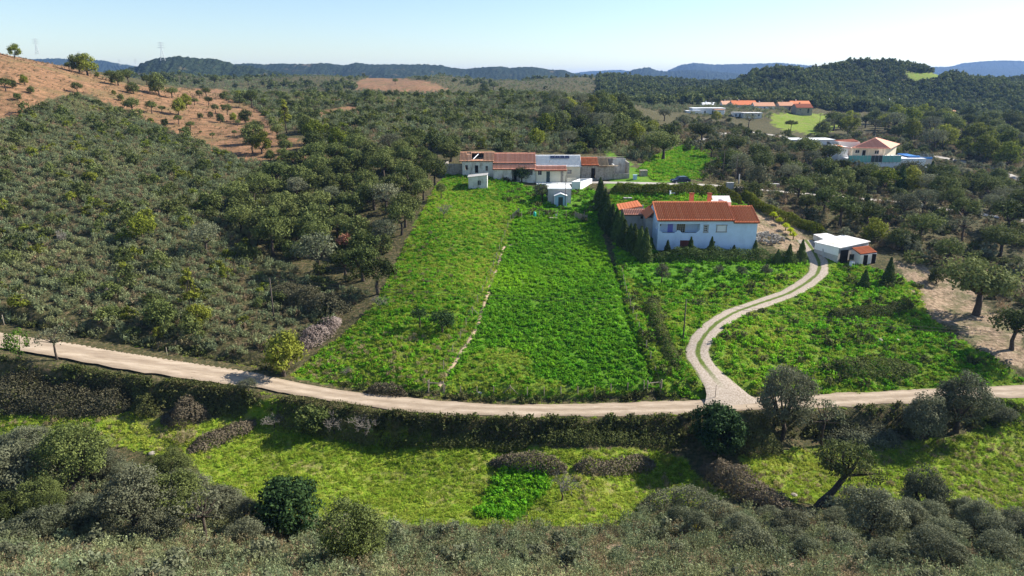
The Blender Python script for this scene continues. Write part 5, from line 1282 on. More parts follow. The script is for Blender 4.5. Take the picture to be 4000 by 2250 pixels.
simple_house('dark_barn', 2003, 2043, 271, 283, 412, 8, 'dark weathered barn in front of the orange-roofed hamlet house', M_STONE, M_TILEUND, 'gable', 2.0, 1, cat='barn', group=row)
simple_house('white_store', 1846, 1866, 284, 298, 385, 6, 'small white store with a window right of the cubic house', M_WHITE, M_CONC, 'flat', wins=1)
simple_house('ruined_store', 1870, 1916, 285, 297, 380, 7, 'low crumbling white store by the green hamlet field', M_OLDW, M_RUSTY, 'flat', wins=2, cat='store')
simple_house('hilltop_house', 1559, 1584, 258, 266, 500, 9, 'lone house with orange hipped roof among scrub', M_CREAM, M_TILE, 'hip', 2.6, 2)
simple_house('wood_edge_house', 2361, 2408, 284, 291, 470, 8, 'pale-roofed house half hidden by trees at the wood edge', M_OLDW, M_TILEO, 'gable', 1.5, 2)
simple_house('red_barn', 2516, 2560, 311, 318, 400, 8, 'long low red-roofed barn among trees', M_BRICK, M_TILE, 'gable', 1.4, 2, cat='barn')
# ================================================================ trees one can point at
T = tree
T('spreading', 2455, 792, 205, 'massive spreading cork oak on the stony slope above the road', name='cork_oak')
T('oak1', 2545, 880, 115, 'cork oak with forked trunk just above the road bend', name='cork_oak')
T('fineoak1', 1966, 1100, 145, 'tall grey-green tree beside the track junction, below the road', name='roadside_tree', hs=1.35)
T('thin', 2066, 1122, 115, 'tangled half-bare grey tree below the road, right of the tallest one', name='roadside_tree', hs=1.1)
T('carob', 1800, 1143, 140, 'dark ivy-clad tree left of the track junction, below the road', name='roadside_tree', hs=1.1)
T('fineoak1', 2405, 1085, 145, 'dark grey tree overlapping the pale road toward its bend', name='roadside_tree', hs=1.1)
T('finebush1', 2316, 1108, 125, 'olive-brown bush beside the dark grey roadside tree', 'bush', name='bush', hs=1.3)
T('finebush0', 2512, 1065, 75, 'low grey bramble bush at the foot of the road edge', 'bush', name='bush', hs=.8)
T('leaning', 2052, 1275, 185, 'leaning cork oak with bare dark trunk in the lower meadow', name='cork_oak', rz=0.1)
T('fineoak1', 2182, 1362, 160, 'pale grey-green tree in front of the leaning cork oak', name='oak')
T('finebush1', 2318, 1290, 125, 'round grey-green bush on the meadow edge behind the pale tree', 'bush', name='bush', hs=1.25)
T('fineoak0', 190, 1250, 200, 'sprawling oak at the lower left of the meadow', name='oak')
T('finebush0', 60, 1265, 190, 'broad dark bush at the left picture edge below the meadow', 'bush', name='bush', hs=1.1)
T('fineoak1', 345, 1345, 190, 'grey oak with pale dead branches in the foreground thicket', name='oak')
T('fineoak0', 465, 1330, 170, 'grey-green oak between the pale-branched one and the dark carob', name='oak')
T('thin', 520, 1362, 140, 'slim dark-stemmed oak in the foreground scrub', name='oak')
T('carob', 733, 1345, 170, 'dark glossy round carob tree at the meadow edge', name='carob_tree', hs=1.0)
T('fineoak0', 900, 1428, 190, 'foreground oak with forked trunk right of the dark carob', name='oak')
T('finebush1', 245, 1330, 150, 'low grey bush under the sprawling oak', 'bush', name='bush', hs=.8)
T('finebush0', 620, 1370, 90, 'small dense bush left of the dark carob', 'bush', name='bush')
T('bare0', 1412, 1260, 85, 'small leafless tree standing in the lower meadow', name='bare_tree')
T('bare1', 841, 1090, 65, 'leafless grey tree below the road, left of a pair', name='bare_tree'); T('bare0', 921, 1098, 65, 'leafless crooked tree below the road, right of a pair', name='bare_tree')
T('bushoak0', 785, 1088, 85, 'green bush tree casting a long shadow on the lower meadow', 'bush', name='bush')
T('bare1', 690, 1075, 60, 'tangle of leafless branches by the bramble bank', name='bare_tree', hs=.7)
T('olivegreen0', 715, 946, 112, 'round olive-green tree growing at the upper road edge', name='round_tree', hs=1.05)
T('standard', 1056, 824, 44, 'small round-headed tree on a thin stem in the left pasture', name='fruit_tree'); T('domed', 1112, 836, 72, 'dense dark domed tree in the left pasture', name='fruit_tree', hs=1.05)
T('bare1', 872, 945, 26, 'tiny leafless sapling in the pasture near the road', name='bare_tree'); T('bare0', 955, 780, 44, 'pale leafless tree at the upper left of the pasture', name='bare_tree')
T('thin', 144, 905, 90, 'spindly tree overlapping the pale road at the left', name='roadside_tree'); T('sapling', 52, 905, 62, 'bright green bushy sapling below the road at the left edge', name='sapling')
T('greyoak1', 625, 990, 50, 'small grey shrub on the lower road edge', 'bush', name='bush', hs=.9)
T('bare0', 1117, 552, 34, 'grey leafless bush-like tree on the upper pasture', name='bare_tree', hs=1.3)
T('oak0', 1094, 466, 68, 'cork oak with clear trunk at the top edge of the thicket', name='cork_oak'); T('oak1', 1110, 502, 28, 'small slender oak standing on the upper pasture', name='cork_oak', hs=1.6)
T('oak2', 1066, 502, 60, 'cork oak with clear trunk facing the upper pasture', name='cork_oak'); T('oak3', 1020, 572, 82, 'oak at the thicket edge with several bare stems', name='cork_oak', hs=1.1)
T('oak1', 952, 740, 100, 'dark oak at the lowest tip of the thicket', name='cork_oak'); T('greyoak0', 800, 690, 115, 'broad grey-green oak low in the thicket', name='cork_oak')
T('rust', 868, 640, 42, 'rust-brown dead tree inside the dark thicket', name='dead_tree', hs=1.1)
T('olivegreen1', 360, 605, 60, 'bright yellow-green tree on the western scrub slope', name='tree', hs=1.2); T('snag', 152, 615, 46, 'white dead snag on the western scrub slope', name='dead_tree')
T('snag', 270, 745, 62, 'fallen pale dead branches above the dirt road', name='dead_tree', hs=.55); T('pine', 485, 800, 60, 'thin young pine with bare trunk above the road', name='pine_tree')
T('greyoak2', 522, 640, 85, 'pale grey bushy oak near the thicket', name='oak'); T('olivegreen0', 505, 820, 75, 'yellowish bush above the dirt road', 'bush', name='bush', hs=.8)
T('bushoak1', 410, 822, 80, 'dark green bush above the dirt road', 'bush', name='bush'); T('bushoak2', 285, 805, 45, 'small dark bush on the shaded road bank', 'bush', name='bush')
# around the houses
T('olive', 1903, 488, 72, 'rounded oak beside the lane behind the blue house', name='oak', hs=1.05)
T('olive', 1665, 712, 44, 'silvery olive tree on the shaded slope below the blue house', name='olive_tree', hs=1.2)
for x, y, w, l in ((1728, 697, 26, 'small olive bush on the shaded slope, second from the silvery olive'), (1806, 695, 30, 'olive bush on the shaded slope below the blue house door'), (1866, 699, 30, 'olive bush on the shaded slope near its right end'), (1925, 699, 36, 'rightmost olive bush on the shaded slope by the track')): T('olive', x, y, w, l, name='olive_tree')
T('domed', 1312, 458, 42, 'dark round shrub in front of the porch cottage', 'bush', name='bush', hs=1.2); T('olive', 1364, 508, 48, 'grey olive tree left of the plastic garden shed', name='olive_tree')
for x, y, w, h, l in ((2173, 722, 36, 1.0, 'smaller of the two dark conifers on the lawn right of the track'), (2232, 717, 42, 1.35, 'larger of the two dark conifers on the lawn right of the track'), (2014, 658, 36, 1.25, 'dark conifer at the left side of the track, nearest the shed'), (1983, 662, 34, 1.15, 'dark conifer left of the track, second from the shed'), (1955, 664, 30, 1.0, 'dark conifer left of the track, third from the shed')): T('conifer0', x, y, w, l, name='conifer', hs=h)
for x, y, w, h, l in ((2262, 488, 44, 1.3, 'tall dark conifer below the villa terrace'), (2300, 462, 30, 1.2, 'narrow dark conifer below the swimming pool'), (2338, 462, 40, 1.1, 'dark conifer right of the swimming pool walls')): T('conifer1', x, y, w, l, name='conifer', hs=h)
n = 17
for i in range(n):
    t = i/(n-1); x = np.interp(t, [0, .35, .7, 1], [1508, 1527, 1562, 1622]); y = np.interp(t, [0, .35, .7, 1], [512, 566, 612, 656])
    T('cypress%d' % (i % 2), x+random.uniform(-3, 3), y, np.interp(t, [0, 1], [38, 46]), 'cypress in the dense row between the green field and the blue house', name='cypress', group='cypress row beside the field', hs=random.uniform(.62, .95))
for x, w, h, l in ((1678, 27, 1.15, 'pointed young conifer before the left veranda of the blue house'), (1736, 30, 1.25, 'pointed young conifer before the maroon garage door'), (1788, 28, 1.35, 'pointed young conifer below the small window of the blue house'), (1845, 26, .8, 'short young conifer below the shuttered window of the blue house'), (1898, 28, 1.1, 'pointed young conifer at the right corner of the blue house')): T('conifer0', x, 642, w, l, name='conifer', hs=h)
M_SHR = M_HEDGE
hedge('shrub_border', [(1640,652),(1700,652),(1760,651),(1830,652),(1900,655),(1960,660),(2010,661)], 3.2, 1.9, M_CYP, 'low mixed evergreen border along the foot of the blue house', 'hedge', dens=70)
hedge('thuja_hedge', [(1540,484),(1600,486),(1680,488),(1760,490),(1803,492)], 2.2, 2.3, M_HEDGE, 'tall thuja hedge between the lane and the lawn of the blue house', 'hedge', dens=80, leaf=.14, lump=.22)
hedge('thuja_hedge', [(1800,484),(1830,497),(1862,516)], 1.9, 1.9, M_HEDGE, 'short thuja hedge run sloping down behind the blue house roof', 'hedge', dens=80, leaf=.14, lump=.22)
hedge('thuja_hedge', [(1868,498),(1905,522),(1945,545),(2000,566),(2075,590)], 2.2, 2.0, M_HEDGE, 'long thuja hedge running down beside the drive to the track', 'hedge', dens=80, leaf=.14, lump=.22)
for i, (x, y) in enumerate([(1945,552),(1960,566),(1976,580),(1988,592),(1995,603)]):
    p = pix(x, y); rg = np.random.default_rng(i); k = 150
    a = rg.random(k)*6.28; el = rg.uniform(.15, 1.45, k); d = np.stack([np.cos(a)*np.cos(el), np.sin(a)*np.cos(el), np.sin(el)], 1)
    V, F = leaf_quads(d*.45+np.array([0, 0, .7]), unit(np.cross(d, rg.normal(size=(k, 3)))), np.full(k, .5), .09, rg)
    t_ = unit(d); B_ = unit(np.cross(d, rg.normal(size=(k, 3))))*.05; c0 = np.array([0, 0, .7])
    V = np.stack([c0+d*.1-B_*.4, c0+d*.55-B_, c0+d*1.0, c0+d*.55+B_], 1).reshape(-1, 3)
    r = empty('yucca', p, 0, ['topmost', 'second', 'third', 'fourth', 'lowest'][i]+' of five bright yellow-green yuccas on the bank by the drive', 'shrub', 'yuccas by the drive')
    obj('crown', leaf_mesh('yucca_crown', V, F, tint4(.5+.3*rg.normal(size=k))), M_YUC, r); MB().tube([(0,0,-.3),(0,0,.8)], .1, 6).build('trunk', M_BARK, r)
# red hillside oaks
RED = [(40,270,110),(150,330,130),(300,330,180),(350,342,130),(430,330,150),(560,378,150),(700,455,80),(800,472,170),(880,502,230),(980,530,60),(1120,562,130),(1190,602,160),(1290,582,150),(1345,686,130),(1480,602,90),(1550,612,60),(1675,552,70),(1850,565,30),(1985,606,60),(2160,602,90),(2075,716,95),(2010,732,70),(1150,702,55),(1215,757,70),(1600,702,190),(1730,732,120),(1775,662,30),(780,682,110),(60,662,120),(130,632,90),(250,602,90),(310,682,80),(180,752,80),(1530,887,120),(1630,872,80),(1800,902,150),(1880,832,130),(1960,802,90),(1800,992,90),(1660,1022,80),(1920,1052,100),(1880,1102,80),(2015,942,60),(2120,932,60),(2220,982,90),(2100,802,90),(2170,882,80),(2290,902,100),(2240,842,50),(2270,722,65),(2400,722,60),(2140,1132,60),(2020,1092,35),(2360,1112,60),(2390,1012,60),(2350,972,90),(2470,992,140),(2540,832,150),(2545,1282,170),(1340,902,170),(2370,642,60),(2500,602,80)]
SKYL = {0: 'oak at the far left of the red hill crest', 1: 'low round oak on the red hill crest, second from the left', 2: 'large dark oak group member highest on the red hill crest', 5: 'tall oak standing alone on the red hill skyline', 8: 'broad spreading oak on the red hill shoulder', 13: 'solitary oak with visible trunk and shadow on the red slope', 19: 'dark oak against the far scrub at the right of the red hill'}
for i, (zx, zy, zw) in enumerate(RED):
    k = random.choice(['oak0', 'oak1', 'oak2', 'oak3', 'bushoak0', 'bushoak1', 'bushoak2', 'olivegreen0'])
    lab = '%s oak on the red hill, %s, %s' % ('small' if zw < 75 else 'large' if zw > 125 else 'mid-sized', ['near the crest', 'on the upper slope', 'on the middle slope', 'on the lower slope'][min(3, int(zy/300))], ['at its far left end', 'left of its middle', 'right of its middle', 'toward its right end', 'at its right end'][min(4, int(zx/520))])
    T(k, zx*.25, 64.4+zy*.25, zw*.25, SKYL.get(i, lab), name='hillside_oak', group='oaks on the red hillside', hs=random.uniform(.9, 1.25))
# mid-ground trees on the left centre
for zx, zy, zw, k, l in [(290,1362,150,'bushoak0','dark round oak by the red track, middle of three'),(150,1362,120,'bushoak1','dark round oak by the red track, leftmost of three'),(560,1392,220,'oak2','dark broad oak below the red track, rightmost of three'),(600,1192,250,'olivegreen1','large yellow-green round tree beside the red track'),(310,1082,150,'pine','tall light green pine above the red track'),(270,1212,130,'oak1','dark oak between the pine and the red track'),(385,706,70,'oak0','round dark oak alone on a pale clearing'),(225,732,60,'oak1','smaller dark oak left of the one on the pale clearing'),(840,672,90,'bushoak2','dark oak beside a white pole on the middle hill'),(1140,742,120,'bushoak0','dark bushy oak on the scrub plateau'),(2290,692,120,'bushoak1','round dark oak near the far plateau edge'),(2390,652,90,'oak0','oak on the far plateau edge'),(1400,592,60,'oak3','oak on the distant red terraces')]:
    T(k, 644+zx*.25, 64.4+zy*.25, zw*.25, l, name='oak' if k != 'pine' else 'pine_tree')
# centre right
for zx, zy, zw, k, l in [(1520,1352,410,'spreading','broad dark oak standing in the green gully'),(1905,1182,290,'spreading','arching oak over the far lane bend'),(1730,1032,150,'greyoak0','grey oak left of the modern hamlet house'),(1530,962,140,'greyoak1','grey half-bare oak on the scrub slope before the hamlet'),(2380,1042,160,'thin','twisted oak beside the far lane'),(2060,972,115,'olivegreen0','green tree in front of the modern hamlet house'),(2180,982,70,'bushoak0','dark slim tree right of the modern hamlet house'),(2010,1332,190,'oak1','dark oak by the lane below the far lane bend'),(1760,1270,90,'bushoak1','dark gnarled tree at the edge of the green gully'),(2140,1400,150,'oak2','dark oak behind the two lane poles'),(2260,1330,220,'oak3','dark oak hiding the blue outhouse'),(2450,1330,170,'bushoak2','dark oak in front of the carport roof'),(2470,1110,70,'bushoak0','small dark cypress-like tree by the far lane')]:
    T(k, 1288+zx*.25, 64.4+zy*.25, zw*.25, l, name='oak')
for zx, zy, zw, k, l in [(225,1092,140,'umbrella','flat-topped tree at the foot of the green hamlet field'),(530,1112,160,'bushoak1','dark bushy tree below the green hamlet field'),(1600,922,150,'umbrella','umbrella pine at the foot of the wooded hill'),(1050,932,120,'oak0','oak at the right end of the green hamlet field'),(1170,962,110,'bushoak2','dark round oak beyond the green hamlet field'),(1280,1002,210,'olivegreen0','yellow-green tree mass above the villa'),(370,1402,290,'oak1','large dark oak before the flat blue house'),(620,1402,230,'oak2','large dark oak left of the villa annex'),(1750,1250,260,'olivegreen1','green oak right of the villa pool'),(2010,1370,130,'oak3','oak beside the side lane at the right'),(1930,1370,90,'oak0','small oak on the near edge of the side lane')]:
    T(k, 1932+zx*.25, 64.4+zy*.25, zw*.25, l, name='oak')
for zx, zy, zw, k, l in [(305,467,260,'oak0','oak standing on the near side of the lane, second from the hedge'),(385,562,190,'bushoak0','oak below the lane behind the long hedge'),(720,732,340,'oak1','large oak above the track shed, left one'),(610,490,300,'oak2','broad oak at the lane bend above the long hedge'),(985,742,260,'oak3','oak above the track shed, right of the largest'),(1070,902,260,'olivegreen0','yellowish oak right behind the track shed'),(1520,882,430,'spreading','wide oak on the slope right of the track shed'),(1790,1122,290,'oak0','oak with long shadow on the stony slope'),(1560,602,270,'greyoak0','grey oak on the near edge of the lane'),(1960,662,340,'leaning','leaning oak beside the lane at the right'),(2260,602,220,'greyoak1','grey oak by the lane near the right edge'),(1950,880,260,'thin','leafless-looking grey oak below the lane'),(2330,1032,440,'spreading','large dark oak on the upper stony slope at the right edge'),(2560,472,160,'greyoak2','grey tree at the right edge near the side lane'),(1690,1312,180,'bushoak1','round bush on the stony slope below the long-shadowed oak'),(870,460,200,'bushoak2','oak just above the lane below the villa'),(1170,390,260,'olivegreen1','green oak above the lane left of the conifers'),(1440,420,230,'olivegreen0','yellow-green oak right of the tall conifer'),(1380,600,200,'greyoak2','grey-green oak at the near lane edge, middle'),(2400,800,380,'oak2','dense dark oak at the right edge above the stony slope'),(1300,950,230,'bushoak0','dark bush on the slope below the wide oak'),(1450,960,170,'bushoak1','dark bush right of the slope bush below the wide oak')]:
    T(k, 1932+zx*.25, 386.4+zy*.25, zw*.25, l, name='oak')

# ---------------------------------------------------------------- brambles and bushes along the road
BR = 'bramble banks along the road'
hedge('bramble', [(700,1030),(780,1052),(860,1068),(950,1082)], 2.4, 1.0, M_BRAMG, 'green bramble bank under the road, left run', 'bramble', BR, dens=80)
hedge('bramble', [(960,1084),(1080,1096),(1220,1104),(1340,1106)], 2.4, 1.0, M_BRAMG, 'long dark bramble bank under the road, middle run', 'bramble', BR, dens=80)
hedge('bramble', [(1345,1106),(1480,1106),(1600,1104),(1715,1100)], 2.4, 1.0, M_BRAMG, 'long dark bramble bank under the road, right run', 'bramble', BR, dens=80)
hedge('bramble', [(-30,985),(60,1000),(150,1015),(230,1020),(325,1018)], 4.2, 1.7, M_BRAM, 'big brown bramble mass at the left below the road', 'bramble', BR, dens=80)
hedge('bramble', [(160,935),(260,955),(370,975)], 2.0, 0.7, M_BRAMG, 'green bramble strip along the lower road verge at the left', 'bramble', BR, dens=70)
hedge('bramble', [(345,1030),(370,1035),(395,1040)], 3.0, 2.2, M_BRAMG, 'tall green bramble mound left of the rounded one', 'bramble', BR, dens=90)
hedge('bramble', [(415,1058),(450,1056),(490,1050),(515,1040)], 3.6, 2.6, M_BRAM, 'rounded brown bramble mound at the left meadow edge', 'bramble', BR, dens=90)
hedge('bramble', [(400,985),(480,1000),(560,1012),(620,1015)], 2.6, 1.1, M_BRAMG, 'dark bramble ridge below the road left of centre', 'bramble', BR, dens=80)
hedge('bramble', [(480,1135),(540,1110),(600,1085),(640,1065)], 2.2, 0.9, M_BRAM, 'thin dry bramble line across the left meadow', 'bramble', BR, dens=110)
hedge('bramble', [(1240,1165),(1330,1180),(1420,1185)], 2.6, 1.5, M_BRAM, 'purple-brown bramble patch in the meadow, left one', 'bramble', BR, dens=80)
hedge('bramble', [(1450,1180),(1530,1185),(1640,1170)], 2.0, 1.2, M_BRAM, 'purple-brown bramble patch in the meadow, right one', 'bramble', BR, dens=80)
hedge('bramble', [(1770,1180),(1850,1225),(1930,1270),(1990,1300)], 3.4, 2.2, M_BRAM, 'large grey-brown bramble bank curving down the right meadow edge', 'bramble', BR, dens=85)
hedge('bramble', [(1610,1290),(1700,1275),(1790,1300),(1840,1330)], 4.0, 2.2, M_GREY, 'grey-green thicket at the lower edge of the meadow, right of centre', 'bramble', BR, dens=80, leaf=.1)
hedge('bramble', [(2060,1100),(2160,1095),(2250,1095)], 2.6, 1.0, M_GREY, 'grey bramble bank between the junction trees and the dark grey roadside tree', 'bramble', BR, dens=80)
hedge('bramble', [(2100,1120),(2180,1118),(2260,1115)], 2.0, 1.0, M_GREY, 'pale old-mans-beard tangle below the grey bramble bank', 'bramble', BR, dens=80)
hedge('bramble', [(1830,1130),(1900,1125),(1960,1128)], 3.2, 2.4, M_BRAMG, 'dark bramble between the ivy-clad tree and the tall grey-green tree', 'bramble', BR, dens=80)
hedge('bramble', [(930,985),(980,990),(1020,996)], 1.8, 1.3, M_BRAM, 'dark bramble clump at the pasture gate by the road', 'bramble', BR, dens=80)
hedge('bramble', [(1640,760),(1650,820),(1680,880),(1700,930)], 2.2, 0.9, M_BRAMG, 'leafy ditch bank right of the fenced field', 'bramble', BR, dens=60)
hedge('bramble', [(2080,800),(2150,795),(2230,790),(2290,770)], 2.6, 1.5, M_BRAMG, 'green bramble terrace on the bank right of the track', 'bramble', BR, dens=70)
hedge('bramble', [(2100,930),(2200,935),(2300,930)], 3.0, 1.2, M_BRAMG, 'low dark bramble patch on the bank above the road', 'bramble', BR, dens=60)
hedge('bramble', [(690,740),(760,760),(830,790),(880,775)], 5.0, 2.4, M_BRAM, 'grey leafless bramble thicket below the dark wood', 'bramble', BR, dens=80)
hedge('bramble', [(760,880),(800,850),(850,810)], 3.4, 2.2, M_DRY, 'pale dry twig thicket along the pasture edge', 'bramble', BR, dens=70)
for x, y, w, l in ((735, 1322, 60, 'yellow gorse bush in front of the dark carob'), (612, 1312, 20, 'small yellow gorse left of the dark carob'), (1752, 1345, 34, 'yellow-tipped bush at the right foreground'), (455, 1292, 18, 'small yellow gorse among foreground oaks')):
    p = pix(x, y); wd = w*depth(p)/FD; r = empty('gorse', p, 0, l, 'bush', 'yellow gorse bushes'); V, F, Tt = mound_np(int(x), wd, wd*.9, 22, 30, .07)
    obj('crown', leaf_mesh('gorse_crown', V, F, Tt), M_YEL, r); MB().tube([(0, 0, -.2), (0, 0, wd*.5)], .05, 5).build('trunk', M_BARK, r)
for x, y, w, l in ((465, 1108, 66, 'big arching tussock of pale grass in the left meadow'),):
    p = pix(x, y); wd = w*depth(p)/FD; V, F, Tt = plant_np(77, 500, wd/2, wd*.45, .28, .09, 1.5, spread=.2); tag(obj('tussock', leaf_mesh('tussock', V, F, Tt), M_STRAW), l, 'grass tussock').location = p

# ---------------------------------------------------------------- woods of single trees
def wood(polys, spacing, kinds, wmin, wmax, label, group, nmax, ymin=0, ymax=900, seed=3, excl=(), hs=(.9, 1.2), name='oak'):
    P = sample(polys, 2.2/spacing**2, ymax, ymin, excl, road=1.2, seed=seed); rg = np.random.default_rng(seed); rg.shuffle(P)
    own = [t for t in TREES]; Q = []
    for p in spaced(P, spacing):
        if all((p[0]-t[0])**2+(p[1]-t[1])**2 > (0.7*(t[2]+wmin/2))**2 for t in own): Q.append(p)
    Q = sorted(Q, key=lambda p: p[1])[:nmax]
    Q = np.array(Q); a, b_ = topix(Q[:, 0], Q[:, 1], Q[:, 2]); qa = np.quantile(a, [.25, .5, .75]); qb = np.quantile(b_, [.25, .5, .75])
    H_ = ['at the far left', 'left of centre', 'right of centre', 'at the far right']; V_ = ['back row', 'upper middle', 'lower middle', 'front row']
    look = {'fine': 'rounded', 'oak': 'dark round-crowned', 'grey': 'grey-green', 'bush': 'dark bushy', 'oliv': 'yellow-green'}
    for p, x, y in zip(Q, a, b_):
        k = kinds[int(rg.integers(len(kinds)))]; w = rg.uniform(wmin, wmax); sz = ['small', 'mid-sized', 'large'][min(2, int((w-wmin)/(wmax-wmin)*3))]
        lab = '%s %s %s, %s, %s' % (sz, look['oak' if k[:3] == 'oak' else k[:4]], label, V_[int(np.searchsorted(qb, y))], H_[int(np.searchsorted(qa, x))])
        place(k, tuple(p), w, lab, 'tree', group, name, rg.uniform(*hs))
    return len(Q)
W_THICK = [(800,402),(900,395),(1050,385),(1100,418),(1080,470),(1040,520),(1015,585),(975,645),(985,725),(930,740),(840,705),(760,690),(650,630),(560,560),(500,545),(640,480),(720,430)]
print('thicket', wood([W_THICK], 4.0, ['oak0', 'oak1', 'oak2', 'oak3', 'greyoak0', 'bushoak0', 'bushoak1', 'bushoak2'], 4.2, 7.0, 'oak in the dark wood', 'oaks of the dark wood', 130, 90, 200, name='wood_oak'))
W_RIGHT = [(1800,400),(1900,395),(2000,420),(2120,440),(2250,470),(2400,450),(2576,480),(2660,500),(2660,640),(2500,640),(2350,600),(2210,580),(2060,545),(1950,500),(1850,455)]
print('right', wood([W_RIGHT], 6.5, ['oak0', 'oak1', 'greyoak0', 'greyoak1', 'olivegreen0', 'bushoak0', 'oak2'], 4.5, 7.0, 'oak by the lane', 'oaks around the lane', 70, 110, 230, seed=4, name='lane_oak', excl=[[(1930,474),(2219,498),(2344,514),(2600,550),(2600,592),(2344,556),(2219,538),(1930,512)]]))
W_RIGHT2 = [(2050,320),(2200,300),(2400,290),(2576,300),(2700,320),(2700,480),(2576,440),(2400,390),(2300,380),(2240,340),(2100,345)]
print('right2', wood([W_RIGHT2], 9.0, ['oak0', 'oak2', 'greyoak0', 'olivegreen0', 'bushoak0', 'olivegreen1'], 6.0, 10.0, 'oak beyond the villa', 'oaks beyond the villa', 95, 200, 480, seed=5, name='woodland_oak'))
W_MID = [(1350,372),(1400,260),(1560,270),(1620,330),(1700,360),(1640,400),(1560,380),(1460,380)]
print('mid', wood([W_MID], 6.5, ['bushoak0', 'bushoak1', 'greyoak0', 'bushoak2', 'olivegreen0'], 5.0, 8.0, 'oak behind the cottages', 'oaks behind the cottages', 60, 190, 420, seed=6, name='ridge_oak'))
W_LC = [(640,330),(760,330),(880,380),(1000,390),(1150,375),(1150,410),(900,400),(760,420),(620,400)]
print('lc', wood([W_LC], 6.5, ['bushoak0', 'bushoak1', 'oak0', 'olivegreen0'], 4.0, 7.0, 'oak above the dark wood', 'oaks above the dark wood', 40, 160, 300, seed=7, name='edge_oak'))

print('fl', wood([[(-40,1150),(120,1120),(280,1150),(420,1190),(560,1270),(640,1330),(500,1380),(0,1350)]], 2.6, ['fineoak0', 'fineoak1', 'finebush0', 'finebush1'], 3.0, 5.2, 'oak in the left foreground thicket', 'oaks of the left foreground thicket', 40, 40, 75, seed=8, name='thicket_oak', hs=(.7, 1.0)))
print('fr', wood([[(1640,1270),(1800,1290),(2000,1310),(2240,1300),(2400,1290),(2576,1340),(2660,1400),(2576,1449),(2200,1440),(1900,1400),(1660,1330)]], 3.2, ['finebush0', 'finebush1', 'fineoak1', 'finebush0'], 2.4, 4.2, 'bush oak in the right foreground thicket', 'oaks of the right foreground thicket', 36, 35, 70, seed=9, name='thicket_oak', hs=(.7, 1.0)))
# ---------------------------------------------------------------- poles, wires, fences, pylons
def pole(px, py, pytop, label, r=.11, cross=False, mat=None, group='utility poles', lamp=False):
    p = pix(px, py); h = max(1.0, (CAMZ-float(ray(px, pytop)[1])*p[1])-p[2])
    o = empty('utility_pole', p, 0, label, 'pole', group); MB().tube([(0, 0, -.5), (0, 0, h)], [r, r*.7], 8).build('post', mat or M_POLE, o, True)
    if cross:
        MB().box(-.8, .8, -.05, .05, h-.35, h-.25).build('crossarm', M_POLE, o)
        for xx in (-.7, 0, .7): MB().tube([(xx, 0, h-.25), (xx, 0, h-.08)], .04, 6).build('insulator', M_WFRAME, o)
    if lamp: MB().box(-.1, .7, -.08, .08, h-.1, h).build('lamp_arm', M_METAL, o)
    return (p[0], p[1], p[2]+h)
tA = pole(690, 808, 700, 'timber utility pole in the scrub left of the pasture')
tB = pole(1718, 860, 752, 'timber utility pole on the grass right of the fenced field')
pole(1421.5, 521, 441, 'thin dark pole before the plastic garden shed', .07)
pole(1347, 445, 368, 'dark pole rising in front of the cottage row', .09); pole(1817, 452, 377, 'left of the two lane poles behind the hedge', .1); pole(1848, 471, 392, 'right of the two lane poles, beside the concrete meter box', .1)
pole(1511, 396, 374, 'slim pole behind the ruined barn roof', .06); pole(2061, 315, 285, 'pole with crossarm in the green hamlet field', .12, True); pole(2130, 349, 319, 'street lamp pole beside the villa', .09, lamp=True)
pole(2166, 338, 312, 'bare pole in the woodland above the villa', .09); pole(2233, 276, 247, 'tall pale pole at the foot of the wooded hill', .2, mat=M_METAL, cross=True); pole(479, 192, 169, 'white concrete pole on the far left scrub', .18, mat=M_WFRAME)
pole(867, 218, 208, 'white concrete pole on the middle hill', .25, mat=M_WFRAME); pole(1554, 252, 236, 'white pylon pole near the lone orange-roofed house', .25, mat=M_WFRAME, cross=True)
pole(1798, 1010, 968, 'thin marker post at the track junction', .04, group=None); pole(1858, 462, 438, 'square concrete meter pillar by the lane', .18, mat=M_CONC, group=None); pole(11, 818, 792, 'leaning pale post on the bank at the left edge', .06, mat=M_WOOD, group=None)
pole(421, 895, 873, 'short grey stake on the road bank', .05, mat=M_WOOD, group=None)
def wire(a, b, sag, label):
    pts = [(a[0]+(b[0]-a[0])*t, a[1]+(b[1]-a[1])*t, a[2]+(b[2]-a[2])*t-sag*4*t*(1-t)) for t in np.linspace(0, 1, 24)]
    tag(MB().tube(pts, .022, 4, False).build('power_line', M_POLE), label, 'cable', 'overhead wires')
wL = at(-250, 610, 118); wR = at(2800, 850, 92)
for i, dz in enumerate((0, -.55)):
    s_ = ['upper', 'lower'][i]; off = lambda p: (p[0], p[1]+i*.3, p[2]+dz)
    wire(off(tA), off(tB), .9, s_+' overhead wire spanning the fenced field between two poles'); wire(off(wL), off(tA), .8, s_+' overhead wire crossing the western scrub to the left edge'); wire(off(tB), off(wR), .9, s_+' overhead wire crossing the bank to the right edge')
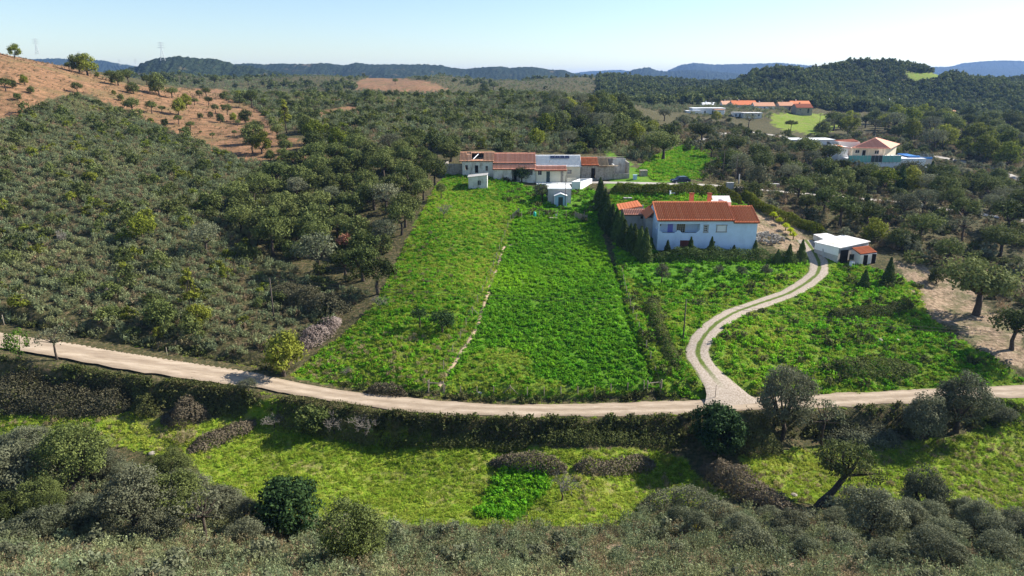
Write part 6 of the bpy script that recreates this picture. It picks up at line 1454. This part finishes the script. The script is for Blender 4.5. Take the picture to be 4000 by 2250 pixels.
def fence(line, n, label, h=1.15, wires=3, brace=(), rail=()):
    P = resample([pix(*p) for p in line], .5); d = np.r_[0, np.cumsum(np.linalg.norm(np.diff(P, axis=0), axis=1))]
    t = np.linspace(0, d[-1], n); Q = np.stack([np.interp(t, d, P[:, i]) for i in range(3)], 1)
    Q[:, 2] = ground_xy(Q[:, 0], Q[:, 1])
    o = empty('wire_fence', tuple(Q[0]), 0, label, 'fence'); b0 = Q[0]
    pm = MB().tube([(0, 0, -.3), (0, 0, h)], .055, 6).mesh('fence_post')
    for i, q in enumerate(Q):
        e = obj('post', pm, M_WOOD, o); e.location = tuple(q-b0); e.rotation_euler = (random.gauss(0, .04), random.gauss(0, .04), 0)
        if i in brace:
            MB().tube([tuple(q-b0+np.array([0, 0, h*.85])), tuple(q-b0+np.array([.9, -.1, 0]))], .05, 5).build('brace', M_WOOD, o); MB().tube([tuple(q-b0+np.array([0, 0, h*.85])), tuple(q-b0+np.array([-.9, .1, 0]))], .05, 5).build('brace', M_WOOD, o)
    for k in range(wires):
        MB().tube([tuple(q-b0+np.array([0, -.06, h*(.3+.3*k)])) for q in Q], .005, 3, False).build('wire', M_POLE, o)
fence([(1078,982),(1200,994),(1330,996),(1480,994),(1660,984)], 15, 'post and wire fence along the road side of the green field', brace=(5,))
fence([(1080,975),(1118,925),(1150,870),(1175,815),(1205,755),(1235,690),(1262,612),(1285,556)], 17, 'braced post fence beside the footpath on the left of the green field', brace=(5, 9, 11))
fence([(1662,984),(1640,920),(1615,850),(1592,790),(1575,735),(1565,690)], 14, 'post fence along the ditch on the right of the green field')
fence([(1290,552),(1340,546),(1400,544),(1470,548)], 9, 'rough garden fence across the top of the green field', h=1.3)
def hframe(p0, p1, label, h=1.6):
    a, b = pix(*p0), pix(*p1); o = empty('gate_frame', a, 0, label, 'gate'); d = tuple(b[i]-a[i] for i in range(3))
    for q in ((0, 0, 0), d): MB().tube([(q[0], q[1], q[2]-.3), (q[0], q[1], q[2]+h)], .08, 6).build('post', M_WOOD, o)
    MB().tube([(0, 0, h*.8), (d[0], d[1], d[2]+h*.8)], .06, 6).build('rail', M_WOOD, o)
hframe((1078, 986), (1116, 988), 'timber corner frame at the lower left of the green field'); hframe((1628, 988), (1663, 984), 'timber corner frame at the lower right of the green field')
# upright board fence pieces in the kitchen garden
def boards(line, n, label, h=1.3):
    P = resample([pix(*p) for p in line], .1); t = np.linspace(0, len(P)-1, n).astype(int); o = empty('board_fence', tuple(P[0]), 0, label, 'fence')
    bm = MB().box(-.09, .09, -.02, .02, -.2, h).mesh('board')
    for i in t: e = obj('board', bm, M_WOOD, o); q = P[i]-P[0]; e.location = tuple(q); e.rotation_euler = (random.gauss(0, .03), random.gauss(0, .05), random.gauss(0, .1)); e.scale = (1, 1, random.uniform(.85, 1.1))
boards([(1446,550),(1477,556)], 15, 'grey upright board fence at the right of the kitchen garden'); boards([(1290,552),(1306,540)], 8, 'grey board fence at the left of the kitchen garden')
p = pix(1345, 545); b = empty('water_barrel', p, 0, 'teal plastic water barrel in the kitchen garden', 'barrel')
MB().tube([(0, 0, -.1), (0, 0, .15), (0, 0, .5), (0, 0, .85), (0, 0, .95)], [.26, .29, .31, .29, .22], 14).build('body', M_TEAL, b, True); MB().tube([(0, 0, .95), (0, 0, 1.0)], .2, 14).build('lid', M_TEAL, b)
for px, py, l in ((1368, 542, 'white bucket near the teal barrel'), (1399, 544, 'white bucket left of the board fence')):
    p = pix(px, py); b = empty('bucket', p, 0, l, 'bucket'); MB().tube([(0, 0, 0), (0, 0, .35)], [.14, .18], 12, False).build('body', M_WFRAME, b, True); MB().tube([(-.17, 0, .33), (0, 0, .48), (.17, 0, .33)], .01, 4).build('handle', M_METAL, b)
p = pix(1392, 553); b = empty('pallet_bench', p, 0, 'dark wooden pallet bench in the kitchen garden', 'bench')
for i in range(4): MB().box(-.8, .8, -.3+i*.16, -.18+i*.16, .42, .46).build('slat', M_WOOD, b)
for xx in (-.7, .7): MB().box(xx-.05, xx+.05, -.28, .28, -.1, .415).build('leg', M_WOOD, b)
# the parked car
def car(px, py, yaw, label):
    p = pix(px, py); o = empty('parked_car', p, yaw, label, 'car')
    prof = [(-2.2, .35), (-2.2, .85), (-1.95, 1.0), (-1.65, 1.05), (-.95, 1.55), (.9, 1.6), (1.9, 1.15), (2.15, 1.0), (2.2, .4)]
    lo = [(-2.2, .35), (-2.25, .75), (-2.0, .95), (-1.0, 1.03), (2.1, 1.05), (2.22, .75), (2.2, .35)]
    MB().slab([(x, -.9, z) for x, z in lo], (0, 1, 0), 1.8).build('body', M_CARBODY, o)
    gh = [(-1.15, 1.03), (-.45, 1.58), (1.35, 1.6), (1.95, 1.05)]
    b = MB(); k = len(gh); V = [(x, -.86 if z < 1.2 else -.68, z) for x, z in gh]+[(x, .86 if z < 1.2 else .68, z) for x, z in gh]
    b.add(V, [(0, 1, 2, 3), (7, 6, 5, 4)]+[(i, i+4, (i+1) % 4+4, (i+1) % 4) for i in range(4)]); b.build('cabin', M_GLASS, o)
    MB().box(-.42, 1.33, -.67, .67, 1.6, 1.64).build('roof', M_CARBODY, o)
    for xx in (-.5, .45, 1.4):
        for s in (-1, 1): MB().slab([(xx-.05, s*.87, 1.03), (xx+.06, s*.87, 1.03), (xx+.06, s*.69, 1.6), (xx-.05, s*.69, 1.6)], (0, s, 0), .02).build('pillar', M_CARBODY, o)
    for xx in (-1.4, 1.4):
        for s in (-1, 1):
            w = MB().tube([(xx, s*.74, .34), (xx, s*.93, .34)], .34, 16).build('wheel', M_TYRE, o); MB().tube([(xx, s*.9, .34), (xx, s*.945, .34)], .2, 12).build('rim', M_METAL, w)
    for s in (-1, 1): MB().box(-2.24, -2.15, s*.62-.18, s*.62+.18, .68, .82).build('headlight', M_WFRAME, o); MB().box(2.14, 2.23, s*.7-.12, s*.7+.12, .75, .95).build('tail_light', M_GARAGE, o); MB().box(-.95, -.75, s*.9, s*1.06, 1.0, 1.14) .build('mirror', M_CARBODY, o)
car(1711, 461, R(12), 'dark blue estate car parked on the lane verge')
car_w = pix(2010-75, 566)
# low walls, meter cabinet, bins
p = pix(1835, 541-75+22); 
def block(name, px, py, sx, sy, sz, mat, label, cat, rz=0):
    p = pix(px, py); o = empty(name, p, rz, label, cat); MB().box(-sx/2, sx/2, -sy/2, sy/2, -.4, sz).build('body', mat, o); MB().box(-sx/2-.06, sx/2+.06, -sy/2-.06, sy/2+.06, sz+.003, sz+.09).build('lid', mat, o); return o
block('meter_cabinet', 1835, 483, 1.5, .8, 2.1, M_CONC, 'concrete meter cabinet behind the hedge by the lane', 'cabinet'); block('stone_trough', 1945, 472, 2.6, 1.2, .9, M_GREYW, 'low stone trough above the lane', 'trough')
block('well_house', 1618, 442, 1.8, 1.5, 1.3, M_STONE, 'small stone well house right of the ruined barn', 'well'); block('utility_box', 1597, 451, .9, .6, 1.0, M_PLBLUE, 'pale blue-white box beside the ruined barn', 'box')
o = block('doghouse', 1454, 452, 1.0, 1.0, 1.2, M_OLDW, 'small stone niche at the corner of the cream cottage', 'niche')
# stone heap beside the drive
rg = np.random.default_rng(8); p = pix(1925, 600); b = MB()
for _ in range(160):
    a = rg.random()*6.28; r_ = 3.0*rg.random()**.6; h = max(0, 1.3*(1-r_/3.0)); q = rg.uniform(.15, .4); x, y = r_*math.cos(a)*1.2, r_*math.sin(a)
    b.box(x, x+q, y, y+q*.8, h-.3, h+q*.6)
o = tag(b.build('stone_heap', M_STONE), 'heap of brown rubble right of the blue house', 'rubble', kind='stuff'); o.location = p
# lattice pylons on the skyline
def pylon(px, py, pytop, Y, label):
    p = at(px, py, Y); h = at(px, pytop, Y)[2]-p[2]+4; o = empty('pylon', (p[0], p[1], p[2]-4), .5, label, 'pylon', 'lattice pylons on the skyline'); w = h*.12; r = h*.009; b = MB()
    for sx in (-1, 1):
        for sy in (-1, 1): b.tube([(sx*w, sy*w, 0), (sx*w*.25, sy*w*.25, h*.62), (sx*w*.2, sy*w*.2, h)], r, 4)
    for i in range(6):
        z0, z1 = h*.62*i/6, h*.62*(i+1)/6; w0, w1 = w*(1-.75*i/6), w*(1-.75*(i+1)/6)
        for s in (-1, 1): b.tube([(-w0, s*w0, z0), (w1, s*w1, z1)], r*.6, 3); b.tube([(s*w0, -w0, z0), (s*w1, w1, z1)], r*.6, 3)
    b.build('tower', M_METAL, o)
    for z, L in ((h*.7, h*.2), (h*.83, h*.15), (h*.95, h*.18)): MB().tube([(-L, 0, z), (0, 0, z+h*.02), (L, 0, z)], r*.9, 4).build('crossarm', M_METAL, o)
pylon(409, 146, 106, 1150, 'largest lattice pylon standing on the wooded knoll'); pylon(93, 128, 97, 900, 'lattice pylon behind the left crest trees'); pylon(201, 148, 129, 1200, 'small lattice pylon between the crest oaks'); pylon(342, 165, 149, 1600, 'faint pylon in the saddle left of the knoll'); pylon(301, 162, 150, 1700, 'faintest pylon behind the red hill shoulder')
# odds and ends on the grass
def boulder(px, py, w, label, mat=M_STONE, sq=.7, seed=1):
    import bmesh
    p = pix(px, py); bm = bmesh.new(); bmesh.ops.create_icosphere(bm, subdivisions=3, radius=w/2); rg = np.random.default_rng(seed); ax = unit(rg.normal(size=(7, 3)))
    for v in bm.verts: d = np.array(v.co.normalized()); v.co *= 1-.25*max(0, float(max(ax@d))-.75)*3; v.co.z *= sq
    me = bpy.data.meshes.new('boulder'); bm.to_mesh(me); bm.free(); o = tag(obj('boulder', me, mat), label, 'boulder'); o.location = (p[0], p[1], p[2]+w*.1)
boulder(383, 1142, .9, 'grey boulder lying in the left meadow', M_STONE, .45); boulder(2214, 857, .7, 'pale boulder on the bank, left of two', M_STONE, seed=2); boulder(2256, 858, .8, 'pale boulder on the bank, right of two', M_STONE, seed=3)
boulder(1207, 989, .5, 'pale stone at the field fence by the road', M_OLDW, seed=4); boulder(1997, 1246, .7, 'pale stone at the edge of the bramble bank', M_STONE, .4, seed=5)
# animal-shaped white weather vane on the lawn
p = pix(1685, 494); o = empty('garden_ornament', p, .2, 'white garden ornament standing on the lawn behind the blue house', 'ornament')
MB().tube([(0, 0, -.2), (0, 0, .5), (.05, 0, 1.0)], [.22, .16, .12], 8).build('body', M_WFRAME, o, True); MB().slab([(-.1, 0, .55), (1.3, .2, .62), (1.3, .2, .72), (-.1, 0, .75)], (0, 1, 0), .1).build('wing', M_WFRAME, o); MB().slab([(-.15, 0, 1.0), (.25, 0, 1.0), (.3, 0, 1.25), (-.05, 0, 1.3)], (0, 1, 0), .1).build('head', M_WFRAME, o)
p = pix(1736, 497-2); block('garden_slab', 1579, 502, 1.7, .8, .35, M_CONC, 'low concrete slab bench on the lawn', 'bench')
# ---------------------------------------------------------------- scattered cover
Z_SCRUBL = [(-60,330),(60,285),(190,238),(330,288),(430,332),(600,397),(640,410),(800,408),(860,430),(700,520),(640,640),(760,690),(930,740),(860,800),(740,880),(560,900),(330,880),(160,850),(0,828),(-60,815)]
NOSCRUB = [Z_FIELD, Z_LEFT, Z_UPPER, Z_LAWN, Z_BANK, Z_GULLY, Z_GARDEN]
SA = 'scrub'
rows = lambda P: P[np.sin((P[:, 0]*.42+P[:, 1]*.9+2.5*fbm(P[:, 0]/25, P[:, 1]/25, 2))/2.9*6.283) > -0.25]
scatter('rockrose_scrub', rows(sample([Z_SCRUBL], 1.9, 260, 85, seed=11)), C_CIST, 0.8, 1.5, 'grey-green rockrose scrub covering the western hillside', SA, seed=1)
scatter('brown_scrub', sample([Z_SCRUBL], 0.22, 260, 85, seed=12), C_CISTB, 0.8, 1.5, 'brownish low scrub mixed among the western rockrose', SA, seed=2)
scatter('scrub_mounds', sample([Z_SCRUBL], 0.015, 260, 85, seed=13), C_MOUNDY, 0.8, 1.6, 'yellow-green bushes dotted through the western scrub', SA, seed=3)
scatter('dark_mounds', sample([Z_SCRUBL, W_THICK], 0.018, 260, 85, seed=14), C_MOUND, 0.7, 1.6, 'dark bushes dotted through the western scrub', SA, seed=4)
# the scrub plateau behind the cottages
Z_PLAT = [(560,250),(700,225),(900,215),(1150,235),(1400,240),(1560,265),(1650,330),(1700,380),(1640,420),(1560,390),(1420,385),(1160,380),(1000,395),(860,420),(760,330),(700,330),(640,270)]
scatter('plateau_scrub', sample([Z_PLAT], 0.30, 480, 170, [Z_GULLY, Z_TRACKRED, Z_REDB, Z_CREST], seed=21), C_CIST, 1.2, 2.3, 'grey-green rockrose scrub on the plateau behind the cottages', SA, seed=5)
scatter('plateau_brown_scrub', sample([Z_PLAT], 0.09, 480, 170, [Z_GULLY, Z_TRACKRED, Z_REDB, Z_CREST], seed=22), C_CISTB, 1.2, 2.4, 'brown scrub patches on the plateau behind the cottages', SA, seed=6)
scatter('plateau_mounds', sample([Z_PLAT], 0.020, 480, 170, [Z_GULLY, Z_REDB], seed=23), C_MOUND, 0.9, 2.0, 'dark bushes on the plateau behind the cottages', SA, seed=7)
scatter('plateau_yellow_mounds', sample([Z_PLAT], 0.008, 480, 170, [Z_GULLY, Z_REDB], seed=24), C_MOUNDY, 0.9, 2.0, 'yellow-green bushes on the plateau behind the cottages', SA, seed=8)
# right side scrub
Z_RSC = [(1720,300),(1830,310),(1900,345),(2100,350),(2250,330),(2400,300),(2700,310),(2700,860),(2576,830),(2480,780),(2420,690),(2250,650),(2210,640),(2080,600),(1980,545),(1900,520),(1850,480),(1760,455),(1790,400),(1740,370),(1650,340)]
scatter('eastern_scrub', sample([Z_RSC], 0.16, 460, 100, [Z_GREENB], seed=31), C_CISTB, 1.0, 2.0, 'olive scrub under the oaks around the lane and villa', SA, seed=9)
scatter('eastern_mounds', sample([Z_RSC], 0.045, 460, 100, [Z_GREENB], seed=32), C_MOUNDG, 0.6, 1.5, 'grey-green bushes under the oaks around the lane and villa', SA, seed=10)
scatter('eastern_dark_mounds', sample([Z_RSC], 0.02, 460, 100, [Z_GREENB], seed=33), C_MOUND, 0.7, 1.6, 'dark bushes under the oaks around the lane and villa', SA, seed=11)
# far woods, too many and too small to count
rg = np.random.default_rng(9)
def far_pts(m, y0, y1, ph0, ph1, seed, thr=None, excl=()):
    rg = np.random.default_rng(seed); Y = np.exp(rg.uniform(math.log(y0), math.log(y1), m)); X = rg.uniform(ph0, ph1, m)*Y
    Zz = ground_xy(X, Y); k = np.ones(m, bool); a, b = topix(X, Y, Zz)
    if thr is not None: k &= fbm(X/60+seed, Y/60, 3) > thr
    for e in excl: k &= ~inpoly(a, b, e)
    k &= ~in_bld(X, Y, 1.5)&~near_road(X, Y, 1.0)
    return np.stack([X, Y, Zz], 1)[k]
EX = [Z_GREENB, Z_GREENC, Z_REDC, Z_REDB]
scatter('hill_wood', far_pts(15000, 450, 950, 0.12, 1.0, 41, None, EX), C_FAR, 0.8, 1.5, 'dense oak wood covering the right-hand hill', 'wood', seed=12)
scatter('hill_wood_pale', far_pts(3000, 450, 950, 0.12, 1.0, 42, None, EX), C_MOUNDG, 1.4, 2.4, 'grey-green trees mixed in the right-hand hill wood', 'wood', seed=13)
scatter('valley_wood', far_pts(5500, 420, 1100, -1.0, 0.25, 43, 0.05, EX+[Z_RED]), C_FAR, 0.6, 1.1, 'patchy woods over the middle-distance hills', 'wood', seed=14)
scatter('valley_scrub', far_pts(26000, 380, 1500, -1.0, 0.4, 44, None, EX+[Z_RED]), C_CIST, 1.4, 2.6, 'scrub over the middle-distance hills', SA, seed=15)
scatter('distant_wood', far_pts(8000, 1000, 3500, -1.0, 1.0, 45, -0.1), C_FAR, 0.9, 1.6, 'distant woods in the valleys below the ridges', 'wood', seed=16)
scatter('red_hill_tufts', sample([Z_RED], 0.12, 420, 150, seed=46), C_CISTB, 0.35, 0.9, 'low dry tufts sprinkled over the red hillside', SA, seed=17)
# grass and weeds
G = 'grass'
scatter('field_weeds', sample([Z_FIELD], 5.5, 170, 70, [Z_WORN], seed=51, road=.5), C_LUSH, 0.6, 1.5, 'lush knee-high green weeds filling the fenced field', G, seed=18)
scatter('worn_field_grass', sample([Z_WORN], 5.0, 120, 70, seed=75, road=.3), C_GRASS, 0.7, 1.5, 'shorter yellowing grass at the road end of the fenced field', G, seed=35)
scatter('worn_field_weeds', sample([Z_WORN], 1.3, 120, 70, seed=76, road=.5), C_LUSH, 0.6, 1.3, 'patchy weeds at the road end of the fenced field', G, seed=36)
scatter('road_edge_grass', sample([[(-40,815),(322,868),(644,922),(894,974),(1288,1006),(1738,994),(2107,978),(2620,955),(2620,1012),(2107,1034),(1738,1054),(1288,1060),(894,1032),(644,990),(322,945),(-40,885)]], 2.0, 100, 60, seed=77, road=-.2), C_GRASS, 0.5, 1.1, 'short grass fraying the dirt road edges', G, seed=37)
scatter('bank_weeds', sample([Z_BANK, Z_UPPER, Z_LAWN, Z_GULLY, Z_SLOPE], 1.5, 260, 70, seed=52, road=.3), C_LUSH, 0.8, 1.9, 'green weeds on the banks around the white house', G, seed=19)
scatter('bank_brambles', sample([Z_BANK, Z_UPPER], 0.14, 175, 70, seed=53, road=.6), C_WEED, 0.8, 1.9, 'darker leafy patches on the green banks', G, seed=20)
scatter('bank_grass', sample([Z_BANK, Z_LAWN, Z_GULLY], 3.0, 260, 70, seed=54), C_GRASS, 0.9, 1.7, 'short yellow-green grass on the banks', G, seed=21)
scatter('pasture_grass', sample([Z_LEFT], 4.0, 190, 70, seed=55), C_GRASS, 0.8, 1.6, 'short mixed grass on the left pasture', G, seed=22)
scatter('pasture_weeds', sample([Z_LEFT], 2.2, 190, 70, seed=56), C_LUSH, 0.6, 1.4, 'green weeds in the left pasture', G, seed=23)
scatter('pasture_tufts', sample([[(735,948),(880,840),(1080,840),(1180,830),(1110,960),(960,975)]], 0.8, 110, 70, seed=57), C_STRAW, 0.6, 1.3, 'straw-coloured dry tufts in the lower pasture', G, seed=24)
scatter('pasture_thistles', sample([[(990,640),(1120,560),(1160,700),(1050,790),(960,760)]], 0.16, 130, 85, seed=58), C_CISTB, 0.5, 1.0, 'dry brown thistle clumps in the upper pasture', G, seed=25)
scatter('meadow_grass', sample([Z_VALLEY, Z_VALLEY2, Z_VERGE], 5.5, 85, 45, seed=59), C_GRASS, 0.7, 1.5, 'short yellow-green grass of the lower meadows', G, seed=26)
scatter('meadow_tufts', sample([Z_VALLEY2, [(0,1045),(500,1070),(560,1160),(300,1120),(0,1140)], [(1450,1190),(1740,1190),(1830,1245),(1560,1320),(1440,1300)]], 0.7, 85, 45, seed=60), C_STRAW, 0.5, 1.15, 'dry straw tufts in the lower meadows', G, seed=27)
scatter('meadow_lush', sample([[(1260,1180),(1380,1180),(1370,1240),(1300,1310),(1200,1300)]], 7.0, 85, 45, seed=61), C_LUSH, 1.0, 2.0, 'bright lush weeds along the damp line in the lower meadow', G, seed=28)
scatter('verge_weeds', sample([[(0,876),(322,932),(644,978),(894,1022),(1288,1050),(1738,1044),(2107,1024),(2576,1002),(2576,1075),(2107,1100),(1738,1110),(1288,1110),(894,1085),(644,1030),(500,1040),(322,1030),(0,1045)]], 1.5, 92, 55, seed=62, road=.35), C_WEED, 0.7, 1.5, 'leafy weeds on the slope below the road', G, seed=29)
scatter('upper_verge_weeds', sample([[(0,800),(322,860),(500,880),(680,915),(735,948),(960,980),(1290,1000),(1660,990),(1738,1004),(1288,1016),(894,985),(644,934),(322,880),(0,829)]], 2.2, 100, 70, seed=63, road=.25), C_WEED, 0.6, 1.3, 'weeds on the bank along the upper road edge', G, seed=30)
# foreground scrub on the near slope
Z_NEAR = [(-80,1150),(280,1140),(470,1190),(640,1290),(990,1325),(1300,1335),(1560,1325),(1620,1280),(1700,1300),(1990,1290),(2100,1290),(2230,1280),(2400,1275),(2576,1345),(2700,1380),(2700,1640),(-80,1640)]
scatter('near_rockrose', sample([Z_NEAR], 0.95, 66, 27, seed=71), C_FINE, 0.75, 1.5, 'grey-green rockrose scrub across the near slope', SA, seed=31)
scatter('near_brown_scrub', sample([Z_NEAR], 0.45, 66, 27, seed=72), C_FINEB, 0.7, 1.4, 'brown twiggy scrub across the near slope', SA, seed=32)
scatter('near_mounds', sample([Z_NEAR], 0.05, 66, 30, seed=73), C_MOUNDG, 0.5, 1.1, 'grey bushes rising from the near scrub', SA, seed=33)
scatter('near_dry_grass', sample([Z_NEAR], 0.5, 66, 27, seed=74), C_STRAW, 0.5, 1.1, 'dry grass between the near shrubs', G, seed=34)
